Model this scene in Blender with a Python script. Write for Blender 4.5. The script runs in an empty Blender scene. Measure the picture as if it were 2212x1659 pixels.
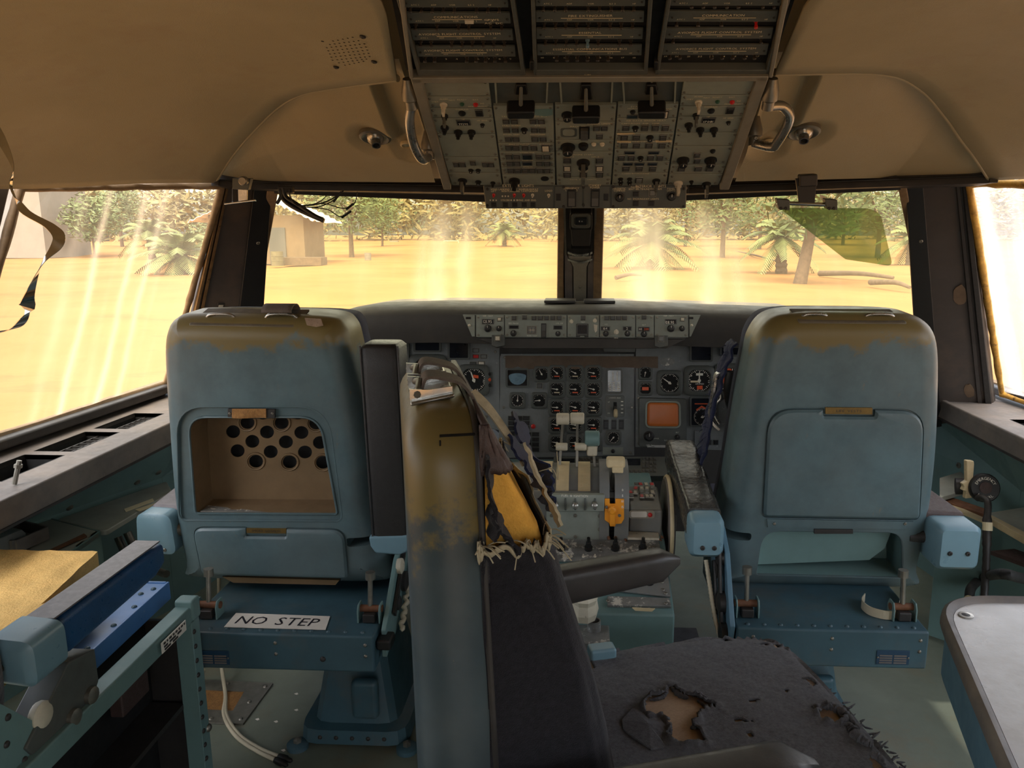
import bpy, bmesh, math, random
from mathutils import Vector as V, Matrix as MX, noise as NZ
from mathutils.bvhtree import BVHTree

random.seed(7)
SC = bpy.context.scene
COL = SC.collection

# ------------------------------------------------------------------ camera
F_PX, CX, CY, WPX, HPX = 1661.0, 1177.0, 829.5, 2212.0, 1659.0
YAW, PIT = math.radians(2.75), math.radians(11.2)
EYE = V((0.0, 0.0, 1.33))
cd = bpy.data.cameras.new('camera')
cam = bpy.data.objects.new('camera', cd)
COL.objects.link(cam)
cam.location = EYE
cam.rotation_euler = (math.pi / 2 - PIT, 0, YAW)
cd.sensor_fit = 'HORIZONTAL'
cd.sensor_width = 36.0
cd.lens = F_PX / WPX * 36.0
cd.shift_x = -(CX - WPX / 2) / WPX
cd.clip_start = 0.02
cd.clip_end = 600
SC.camera = cam

# ------------------------------------------------------------------ light
SC.view_settings.view_transform = 'Standard'
SC.view_settings.look = 'None'
SC.view_settings.gamma = 1.0
SC.view_settings.use_curve_mapping = False
SC.view_settings.exposure = 0.5
W = bpy.data.worlds.new('sky')
SC.world = W
W.use_nodes = True
wn = W.node_tree
wn.nodes.clear()
sky = wn.nodes.new('ShaderNodeTexSky')
sky.sky_type = 'NISHITA'
sky.sun_disc = False
sky.sun_elevation = math.radians(58)
sky.sun_rotation = math.radians(200)
sky.air_density = 1.0
sky.dust_density = 4.0
sky.ozone_density = 1.0
bg = wn.nodes.new('ShaderNodeBackground')
bg.inputs['Strength'].default_value = 0.6
wo = wn.nodes.new('ShaderNodeOutputWorld')
hs_ = wn.nodes.new('ShaderNodeHueSaturation')               # dusty, washed-out desert sky
hs_.inputs['Saturation'].default_value = 0.45
wn.links.new(sky.outputs[0], hs_.inputs['Color'])
wn.links.new(hs_.outputs[0], bg.inputs[0])
wn.links.new(bg.outputs[0], wo.inputs[0])
sd = bpy.data.lights.new('sun', 'SUN')
sd.energy = 1.5
sd.angle = math.radians(1.0)
sd.color = (1.0, 0.93, 0.82)
sun = bpy.data.objects.new('sun', sd)
COL.objects.link(sun)
sun.rotation_euler = (math.radians(32), 0, math.radians(35))

# ------------------------------------------------------------------ lens helpers (pixel -> point on a known plane)
FW = V((-math.sin(YAW) * math.cos(PIT), math.cos(YAW) * math.cos(PIT), -math.sin(PIT)))
RT = V((math.cos(YAW), math.sin(YAW), 0))
UP = RT.cross(FW)
def ray(u, v): return FW + RT * ((u - CX) / F_PX) - UP * ((v - CY) / F_PX)
def P(u, v, y): d = ray(u, v); return EYE + d * ((y - EYE.y) / d.y)
def PZ(u, v, z): d = ray(u, v); return EYE + d * ((z - EYE.z) / d.z)
def PX(u, v, x): d = ray(u, v); return EYE + d * ((x - EYE.x) / d.x)
class Plane:
    def __init__(s, o, n, up=V((0, 0, 1))):
        s.o = V(o); s.n = V(n).normalized()
        if s.n.dot(EYE - s.o) < 0: s.n = -s.n            # normal faces the cockpit
        s.u = up.cross(s.n).normalized(); s.w = s.n.cross(s.u)
    def at(s, u, v, h=0.0):
        d = ray(u, v); t = (s.o - EYE).dot(s.n) / d.dot(s.n)
        return EYE + d * t + s.n * h
    def mat(s, u, v, h=0.0, rot=0.0):
        p = s.at(u, v, h)
        m = MX((s.u, s.w, s.n)).transposed().to_4x4(); m.translation = p
        return m @ MX.Rotation(rot, 4, 'Z')
    def scale(s, u, v):                                     # metres for one pixel across
        return (s.at(u + 5, v) - s.at(u - 5, v)).length / 10

# ------------------------------------------------------------------ materials
def _new(name):
    m = bpy.data.materials.new(name); m.use_nodes = True
    nt = m.node_tree; nt.nodes.clear()
    o = nt.nodes.new('ShaderNodeOutputMaterial')
    return m, nt, o
def N(nt, t, **k):
    n = nt.nodes.new(t)
    for a, b in k.items():
        if a.startswith('i_'): n.inputs[a[2:].replace('_', ' ')].default_value = b
        else: setattr(n, a, b)
    return n
def L(nt, a, b): nt.links.new(a, b)
def noise(nt, scale, detail=4, rough=.6, coord='Object', stretch=None, loc=None):
    tc = N(nt, 'ShaderNodeTexCoord'); out = tc.outputs[coord]
    if stretch or loc:
        mp = N(nt, 'ShaderNodeMapping')
        if stretch: mp.inputs['Scale'].default_value = stretch
        if loc: mp.inputs['Location'].default_value = loc
        L(nt, out, mp.inputs['Vector']); out = mp.outputs[0]
    n = N(nt, 'ShaderNodeTexNoise'); n.inputs['Scale'].default_value = scale
    n.inputs['Detail'].default_value = detail; n.inputs['Roughness'].default_value = rough
    L(nt, out, n.inputs['Vector'])
    return n.outputs['Fac']
def ramp(nt, fac, stops):
    r = N(nt, 'ShaderNodeValToRGB'); L(nt, fac, r.inputs[0])
    e = r.color_ramp.elements
    while len(e) < len(stops): e.new(.5)
    for k, (p, c) in enumerate(stops):
        e[k].position = p; e[k].color = (c, c, c, 1) if isinstance(c, (int, float)) else (*c[:3], 1)
    return r.outputs[0]
def mixc(nt, fac, a, b, mode='MIX'):
    m = N(nt, 'ShaderNodeMix', data_type='RGBA', blend_type=mode)
    for s, x in ((0, fac), (6, a), (7, b)):
        if hasattr(x, 'links'): L(nt, x, m.inputs[s])
        elif isinstance(x, (int, float)): m.inputs[s].default_value = x
        else: m.inputs[s].default_value = (*x[:3], 1)
    return m.outputs[2]
def math_(nt, op, a, b=None):
    m = N(nt, 'ShaderNodeMath', operation=op)
    for s, x in ((0, a), (1, b)):
        if x is None: continue
        if hasattr(x, 'links'): L(nt, x, m.inputs[s])
        else: m.inputs[s].default_value = x
    return m.outputs[0]
def sx(c):                                                  # sRGB 0-255 -> linear
    return tuple(((x / 255) / 12.92 if x <= 10 else ((x / 255 + .055) / 1.055) ** 2.4) for x in c)
MATS = {}
def mat(name, rgb, rough=.5, metal=0., var=.18, vs=14., bump=0., bs=300., wear=None, wlo=.6, whi=.68, ws=9., dust=None, dlo=.5, dhi=.8, stretch=None, spec=.5, sheen=0., coat=0.):
    """painted / plastic / cloth surface: base colour, tone variation, optional worn-through colour and dust"""
    m, nt, o = _new(name)
    b = N(nt, 'ShaderNodeBsdfPrincipled')
    c = sx(rgb)
    n1 = noise(nt, vs, 5, .65, stretch=stretch)
    dark = tuple(x * (1 - var) for x in c); lite = tuple(min(1, x * (1 + var)) for x in c)
    colr = mixc(nt, ramp(nt, n1, [(.3, 0), (.7, 1)]), dark, lite)
    rg = rough
    if dust:
        n3 = noise(nt, 5.5, 6, .7, loc=(3, 1, 7))
        colr = mixc(nt, ramp(nt, n3, [(dlo, 0), (dhi, .75)]), colr, sx(dust))
    if wear:
        n2 = noise(nt, ws, 8, .72, loc=(9, 4, 2))
        colr = mixc(nt, ramp(nt, n2, [(wlo, 0), (whi, 1)]), colr, sx(wear))
    L(nt, colr, b.inputs['Base Color'])
    rr = ramp(nt, noise(nt, vs * 2.3, 4, .6), [(.3, max(.03, rough - .09)), (.7, min(1, rough + .09))])
    L(nt, rr, b.inputs['Roughness'])
    b.inputs['Metallic'].default_value = metal
    b.inputs['Specular IOR Level'].default_value = spec
    if sheen: b.inputs['Sheen Weight'].default_value = sheen
    if coat: b.inputs['Coat Weight'].default_value = coat; b.inputs['Coat Roughness'].default_value = .25
    if bump:
        bp = N(nt, 'ShaderNodeBump'); bp.inputs['Strength'].default_value = bump; bp.inputs['Distance'].default_value = .002
        L(nt, noise(nt, bs, 3, .6, stretch=stretch), bp.inputs['Height']); L(nt, bp.outputs[0], b.inputs['Normal'])
    L(nt, b.outputs[0], o.inputs[0])
    MATS[name] = m
    return m

# ------------------------------------------------------------------ geometry helpers
def wm(o):                                                  # world matrix from the parent chain
    m = MX.Identity(4)
    while o is not None: m = o.matrix_basis @ m; o = o.parent
    return m
def tag(o, label=None, cat=None, group=None, kind=None):
    if label: o['label'] = label
    if cat: o['category'] = cat
    if group: o['group'] = group
    if kind: o['kind'] = kind
    return o
def thing(name, loc, label, cat, group=None, kind=None):
    o = bpy.data.objects.new(name, None); COL.objects.link(o)
    o.empty_display_size = .05
    o.location = loc
    return tag(o, label, cat, group, kind)
def inst(me, name, parent, m):
    """one more object on shared mesh data, m = world matrix"""
    o = bpy.data.objects.new(name, me); COL.objects.link(o)
    if parent is not None: o.parent = parent; m = wm(parent).inverted() @ m
    o.matrix_basis = m
    return o
class G:
    def __init__(s, M=None): s.v = []; s.f = []; s.M = M
    def add(s, vs, fs):
        k = len(s.v)
        s.v += [(s.M @ V(x)) if s.M else V(x) for x in vs]
        s.f += [tuple(i + k for i in f) for f in fs]; return s
    def box(s, c, d, R=None):
        c = V(c); h = V(d) / 2
        vs = [V((i * h.x, j * h.y, k * h.z)) for k in (-1, 1) for j in (-1, 1) for i in (-1, 1)]
        vs = [c + (R @ x if R else x) for x in vs]
        return s.add(vs, [(0, 2, 3, 1), (4, 5, 7, 6), (0, 1, 5, 4), (2, 6, 7, 3), (0, 4, 6, 2), (1, 3, 7, 5)])
    def prism(s, pts, off):
        pts = [V(p) for p in pts]; n = len(pts); off = V(off)
        nn = V((0, 0, 0))
        for i in range(n): nn += pts[i].cross(pts[(i + 1) % n])
        if nn.dot(off) > 0: pts = pts[::-1]
        fs = [tuple(range(n)), tuple(range(2 * n - 1, n - 1, -1))]
        fs += [(i, i + n, (i + 1) % n + n, (i + 1) % n) for i in range(n)]
        return s.add(pts + [p + off for p in pts], fs)
    def loft(s, rings, cap0=True, cap1=True, closed=True):
        n = len(rings[0]); vs = [p for r in rings for p in r]; fs = []
        for a in range(len(rings) - 1):
            for i in range(n if closed else n - 1):
                j = (i + 1) % n
                fs.append((a * n + i, a * n + j, (a + 1) * n + j, (a + 1) * n + i))
        if cap0: fs.append(tuple(range(n - 1, -1, -1)))
        if cap1: fs.append(tuple(range((len(rings) - 1) * n, len(rings) * n)))
        return s.add(vs, fs)
    def ring(s, c, ax, r, n=16, ph=0.):
        ax = V(ax).normalized(); a = ax.orthogonal().normalized(); b = ax.cross(a)
        return [V(c) + (a * math.cos(t) + b * math.sin(t)) * r for t in [ph + 2 * math.pi * i / n for i in range(n)]]
    def cyl(s, p0, p1, r0, r1=None, n=14, caps=True):
        p0 = V(p0); p1 = V(p1); r1 = r0 if r1 is None else r1
        return s.loft([s.ring(p0, p1 - p0, r0, n), s.ring(p1, p1 - p0, r1, n)], caps, caps)
    def lathe(s, o, ax, prof, n=20, cap0=True, cap1=True):
        o = V(o); ax = V(ax).normalized()
        return s.loft([s.ring(o + ax * h, ax, max(r, 1e-4), n) for r, h in prof], cap0, cap1)
    def tube(s, path, r, n=8, closed=False, caps=True):
        path = [V(p) for p in path]; m = len(path); rings = []; a = None
        for i, p in enumerate(path):
            if closed: t = path[(i + 1) % m] - path[i - 1]
            else: t = path[min(i + 1, m - 1)] - path[max(i - 1, 0)]
            t.normalize()
            a = t.orthogonal().normalized() if a is None else (a - t * a.dot(t)).normalized()
            b = t.cross(a); rr = r[i] if isinstance(r, (list, tuple)) else r
            rings.append([p + (a * math.cos(q) + b * math.sin(q)) * rr for q in [2 * math.pi * k / n for k in range(n)]])
        if closed: rings.append(rings[0])
        return s.loft(rings, caps and not closed, caps and not closed)
    def strip(s, path, side, w, th):
        """flat band along a path: side = width direction per point or one vector"""
        path = [V(p) for p in path]; rings = []
        for i, p in enumerate(path):
            t = (path[min(i + 1, len(path) - 1)] - path[max(i - 1, 0)]).normalized()
            sd_ = V(side[i] if isinstance(side, list) else side); sd_ = (sd_ - t * sd_.dot(t)).normalized(); nn = t.cross(sd_)
            ww = w[i] if isinstance(w, list) else w
            rings.append([p + sd_ * ww / 2 + nn * th / 2, p - sd_ * ww / 2 + nn * th / 2, p - sd_ * ww / 2 - nn * th / 2, p + sd_ * ww / 2 - nn * th / 2])
        return s.loft(rings)
    def grid(s, fn, nu, nv, keep=None):
        vs = [fn(i / nu, j / nv) for j in range(nv + 1) for i in range(nu + 1)]
        fs = []
        for j in range(nv):
            for i in range(nu):
                if keep is None or keep((i + .5) / nu, (j + .5) / nv):
                    a = j * (nu + 1) + i; fs.append((a, a + 1, a + nu + 2, a + nu + 1))
        return s.add(vs, fs)
    def mesh(s, name='m', smooth=None, parent=None):
        me = bpy.data.meshes.new(name)
        if parent is not None: l = wm(parent).inverted(); me.from_pydata([tuple(l @ x) for x in s.v], [], s.f)
        else: me.from_pydata([tuple(x) for x in s.v], [], s.f)
        if smooth:
            me.polygons.foreach_set('use_smooth', [True] * len(me.polygons))
            if smooth < 179: me.set_sharp_from_angle(angle=math.radians(smooth))
        return me
    def build(s, name, m, parent=None, smooth=None, bevel=0., seg=2, wn_=False, solid=0., fix=False):
        me = s.mesh(name, smooth, parent)
        if fix:
            bm = bmesh.new(); bm.from_mesh(me); bmesh.ops.recalc_face_normals(bm, faces=bm.faces); bm.to_mesh(me); bm.free()
        me.materials.append(MATS[m] if isinstance(m, str) else m)
        o = bpy.data.objects.new(name, me); COL.objects.link(o)
        if 'lettering' in name or name in ('scale_marks', 'aircraft_symbol'): o['kind'] = 'stuff'
        if parent is not None: o.parent = parent
        if solid:
            md = o.modifiers.new('thickness', 'SOLIDIFY'); md.thickness = solid; md.offset = 0
        if bevel:
            md = o.modifiers.new('edge', 'BEVEL'); md.width = bevel; md.segments = seg; md.limit_method = 'ANGLE'; md.angle_limit = math.radians(35)
            me.polygons.foreach_set('use_smooth', [True] * len(me.polygons)); md.harden_normals = True
        if wn_:
            md = o.modifiers.new('normals', 'WEIGHTED_NORMAL'); md.keep_sharp = True
        return o
def tree_of(o): m = wm(o); return BVHTree.FromPolygons([m @ v.co for v in o.data.vertices], [tuple(p.vertices) for p in o.data.polygons])
def cut(o, cutters):
    """boolean difference, baked"""
    tmp = []
    for g in cutters:
        me = g.mesh('cut', None, o.parent)
        bm = bmesh.new(); bm.from_mesh(me); bmesh.ops.recalc_face_normals(bm, faces=bm.faces); bm.to_mesh(me); bm.free()
        c = bpy.data.objects.new('cut', me); COL.objects.link(c)
        c.parent = o.parent
        md = o.modifiers.new('b', 'BOOLEAN'); md.operation = 'DIFFERENCE'; md.object = c; md.solver = 'EXACT'; md.use_self = True; tmp.append(c)
    bpy.context.view_layer.update()
    dg = bpy.context.evaluated_depsgraph_get()
    me = bpy.data.meshes.new_from_object(o.evaluated_get(dg))
    o.modifiers.clear(); o.data = me
    for c in tmp: bpy.data.objects.remove(c)
    me.polygons.foreach_set('use_smooth', [True] * len(me.polygons))
    me.set_sharp_from_angle(angle=math.radians(32))
    md = o.modifiers.new('normals', 'WEIGHTED_NORMAL'); md.keep_sharp = True
    return o
def inset(poly, d):
    """2D inset (positive = inwards) of a closed polygon of (a, b) pairs"""
    n = len(poly); area = sum(poly[i][0] * poly[(i + 1) % n][1] - poly[(i + 1) % n][0] * poly[i][1] for i in range(n))
    sg = 1 if area > 0 else -1; out = []
    for i in range(n):
        p0, p1, p2 = poly[i - 1], poly[i], poly[(i + 1) % n]
        e1 = V((p1[0] - p0[0], p1[1] - p0[1])); e2 = V((p2[0] - p1[0], p2[1] - p1[1]))
        if e1.length < 1e-9: e1 = e2
        if e2.length < 1e-9: e2 = e1
        e1.normalize(); e2.normalize()
        n1 = V((-e1.y, e1.x)) * sg; n2 = V((-e2.y, e2.x)) * sg
        b = n1 + n2
        if b.length < 1e-6: b = n1
        b.normalize(); k = min(2.0, 1 / max(.3, b.dot(n1)))
        out.append((p1[0] + b.x * d * k, p1[1] + b.y * d * k))
    if n > 12:                                              # untangle corners tighter than the inset
        for _ in range(40):
            bad = False
            for i in range(n):
                j = (i + 1) % n
                e = (poly[j][0] - poly[i][0]) * (out[j][0] - out[i][0]) + (poly[j][1] - poly[i][1]) * (out[j][1] - out[i][1])
                if e < 0:
                    bad = True; a, b = out[i - 1], out[(j + 1) % n]
                    out[i] = (a[0] * .66 + b[0] * .34, a[1] * .66 + b[1] * .34); out[j] = (a[0] * .34 + b[0] * .66, a[1] * .34 + b[1] * .66)
            if not bad: break
    return out
def roundpoly(pts, r, n=5):
    """round the corners of a polygon; r one radius or a list"""
    out = []; m = len(pts)
    for i in range(m):
        p0, p1, p2 = V(pts[i - 1]), V(pts[i]), V(pts[(i + 1) % m]); rr = r[i] if isinstance(r, (list, tuple)) else r
        if rr <= 0: out.append(tuple(p1)); continue
        a = p0 - p1; b = p2 - p1; t = min(rr, a.length * .48, b.length * .48)
        A = p1 + a.normalized() * t; B = p1 + b.normalized() * t
        for k in range(n + 1):
            q = k / n; out.append(tuple(A * (1 - q) ** 2 + p1 * 2 * q * (1 - q) + B * q * q))
    return out
def spline(pts, n=8, closed=False):
    """Catmull-Rom through points"""
    pts = [V(p) for p in pts]; m = len(pts); out = []
    for i in range(m if closed else m - 1):
        if closed: a, b, c, d = pts[i - 1], pts[i], pts[(i + 1) % m], pts[(i + 2) % m]
        else: a, b, c, d = pts[max(i - 1, 0)], pts[i], pts[i + 1], pts[min(i + 2, m - 1)]
        for k in range(n):
            t = k / n
            out.append(.5 * ((2 * b) + (c - a) * t + (2 * a - 5 * b + 4 * c - d) * t * t + (3 * b - a - 3 * c + d) * t ** 3))
    if not closed: out.append(pts[-1])
    return out
def polylen(pts, n):
    """resample a polyline to n+1 evenly spaced points"""
    pts = [V(p) for p in pts]; ds = [0]
    for i in range(1, len(pts)): ds.append(ds[-1] + (pts[i] - pts[i - 1]).length)
    out = []; j = 0
    for k in range(n + 1):
        t = ds[-1] * k / n
        while j < len(ds) - 2 and ds[j + 1] < t: j += 1
        q = (t - ds[j]) / max(1e-9, ds[j + 1] - ds[j]); out.append(pts[j].lerp(pts[j + 1], min(1, q)))
    return out
def coons(b, t, l, r, nu, nv):
    """bilinear Coons patch; b,t along u ; l,r along v"""
    b, t, l, r = polylen(b, nu), polylen(t, nu), polylen(l, nv), polylen(r, nv)
    def fn(u, v):
        i, j = round(u * nu), round(v * nv)
        return (b[i] * (1 - v) + t[i] * v + l[j] * (1 - u) + r[j] * u - (b[0] * (1 - u) * (1 - v) + b[nu] * u * (1 - v) + t[0] * (1 - u) * v + t[nu] * u * v))
    return fn
# glyphs: flat lettering from the built-in font, one small mesh per character, gathered into one part per panel
GL = {}
def glyph(ch):
    if ch not in GL:
        cu = bpy.data.curves.new('g', 'FONT'); cu.body = ch; cu.resolution_u = 2
        o = bpy.data.objects.new('g', cu); COL.objects.link(o)
        bpy.context.view_layer.update()
        me = bpy.data.meshes.new_from_object(o.evaluated_get(bpy.context.evaluated_depsgraph_get()))
        vs = [v.co.copy() for v in me.vertices]; fs = [tuple(p.vertices) for p in me.polygons]
        x0 = min((v.x for v in vs), default=0); x1 = max((v.x for v in vs), default=.3)
        GL[ch] = ([V((v.x - x0, v.y, 0)) for v in vs], fs, x1 - x0)
        bpy.data.objects.remove(o); bpy.data.meshes.remove(me); bpy.data.curves.remove(cu)
    return GL[ch]
for _c in 'ABCDEFGHIJKLMNOPQRSTUVWXYZ0123456789&.-/': glyph(_c)
def text(g, s, m, h, width=None, italic=0.):
    """write s centred on matrix m, cap height h (metres), optional total width"""
    adv = []; x = 0
    for ch in s:
        if ch == ' ': x += .42; adv.append(None); continue
        vs, fs, w = glyph(ch); adv.append(x); x += w + .11
    k = h / .69; kx = (width / x if width else k)
    for ch, a in zip(s, adv):
        if a is None: continue
        vs, fs, w = glyph(ch)
        g.add([m @ V(((v.x + a - x / 2 + italic * v.y) * kx, (v.y - .345) * k, 0)) for v in vs], fs)
# ------------------------------------------------------------------ material library
mat('lining', (162, 150, 120), .62, var=.06, vs=2.2, bump=.35, bs=420, dust=(146, 126, 102), dlo=.55, dhi=.9)
mat('floor_mat', (112, 118, 104), .45, var=.12, vs=6, bump=.25, bs=260, dust=(128, 104, 70), dlo=.52, dhi=.85)
mat('teal', (104, 132, 130), .5, var=.1, vs=8, bump=.08, bs=160, dust=(120, 118, 100), dlo=.6, dhi=.95)
mat('blue', (92, 126, 144), .42, var=.1, vs=9, bump=.06, bs=160, wear=(150, 140, 118), wlo=.7, whi=.74)
mat('blue_deep', (60, 88, 98), .42, var=.14, vs=9, bump=.06, bs=160, wear=(92, 80, 66), wlo=.7, whi=.76, dust=(100, 88, 70), dlo=.5, dhi=.85)
mat('blue_bright', (72, 118, 172), .36, var=.12, vs=9, wear=(170, 172, 165), wlo=.67, whi=.7, ws=16)
mat('cap_blue', (112, 144, 156), .35, var=.06, vs=9, wear=(110, 100, 85), wlo=.74, whi=.77)
mat('ledge', (104, 98, 94), .6, var=.16, vs=18, bump=.12, bs=90, dust=(136, 122, 108), dlo=.45, dhi=.8)
mat('dark', (44, 41, 39), .5, var=.2, vs=12, dust=(84, 70, 58), dlo=.55, dhi=.95)
mat('post', (60, 54, 50), .52, var=.16, vs=7, dust=(104, 86, 70), dlo=.5, dhi=.95)
mat('black', (22, 21, 20), .45, var=.15, vs=20)
mat('void', (9, 9, 9), .8, var=.1)
mat('rubber', (34, 33, 32), .7, var=.15, vs=40)
mat('seal', (122, 100, 72), .6, var=.25, vs=30, bump=.3, bs=90)
mat('seal_yellow', (186, 142, 62), .6, var=.3, vs=40, bump=.5, bs=120, wear=(96, 70, 40), wlo=.55, whi=.66, ws=26)
mat('frame_gold', (128, 100, 66), .35, .6, var=.25, vs=26)
mat('panel', (134, 140, 130), .5, var=.1, vs=20, dust=(132, 118, 96), dlo=.5, dhi=.9, wear=(170, 160, 140), wlo=.76, whi=.79, ws=30)
mat('panel_rail', (146, 140, 126), .42, .3, var=.1, vs=24, wear=(170, 160, 140), wlo=.72, whi=.76, ws=30)
mat('panel_dark', (80, 84, 80), .5, var=.12, vs=20, dust=(104, 96, 82), dlo=.5, dhi=.9)
mat('main_panel', (118, 122, 122), .55, var=.12, vs=24, wear=(150, 152, 150), wlo=.63, whi=.66, ws=75, bump=.1, bs=200)
mat('brow', (58, 56, 52), .6, var=.16, vs=9, dust=(92, 82, 66), dlo=.5, dhi=.95)
mat('key', (74, 74, 71), .4, var=.1, vs=30)
mat('key_white', (205, 196, 176), .5, var=.08)
mat('legend', (232, 228, 214), .6, var=.05)
mat('legend_dim', (226, 212, 176), .6, var=.05)
mat('steel', (168, 166, 160), .3, .9, var=.15, vs=20)
mat('steel_dull', (132, 128, 118), .42, .75, var=.2, vs=30, wear=(96, 70, 48), wlo=.66, whi=.74, ws=40)
mat('chrome', (205, 200, 190), .14, 1., var=.08)
mat('rust', (112, 74, 50), .7, .2, var=.35, vs=40)
mat('lamp_red', (200, 40, 38), .3, var=.1)
mat('lamp_green', (52, 88, 70), .3, var=.1)
mat('orange', (232, 150, 30), .42, var=.08, vs=16)
mat('flag_orange', (226, 92, 44), .5, var=.05)
mat('screen_orange', (206, 110, 38), .4, var=.08, vs=9, spec=.6)
mat('screen_dark', (30, 33, 38), .15, var=.2)
mat('screen_blue', (70, 70, 150), .4, var=.1)
mat('glass_blue', (110, 140, 158), .2, var=.3, vs=40)
mat('cream', (205, 186, 146), .5, var=.1, vs=30, wear=(120, 100, 74), wlo=.64, whi=.72, ws=60)
mat('white_worn', (196, 188, 166), .55, var=.12, vs=30, wear=(96, 86, 70), wlo=.62, whi=.7, ws=50)
mat('leather', (36, 34, 33), .38, var=.2, vs=60, bump=.45, bs=620)
mat('leather_gray', (104, 98, 100), .42, var=.12, vs=40, bump=.3, bs=620)
mat('leather_brown', (66, 50, 46), .5, var=.2, vs=60, bump=.5, bs=480)
mat('leather_blue', (30, 74, 118), .34, var=.14, vs=40, bump=.3, bs=520)
mat('vinyl', (58, 54, 51), .4, var=.12, vs=30, bump=.12, bs=500)
mat('felt', (86, 86, 90), .95, var=.4, vs=160, bump=.8, bs=700, sheen=.25, spec=.1)
mat('felt_dark', (34, 33, 37), .95, var=.3, vs=120, bump=.7, bs=600, sheen=.15, spec=.1)
mat('navy', (34, 40, 66), .95, var=.3, vs=120, bump=.7, bs=500, sheen=.2, spec=.1)
mat('under_cloth', (192, 166, 140), .9, var=.2, vs=160, bump=.6, bs=500, stretch=(1, 8, 1), spec=.1)
mat('foam', (212, 160, 72), .95, var=.16, vs=30, bump=.9, bs=260, spec=.1)
mat('foam_tan', (214, 176, 110), .95, var=.16, vs=26, bump=1., bs=200, spec=.1)
mat('fleece', (150, 130, 112), .95, var=.25, vs=60, bump=.8, bs=300, spec=.1)
mat('strap', (96, 86, 78), .8, var=.15, vs=200, bump=.4, bs=600)
mat('thread', (168, 158, 132), .9, var=.15, vs=90)
mat('placard', (222, 216, 204), .5, var=.08, vs=20, wear=(150, 136, 112), wlo=.68, whi=.75, ws=14)
mat('ink', (24, 24, 34), .5, var=.05)
mat('plate_blue', (40, 68, 92), .4, .2, var=.1)
mat('brown_sheet', (122, 100, 72), .45, .25, var=.14, vs=10, wear=(96, 72, 48), wlo=.66, whi=.74)
mat('cable_white', (196, 186, 160), .5, var=.1)
mat('cork', (146, 104, 56), .9, var=.3, vs=120, bump=.8, bs=300)
mat('tape', (96, 78, 60), .6, var=.25, vs=20, bump=.3, bs=80)
mat('table_top', (206, 206, 204), .3, var=.06, vs=5, bump=.2, bs=40, dust=(168, 162, 150), dlo=.5, dhi=.8)
mat('brass', (120, 96, 52), .45, .6, var=.2, vs=40)
mat('pedestal', (112, 114, 112), .45, var=.12, vs=16, dust=(140, 128, 108), dlo=.5, dhi=.9)
mat('pedestal_worn', (120, 120, 116), .5, .2, var=.25, vs=26, wear=(206, 202, 190), wlo=.55, whi=.6, ws=34)

def shell_mat(name, top_z, drop, base=(80, 100, 104)):
    """seat shell paint: blue-grey, rubbed through to olive primer along the top edge and on the corners"""
    m, nt, o = _new(name)
    b = N(nt, 'ShaderNodeBsdfPrincipled')
    n1 = noise(nt, 7, 6, .7)
    c = mixc(nt, ramp(nt, n1, [(.3, 0), (.7, 1)]), sx(tuple(x * .86 for x in base)), sx(tuple(min(255, x * 1.1) for x in base)))
    c = mixc(nt, ramp(nt, noise(nt, 3.1, 5, .6, loc=(4, 4, 0)), [(.42, 0), (.75, .55)]), c, sx((92, 96, 92)))
    tc = N(nt, 'ShaderNodeTexCoord'); sp = N(nt, 'ShaderNodeSeparateXYZ'); L(nt, tc.outputs['Object'], sp.inputs[0])
    ns = noise(nt, 5, 8, .7, loc=(1, 2, 3))
    h = math_(nt, 'ADD', math_(nt, 'DIVIDE', math_(nt, 'SUBTRACT', sp.outputs[2], top_z - drop), drop), math_(nt, 'MULTIPLY', math_(nt, 'SUBTRACT', ns, .5), 2.6))
    c = mixc(nt, ramp(nt, h, [(.42, 0), (.62, 1)]), c, sx((112, 98, 58)))
    ns2 = noise(nt, 34, 9, .8, stretch=(1, 1, .35))
    c = mixc(nt, ramp(nt, ns2, [(.63, 0), (.7, .7)]), c, sx((128, 106, 74)))
    L(nt, c, b.inputs['Base Color'])
    L(nt, ramp(nt, noise(nt, 18, 5, .6), [(.3, .34), (.7, .5)]), b.inputs['Roughness'])
    bp = N(nt, 'ShaderNodeBump'); bp.inputs['Strength'].default_value = .07; bp.inputs['Distance'].default_value = .002
    L(nt, noise(nt, 120, 3), bp.inputs['Height']); L(nt, bp.outputs[0], b.inputs['Normal'])
    L(nt, b.outputs[0], o.inputs[0]); MATS[name] = m
shell_mat('shell', 1.12, .12)
shell_mat('shell_engineer', 1.12, .34, (50, 64, 70))  # base darkened throughout to stand in for shade on this shell

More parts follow.
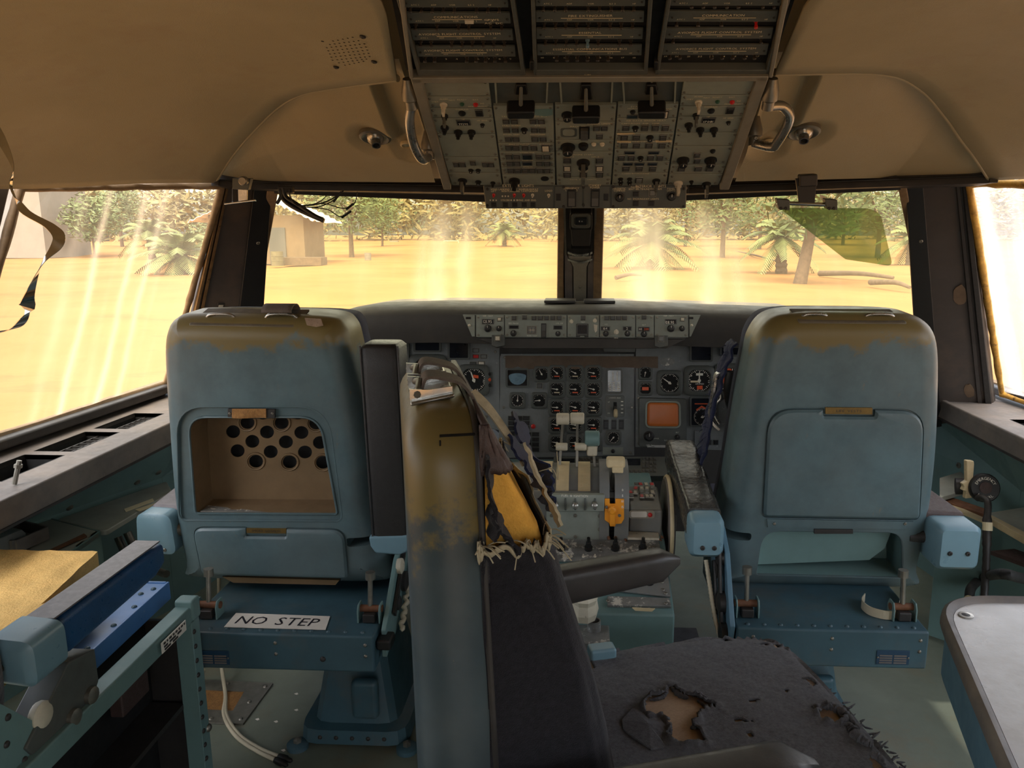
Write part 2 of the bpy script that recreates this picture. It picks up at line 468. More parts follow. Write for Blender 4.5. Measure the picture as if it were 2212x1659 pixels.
def glass_mat(name, tint, amount, streaks, dirt=(236, 208, 156)):
    """old dirty pane: see-through with pale dried run-marks and haze of dust on it"""
    m, nt, o = _new(name)
    tc = N(nt, 'ShaderNodeTexCoord')
    def un(sc, det, stretch):
        mp = N(nt, 'ShaderNodeMapping'); mp.inputs['Scale'].default_value = stretch; L(nt, tc.outputs['UV'], mp.inputs[0])
        n = N(nt, 'ShaderNodeTexNoise'); n.inputs['Scale'].default_value = sc; n.inputs['Detail'].default_value = det; L(nt, mp.outputs[0], n.inputs['Vector'])
        return n.outputs['Fac']
    sp = N(nt, 'ShaderNodeSeparateXYZ'); L(nt, tc.outputs['UV'], sp.inputs[0])
    wob = math_(nt, 'MULTIPLY', math_(nt, 'SUBTRACT', un(3, 3, (1, 1, 1)), .5), .05)
    s = math_(nt, 'ADD', sp.outputs[0], wob)
    tot = None
    for (x0, wd, st) in [(a_, b_ * 1.5, c_ * .7) for a_, b_, c_ in streaks]:                            # broad dried run-marks
        q = math_(nt, 'DIVIDE', math_(nt, 'SUBTRACT', s, x0), wd)
        gss = math_(nt, 'MULTIPLY', math_(nt, 'POWER', 2.718, math_(nt, 'MULTIPLY', math_(nt, 'MULTIPLY', q, q), -1)), st)
        tot = gss if tot is None else math_(nt, 'ADD', tot, gss)
    fine = ramp(nt, un(16, 5, (1, .07, 1)), [(.5, 0), (.8, .35)])
    haze = ramp(nt, un(3.2, 4, (1, .5, 1)), [(.25, .35), (.8, 1.)])
    dots = ramp(nt, un(150, 2, (1, .5, 1)), [(.62, 0), (.75, .25)])
    a = math_(nt, 'ADD', math_(nt, 'MULTIPLY', haze, amount), math_(nt, 'MULTIPLY', fine, amount * 1.3))
    a = math_(nt, 'ADD', a, math_(nt, 'MULTIPLY', dots, amount))
    if tot is not None: a = math_(nt, 'ADD', a, math_(nt, 'MULTIPLY', tot, ramp(nt, un(5, 4, (2, .25, 1)), [(.25, .35), (.7, 1.)])))
    a = math_(nt, 'MINIMUM', a, .93)
    tr = N(nt, 'ShaderNodeBsdfTransparent'); tr.inputs[0].default_value = (*tint, 1)
    tl = N(nt, 'ShaderNodeBsdfTranslucent'); tl.inputs[0].default_value = (*sx(dirt), 1)
    mx = N(nt, 'ShaderNodeMixShader'); L(nt, a, mx.inputs[0]); L(nt, tr.outputs[0], mx.inputs[1]); L(nt, tl.outputs[0], mx.inputs[2])
    gl = N(nt, 'ShaderNodeBsdfGlossy'); gl.inputs['Roughness'].default_value = .04
    m2 = N(nt, 'ShaderNodeMixShader'); m2.inputs[0].default_value = .03
    L(nt, mx.outputs[0], m2.inputs[1]); L(nt, gl.outputs[0], m2.inputs[2])
    L(nt, m2.outputs[0], o.inputs[0]); MATS[name] = m
glass_mat('glass_left_screen', (1., .9, .58), .22, [(.58, .022, .75), (.665, .018, .5), (.52, .02, .25), (.93, .05, .15)])
glass_mat('glass_right_screen', (1., .93, .7), .22, [(.15, .03, .8), (.21, .02, .55), (.38, .022, .75), (.46, .02, .45), (.03, .03, .3)])
glass_mat('glass_side', (1., .94, .80), .17, [(.42, .012, .5), (.60, .012, .45), (.70, .012, .3), (.3, .015, .2)], (240, 214, 176))
glass_mat('glass_side_right', (1., .97, .92), .42, [(.06, .02, .4), (.2, .03, .3)], (255, 244, 228))
def tinted():
    m, nt, o = _new('visor_glass')
    tr = N(nt, 'ShaderNodeBsdfTransparent'); tr.inputs[0].default_value = (*sx((206, 218, 186)), 1)
    df = N(nt, 'ShaderNodeBsdfTranslucent'); df.inputs[0].default_value = (*sx((146, 160, 120)), 1)
    mx = N(nt, 'ShaderNodeMixShader'); L(nt, ramp(nt, noise(nt, 12, 5, .6), [(.3, .12), (.75, .4)]), mx.inputs[0])
    L(nt, tr.outputs[0], mx.inputs[1]); L(nt, df.outputs[0], mx.inputs[2])
    gl = N(nt, 'ShaderNodeBsdfGlossy'); gl.inputs['Roughness'].default_value = .05
    m2 = N(nt, 'ShaderNodeMixShader'); m2.inputs[0].default_value = .05; L(nt, mx.outputs[0], m2.inputs[1]); L(nt, gl.outputs[0], m2.inputs[2])
    L(nt, m2.outputs[0], o.inputs[0]); MATS['visor_glass'] = m
tinted()

mat('breaker', (58, 52, 46), .35, var=.2, vs=30)
mat('leather_worn', (56, 54, 51), .26, var=.1, vs=30, bump=.6, bs=60)
mat('console_grey', (146, 148, 138), .5, var=.12, vs=10, dust=(150, 134, 108), dlo=.5, dhi=.9)
# ------------------------------------------------------------------ the setting: hull, windows, posts, lining, floor
def S(o): o['kind'] = 'structure'; return o
g = G(); g.grid(lambda u, v: V((-1.75 + 3.5 * u, -1.6 + 5.2 * v, -.01)), 6, 10); floor = S(g.build('floor', 'floor_mat', solid=.02))
# side posts, window corners
LTF, LBF = V((-1.07, 2.30, 1.465)), V((-1.54, 2.71, .755))
LTR, LBR = V((-1.43, 1.95, 1.44)), V((-1.60, 1.78, .755))
RTF, RBF = V((1.085, 2.28, 1.465)), V((1.478, 2.714, .775))
RTR, RBR = V((1.45, 1.85, 1.44)), V((1.62, 1.67, .775))
WL = [P(590, 405, 2.4), P(1212, 430, 2.62), P(1208, 700, 3.06), P(536, 720, 2.80)]      # left windscreen TL TR BR BL
WR = [P(1296, 430, 2.62), P(1948, 396, 2.33), P(2012, 720, 2.74), P(1290, 700, 3.06)]
def pane(name, q, m, n=(14, 10), th=.012, cor=None):
    """glass as a thin slab with UVs; q = TL TR BR BL"""
    fn = lambda u, v: (q[3] * (1 - u) + q[2] * u) * (1 - v) + (q[0] * (1 - u) + q[1] * u) * v
    g = G(); g.grid(fn, *n); o = g.build(name, m)
    uv = o.data.uv_layers.new(name='UVMap'); nu, nv = n
    for p in o.data.polygons:
        for li in p.loop_indices:
            k = o.data.loops[li].vertex_index; uv.data[li].uv = ((k % (nu + 1)) / nu, (k // (nu + 1)) / nv)
    return o
win2 = S(pane('window_2', WL, 'glass_left_screen')); win3 = S(pane('window_3', WR, 'glass_right_screen'))
win1 = S(pane('window_1', [LTR, LTF, LBF, LBR], 'glass_side')); win4 = S(pane('window_4', [RTF, RTR, RBR, RBF], 'glass_side_right'))
def band(g, a, b, wd, th, nrm):
    """a bar from a to b: width direction lies across, thickness along nrm"""
    a, b, nrm = V(a), V(b), V(nrm).normalized(); t = (b - a).normalized(); s_ = t.cross(nrm).normalized()
    return g.prism([a - s_ * wd / 2, b - s_ * wd / 2, b + s_ * wd / 2, a + s_ * wd / 2], nrm * th)
def wnorm(q):
    n = (q[1] - q[0]).cross(q[3] - q[0]).normalized()
    return n if n.dot(EYE - q[0]) > 0 else -n
nWL, nWR = wnorm(WL), wnorm(WR)
# rubber and gilt seals round the panes
for w, q, n in ((win2, WL, nWL), (win3, WR, nWR)):
    for k in range(4):
        a, b = q[k], q[(k + 1) % 4]
        g = G(); band(g, a, b, .032 if k != 1 else .022, .012, n); g.build('window_seal', 'seal' if k in (1, 3) else 'dark', w, bevel=.003)
for w, q in ((win1, [LTR, LTF, LBF, LBR]), (win4, [RTF, RTR, RBR, RBF])):
    n = wnorm(q)
    for k in range(4):
        a, b = q[k], q[(k + 1) % 4]
        g = G(); path = [a.lerp(b, i / 24) + n * .006 + V((0, 0, random.uniform(-.0015, .0015))) for i in range(25)]
        g.tube(path, [.011 + random.uniform(-.002, .002) for _ in path], 6); g.build('window_seal', 'seal_yellow' if w is win4 else 'seal', w, smooth=60)
# outer frame of the right side pane: rounded dark rubber frame with a big corner
# posts -----------------------------------------------------------------------------
pA, pB = P(590, 405, 2.4), P(536, 735, 2.82)
def post(name, o0, o1, i0, i1, outward, m='post'):
    o0, o1, i0, i1 = map(V, (o0, o1, i0, i1)); out = V(outward) * .07; n = 12
    g = G(); g.loft([[o0.lerp(o1, k / n), i0.lerp(i1, k / n), i0.lerp(i1, k / n) + out, o0.lerp(o1, k / n) + out] for k in range(n + 1)])
    return S(g.build(name, m, bevel=.006, fix=True))
lowL = V((-1.36, 2.9, .62)); lowR = V((1.36, 2.85, .62))
pL = (LTF + V((.01, 0, .03)), LBF + V((.02, 0, -.08)), WL[0] + V((-.002, 0, .03)), WL[3] + V((-.005, .03, -.35)))
trimL = post('trim_1', *pL, (-.5, .7, 0))
pR = (RTF + V((-.01, 0, .03)), RBF + V((-.02, 0, -.08)), WR[1] + V((.002, 0, .03)), WR[2] + V((.005, .03, -.35)))
trimR = post('trim_2', *pR, (.5, .7, 0))
def onpost(tr, o0, o1, i0, i1, a, b, m, name, h=.006):
    """raised strip on a post between fractions a..b of its width"""
    o0, o1, i0, i1 = map(V, (o0, o1, i0, i1)); nn = (i0 - o0).cross(o1 - o0).normalized()
    if nn.dot(EYE - o0) < 0: nn = -nn
    n = 12; g = G(); g.loft([[o0.lerp(o1, k / n).lerp(i0.lerp(i1, k / n), q) + nn * e for q, e in ((a, h), (b, h), (b, -.004), (a, -.004))] for k in range(n + 1)]); g.build(name, m, tr, bevel=.002, fix=True)
    return nn
aL, aR = pL, pR
nL = onpost(trimL, *aL, .62, .98, 'black', 'cover_strip', .012); onpost(trimL, *aL, .0, .05, 'frame_gold', 'edge_strip', .012); onpost(trimL, *aL, .08, .13, 'frame_gold', 'edge_strip', .008)
nR = onpost(trimR, *aR, .70, .98, 'black', 'cover_strip', .012); onpost(trimR, *aR, .02, .10, 'rubber', 'edge_strip', .014); onpost(trimR, *aR, .14, .2, 'dark', 'edge_strip', .008)
def postpt(q, a, t, h, n): o0, o1, i0, i1 = q; return o0.lerp(o1, t).lerp(i0.lerp(i1, t), a) + n * h
screw_g = G(); screw_g.lathe((0, 0, 0), (0, 0, 1), [(1, 0), (1, .35), (.75, .6), (.35, .62), (.3, .3), (.05, .3)], 10, False, True)
SCREW = screw_g.mesh('screw', 40); SCREW.materials.append(MATS['steel_dull'])
SCREWD = SCREW.copy(); SCREWD.materials.clear(); SCREWD.materials.append(MATS['dark'])
def look(p, n, s):
    m = V(n).to_track_quat('Z', 'Y').to_matrix().to_4x4(); m.translation = V(p); return m @ MX.Scale(s, 4)
for a, t in ((.8, .22), (.8, .72), (.8, .97)): inst(SCREW, 'screw', trimL, look(postpt(aL, a, t, .012, nL), nL, .006)); inst(SCREW, 'screw', trimR, look(postpt(aR, a, t, .012, nR), nR, .006))
g = G(); c0 = postpt(aL, .36, .47, .002, nL); t_ = (aL[1] - aL[0]).normalized(); band(g, c0, c0 + t_ * .062, .022, .003, nL); pl = g.build('placard', 'dark', trimL, bevel=.001)
g = G(); band(g, c0 + t_ * .008 + nL * .003, c0 + t_ * .054 + nL * .003, .015, .001, nL); g.build('label_face', 'key_white', pl)
for t, s_ in ((.44, .02), (.86, .016)):                     # scraped glue patches on the right post
    g = G(); c = postpt(aR, .3, t, .001, nR); t2 = (aR[1] - aR[0]).normalized(); sd_ = t2.cross(nR)
    pts = [c + t2 * s_ * 2.2 * math.cos(k) * random.uniform(.8, 1.1) + sd_ * s_ * math.sin(k) * random.uniform(.8, 1.1) for k in [2 * math.pi * i / 14 for i in range(14)]]
    g.prism(pts, nR * .003); g.build('torn_sticker', 'tape', trimR)
# top rails over the windscreen
for name, pth in (('trim_3', [P(470, 391, 2.27), P(612, 399, 2.375), P(1062, 406, 2.48)]), ('trim_4', [P(1470, 408, 2.48), P(1935, 391, 2.31), P(2140, 383, 2.18)])):
    g = G(); rs = []
    for p in pth: rs.append([p + V((0, a, b)) for a, b in ((-.02, -.016), (-.02, .0), (-.012, .02), (.06, .03), (.06, -.02))])
    g.loft(rs); rl = S(g.build(name, 'dark', bevel=.002))
    g = G(); g.tube([p + V((0, -.022, .004)) for p in pth], .003, 6); g.build('track_groove', 'black', rl)
    for k in (.02, .985):
        p = pth[0].lerp(pth[1], k) if k < .5 else pth[1].lerp(pth[2], k)
        g = G(); g.box(p + V((0, -.024, 0)), (.022, .008, .032)); b_ = g.build('end_bracket', 'black', rl, bevel=.002); inst(SCREW, 'screw', b_, look(p + V((0, -.028, .0)), (0, -1, 0), .0055))
# centre post ---------------------------------------------------------------------------
ct, cb = V((-.009, 2.60, 1.455)), V((-.007, 3.04, 1.03))
cdir = (cb - ct).normalized(); cn = V((1, 0, 0)).cross(cdir); cn = cn if cn.dot(EYE - ct) > 0 else -cn
g = G(); band(g, ct - cn * .05, cb - cn * .05, .150, .05, cn); post_c = S(g.build('trim_5', 'post', bevel=.004))
g = G(); band(g, ct, cb, .118, .008, cn); g.build('inner_rail', 'dark', post_c, bevel=.002)
for s_ in (-1, 1):
    g = G(); band(g, ct + V((s_ * .068, 0, 0)), cb + V((s_ * .068, 0, 0)), .012, .012, cn); g.build('edge_strip', 'frame_gold' if s_ < 0 else 'rubber', post_c)
    g = G(); band(g, ct + V((s_ * .052, 0, 0)), cb + V((s_ * .052, 0, 0)), .007, .014, cn); g.build('edge_strip', 'steel_dull', post_c)
def cpt(v, x=0., h=0.):                                     # point on the centre post for picture row v
    d = ray(1253, v); n = cn; t = (ct - EYE).dot(n) / d.dot(n); return EYE + d * t + V((x, 0, 0)) + cn * h
g = G(); g.prism([cpt(545, -.042), cpt(545, .042), cpt(568, .024), cpt(668, .024), cpt(668, -.024), cpt(568, -.024)], cn * .022); g.build('centre_cover', 'panel_rail', post_c, bevel=.003)
for s_ in (-1, 1):
    g = G(); g.prism([cpt(545, s_ * .045), cpt(568, s_ * .027), cpt(668, s_ * .027), cpt(668, s_ * .056), cpt(545, s_ * .056)], cn * .016); g.build('side_cheek', 'ledge', post_c, bevel=.003)
inst(SCREW, 'screw', post_c, look(cpt(610, 0, .023), cn, .006))
# lining -------------------------------------------------------------------------------------
g = G()
def hull(u, v):
    y = -1.6 + 4.24 * v; fr = max(0, (y - 1.6) / 1.04)
    a0 = .08 + .22 * fr; a = math.pi * (a0 + (1 - 2 * a0) * u)
    return V((-math.cos(a) * (1.62 - .42 * fr), y, 1.36 + (.56 - .45 * fr ** 1.2) * math.sin(a) ** .8))
g.grid(hull, 24, 24); ceil_ = S(g.build('ceiling', 'lining', smooth=180, solid=.01))  # unseen hull skin, added above the linings to keep light from leaking in
def front_panel(curve_px, bottom_px, inner_px, yc, ybot, yin, side):
    """front lining: D-shaped padded panel between windscreen rail and roof lining, with pocket and two dished vents"""
    top = spline([P(u, v, y) for (u, v), y in zip(curve_px, yc)], 8)
    bot = [P(u, v, y) for (u, v), y in zip(bottom_px, ybot)]
    inn = [P(u, v, y) for (u, v), y in zip(inner_px, yin)]
    fn = coons(bot, top, [bot[0], top[0]], inn, 130, 64)
    return fn
def grid_pts(fn, nu, nv): return [[fn(i / nu, j / nv) for i in range(nu + 1)] for j in range(nv + 1)]
VENTS = {}
for side, cpx, cy, bpx, by, ipx, iy, feats, vents in (
    ('l', [(466, 384), (500, 330), (545, 276), (600, 222), (655, 192), (740, 176), (860, 160)], [2.26, 2.2, 2.1, 2.0, 1.92, 1.85, 1.74], [(464, 390), (620, 392), (940, 394)], [2.27, 2.36, 2.30], [(940, 394), (915, 300), (872, 160)], [2.30, 2.02, 1.74],
     [(868, 252, 40, 62, .036)], [(810, 304, 1.92, 'gun'), (878, 326, 1.98, 'cup')]),
    ('r', [(2136, 378), (2105, 330), (2075, 290), (2040, 240), (1985, 180), (1900, 147), (1672, 147)], [2.18, 2.1, 2.05, 1.98, 1.88, 1.80, 1.72], [(2138, 382), (1930, 384), (1588, 392)], [2.18, 2.31, 2.28], [(1588, 392), (1625, 300), (1672, 147)], [2.28, 2.02, 1.72],
     [(1690, 243, 42, 62, .036)], [(1738, 294, 1.92, 'gun'), (1662, 322, 1.98, 'cup')])):
    fn = front_panel(cpx, bpx, ipx, cy, by, iy, side)
    nu, nv = 150, 80
    top = spline([P(u, v, y) for (u, v), y in zip(cpx, cy)], 8); bot = [P(u, v, y) for (u, v), y in zip(bpx, by)]; inn = [P(u, v, y) for (u, v), y in zip(ipx, iy)]
    ftop = [p + V((0, .012, .034 * min(1, 4 * k / len(top)))) for k, p in enumerate(top)]; finn = inn[:-1] + [ftop[-1]]
    fn = coons(bot, ftop, [bot[0], ftop[0]], finn, nu, nv)
    pts = grid_pts(fn, nu, nv)
    def pix(p): q = p - EYE; w = q.dot(FW); return CX + F_PX * q.dot(RT) / w, CY - F_PX * q.dot(UP) / w
    base = {}
    def nearest(u, v):
        best = None
        for j in range(0, nv + 1):
            for i in range(0, nu + 1):
                a, b = pix(pts[j][i]); d = (a - u) ** 2 + (b - v) ** 2
                if best is None or d < best[0]: best = (d, i, j)
        return best[1], best[2]
    nrm = V((0, -.35, -1)).normalized()
    cs = []
    for (u, v, yy, kind) in vents: i, j = nearest(u, v + 4); cs.append((pts[j][i].copy(), .066 if kind == 'gun' else .048, kind))
    pk = [(pts[nearest(u, v)[1]][nearest(u, v)[0]].copy(), a, b, dpt) for (u, v, a, b, dpt) in feats]
    new = []
    for row in pts:
        for p in row:
            d = 0.
            for c, r, kind in cs:
                e = (p - c).length / r
                if e < 1.35: d += (.020 if kind == 'gun' else .024) * (1 - min(1, max(0, (e - .55) / .7))) ** 1.3
            for c, a, b, dpt in pk:
                q = p - c; k = .00125
                e = max(abs(q.x) / (a * k), abs(q.y) / (b * k * 1.7))
                e = ((abs(q.x) / (a * k)) ** 4 + (abs(q.y) / (b * k * 2.0)) ** 4) ** .25
                if e < 1.3: d += dpt * (1 - min(1, max(0, (e - .75) / .4))) ** 1.2
            new.append(p - nrm * d)
    g = G(); k = 0
    g.add(new, [(j * (nu + 1) + i, j * (nu + 1) + i + 1, (j + 1) * (nu + 1) + i + 1, (j + 1) * (nu + 1) + i) for j in range(nv) for i in range(nu)])
    g.build('front_lining_panel', 'lining', ceil_, smooth=180)
    VENTS[side] = [(c - nrm * (.020 if kind == 'gun' else .024), nrm, kind) for c, r, kind in cs]
    # roof lining, wraps from the overhead panel out and down to the top of the side window
    edge = [p + V((0, -.012, -.012)) for p in top][::-1]     # starts at the overhead panel
    sg = -1 if side == 'l' else 1
    outer = [edge[-1], V((sg * 1.2, 2.08, 1.46)) if side == 'l' else V((1.2, 2.08, 1.465)), V((sg * 1.42, 1.86, 1.435)), V((sg * 1.52, 1.3, 1.43)), V((sg * 1.55, .2, 1.43)), V((sg * 1.55, -1.5, 1.43))]
    inner = [edge[0], P(832 if side == 'l' else 1738, 12, 1.38), V((sg * .36, .9, 1.72)), V((sg * .36, -1.5, 1.72))]
    rear = [inner[-1], V((sg * .7, -1.5, 1.71)), V((sg * 1.15, -1.5, 1.63)), outer[-1]]
    fn = coons(edge, rear, inner, spline(outer, 6), 46, 60)
    def fb(u, v, fn=fn): p = fn(u, v); q = 16 * u * (1 - u) * v * (1 - v) ; return p + V((0, 0, .06 * math.sin(math.pi * u) * min(1, v * 3)))
    g = G(); g.grid(fb, 46, 60); g.build('roof_lining_panel', 'lining', ceil_, smooth=180, solid=.008)
    g = G(); g.tube([p + V((0, .004, .002)) for p in edge], .008, 8); g.build('lining_edge', 'lining', ceil_, smooth=60)
# ------------------------------------------------------------------ side walls, ledges, consoles
def sidewall(name, s):
    """lower side wall from floor to window ledge, then the wall behind the side window"""
    g = G()
    prof = [(1.52, 0), (1.52, .30), (1.52, .49), (1.36, .675), (1.36, .72)]
    ys = [-1.6, -.4, .8, 1.42 if s < 0 else 1.7, 2.0, 2.5, 3.4]
    for a in range(len(ys) - 1):
        for b in range(len(prof) - 1):
            if b > 1 and a < 3: continue                     # wall cut low behind the ledge, out of view, to let more light in
            q = [(prof[b], ys[a]), (prof[b + 1], ys[a]), (prof[b + 1], ys[a + 1]), (prof[b], ys[a + 1])]
            wx = lambda p, y: p[0] if p[1] > .5 else max(1.30, min(1.74, 1.66 - .36 * (y - 1.95)))
            g.add([V((s * wx(p, y), y, p[1])) for p, y in q], [(0, 1, 2, 3)])
    o = S(g.build(name, 'teal', solid=.012))
    g = G(); q = [V((s * 1.60, 1.77, .72)), V((s * 1.44, 1.94, 1.46)), V((s * 1.47, 1.86, 1.46)), V((s * 1.63, 1.60, .72))]
    g.prism(q, V((s * .05, 0, 0))); g.build('rear_window_post', 'post', o, bevel=.005)
    g = G(); g.box((s * 1.54, -.8, .96), (.03, 1.6, .95)); g.build('rear_side_panel', 'lining', o)  # unseen; ends early to leave an opening for light
    return o
wallL, wallR = sidewall('wall_left', -1), sidewall('wall_right', 1)
g = G(); g.box((0, 3.33, .45), (3.3, .04, .95)); g.box((-1.3, 3.08, .72), (.6, .5, .03)); g.box((1.3, 3.08, .72), (.6, .5, .03)); S(g.build('wall_front', 'dark'))
# unseen rear bulkhead, added behind the viewer, openings shaped to tune the light inside
g = G()
for x0, x1, z0, z1 in ((-1.6, .15, 0, 1.2), (-1.6, -.1, 1.2, 1.95), (.95, 1.6, 0, 1.95)): g.box(((x0 + x1) / 2, -1.1, (z0 + z1) / 2), (x1 - x0, .05, z1 - z0))
S(g.build('wall_rear_blocker', 'lining'))
# rivet heads on the walls
RIV = G().lathe((0, 0, 0), (0, 0, 1), [(1, 0), (.9, .35), (.55, .6), (.1, .7)], 10, False, True).mesh('rivet', 60); RIV.materials.append(MATS['steel_dull'])
RIVB = RIV.copy(); RIVB.materials.clear(); RIVB.materials.append(MATS['blue_deep'])
RIVD = RIV.copy(); RIVD.materials.clear(); RIVD.materials.append(MATS['dark'])
for w_, uv in ((wallL, ((147, 1093), (293, 1038), (339, 1017))), (wallR, ((2075, 1005), (2140, 1030)))):
    for u, v in uv:
        p, n, i, d = tree_of(w_).ray_cast(EYE, ray(u, v).normalized())
        if p: n = n if n.dot(EYE - p) > 0 else -n; inst(SCREW, 'wall_screw', w_, look(p + n * .006, n, .011))
def ledge(name, s, slots, label):
    """grey window ledge with air outlets let into its top"""
    t = thing(name, (s * 1.4, 2.1, .69), label, 'ledge')
    def xs(y): return 1.63 - .07 * max(0, (y - 1.67) / 1.04)   # outer edge
    xi = 1.27 if s < 0 else 1.265
    g = G(); y0, y1 = (1.42 if s < 0 else 1.7), 3.0
    def top(a0, a1, b0, b1):                                 # patch a = across 0..1 (inner..outer), b = along y
        q = [V((s * (xi + (xs(b) - xi) * a), b, .745)) for a, b in ((a0, b0), (a1, b0), (a1, b1), (a0, b1))]
        g.prism(q, V((0, 0, -.012)))
    ed = [y0] + [e for sl in slots for e in sl] + [y1]
    for i in range(0, len(ed), 2): top(0, 1, ed[i], ed[i + 1])
    for a, b in slots: top(0, .30, a, b); top(.62, 1, a, b)
    g.build('ledge_top', 'ledge', t)
    g = G(); g.prism([V((s * xi, y0, .750)), V((s * xi, y1, .750)), V((s * (xi + .004), y1, .682)), V((s * (xi + .004), y0, .682))], V((s * .02, 0, 0))); g.build('front_lip', 'ledge', t, bevel=.005)
    g = G(); g.box((s * (xi + .07), (y0 + y1) / 2, .683), (.14, y1 - y0, .006)); g.build('underside', 'dark', t)
    g = G(); a0, a1 = V((s * (xs(1.4) - .01), 1.42, .755)), V((s * (xs(2.9) - .03), 2.9, .755)); g.prism([a0, a1, a1 + V((s * -.055, 0, .004)), a0 + V((s * -.055, 0, .004))], V((0, 0, .03))); g.build('window_sill', 'dark', t, bevel=.008)
    g = G(); a0, a1 = V((s * (xs(1.4) - .015), 1.42, .785)), V((s * (xs(2.9) - .035), 2.9, .787)); g.tube([a0.lerp(a1, k / 20) + V((0, 0, random.uniform(-.002, .002))) for k in range(21)], .012, 6); g.build('sealant_bead', 'seal', t)
    for k, (a, b) in enumerate(slots):
        xa = lambda f, y: V((s * (xi + (xs(y) - xi) * f), y, 0))
        g = G()
        for f, th in ((.30, 0), (.62, 0)): g.prism([xa(f, a) + V((0, 0, .745)), xa(f, b) + V((0, 0, .745)), xa(f + .012, b) + V((0, 0, .745)), xa(f + .012, a) + V((0, 0, .745))], V((0, 0, -.05)))
        for y in (a, b): g.prism([xa(.30, y) + V((0, 0, .745)), xa(.63, y) + V((0, 0, .745)), xa(.63, y) + V((0, 0, .695)), xa(.30, y) + V((0, 0, .695))], V((0, .003, 0)))
        g.prism([xa(.30, a) + V((0, 0, .697)), xa(.62, a) + V((0, 0, .697)), xa(.62, b) + V((0, 0, .697)), xa(.30, b) + V((0, 0, .697))], V((0, 0, -.004)))
        du = g.build('air_duct', 'void', t)
        if k == 1 and s < 0: continue                        # this outlet has lost its grille
        n = 7; fl = .30; fh = .50 if s < 0 else .6
        g = G(); 
        for f in (fl + .02, (fl + fh) / 2, fh): g.prism([xa(f, a) + V((0, 0, .733)), xa(f, b) + V((0, 0, .733)), xa(f + .016, b) + V((0, 0, .733)), xa(f + .016, a) + V((0, 0, .733))], V((0, 0, -.012)))
        fr = g.build('grille_frame', 'dark', du)
        for i in range(1, n):
            y = a + (b - a) * i / n; g = G(); g.prism([xa(fl, y) + V((0, 0, .735)), xa(fh, y) + V((0, 0, .735)), xa(fh, y) + V((0, .003, .735)), xa(fl, y) + V((0, .003, .735))], V((0, 0, -.02))); g.build('grille_vane', 'dark', t)
    return t
lgL = ledge('window_ledge', -1, [(1.45, 1.63), (1.69, 1.91), (1.945, 2.15), (2.19, 2.39)], 'grey ledge with air outlets under the left side window')
lgR = ledge('window_ledge', 1, [(2.19, 2.44)], 'grey ledge with one air grille under the right side window')
g = G(); b0 = V((-1.328, 1.665, .748)); g.cyl(b0, b0 + V((.012, .01, .055)), .0055, n=8); g.cyl(b0 + V((.008, .008, .038)), b0 + V((.0095, .0085, .046)), .009, n=6)
tag(g.build('threaded_stud', 'steel_dull', smooth=40), 'bare threaded metal stud standing on the left window ledge', 'bolt')
# left console
t = thing('side_console', (-1.45, 2.1, 0), 'grey-green side console with lid, left of the seat with the perforated back', 'console')
def slab(pts, z0, z1): return [V((x, y, z1)) for x, y in pts], V((0, 0, z0 - z1))
g = G(); pts = [PZ(u, v, .49).xy for u, v in ((120, 1124), (360, 1040), (372, 1062), (232, 1146), (218, 1147))]; g.prism(*slab(roundpoly(pts, .02, 4), .475, .492)); lid = g.build('console_lid', 'console_grey', t, bevel=.004)
for a, b, c, d in (((268, 1100), (330, 1077), (333, 1083), (272, 1106)), ((292, 1101), (336, 1087), (322, 1098), (302, 1105))):
    g = G(); g.prism([PZ(*q, .4925) for q in (a, b, c, d)], (0, 0, .001)); g.build('yellow_label', 'legend_dim', lid)
g = G(); q = [PZ(u, v, .49) for u, v in ((-40, 1172), (110, 1121), (214, 1148), (150, 1194), (-60, 1194))]; g.prism(q, (0, 0, -.018)); g.build('console_top', 'console_grey', t, bevel=.003)
g = G(); a, b = PZ(214, 1148, .49), PZ(150, 1194, .49); g.prism([a, b, b + V((0, 0, -.3)), a + V((0, 0, -.3))], (-.01, .004, 0)); g.build('console_side', 'teal', t)
g = G(); a = PZ(214, 1148, .49); g.prism([a, PZ(110, 1121, .49), PZ(110, 1121, .49) + V((0, 0, -.3)), a + V((0, 0, -.3))], (0, .006, 0)); g.build('console_end', 'teal', t)
g = G(); g.prism([PZ(u, v, .493) for u, v in ((188, 1160), (182, 1155), (108, 1190), (98, 1204), (130, 1185))], (0, 0, .004)); g.build('broken_edge', 'rust', t)
# open tray on the console
g = G(); A, B, C_, D = [PZ(u, v, .495) for u, v in ((-30, 1180), (45, 1150), (103, 1164), (35, 1194))]
for p, q in ((A, B), (B, C_), (C_, D), (D, A)): g.prism([p, q, q + V((0, 0, .035)), p + V((0, 0, .035))], (p - q).cross(V((0, 0, 1))).normalized() * .006)
g.prism([A, B, C_, D], (0, 0, .004)); tr = tag(g.build('tray', 'ledge'), 'small open grey tray on the left side console', 'tray')
g = G(); m_ = (A + D) / 2; g.prism([m_ + (B - A) * x + V((0, 0, z)) for x, z in ((-.3, .01), (.30, .01), (.42, .022), (.45, .036), (.35, .05), (-.3, .05))], (C_ - B) * .4); g.build('hinged_cover', 'pedestal', tr, bevel=.002)
# pipes in the dark gap under the lid
for k, (u0, v0, u1, v1) in enumerate(((255, 1160, 262, 1240), (275, 1150, 290, 1250), (310, 1220, 360, 1240))):
    g = G(); a, b = P(u0, v0, 2.2), P(u1, v1, 2.18); m_ = a.lerp(b, .5) + V((.02, 0, -.01)); g.tube(spline([a, m_, b], 6), .012, 8)
    tag(g.build('conduit_pipe', 'steel_dull', smooth=60), ('upright dull pipe farthest left in the gap below the left console lid', 'upright curved pipe in the middle of the gap below the left console lid', 'pipe lying across the gap under the outer armrest of the left seat')[k], 'pipe', 'pipes below the console lid')
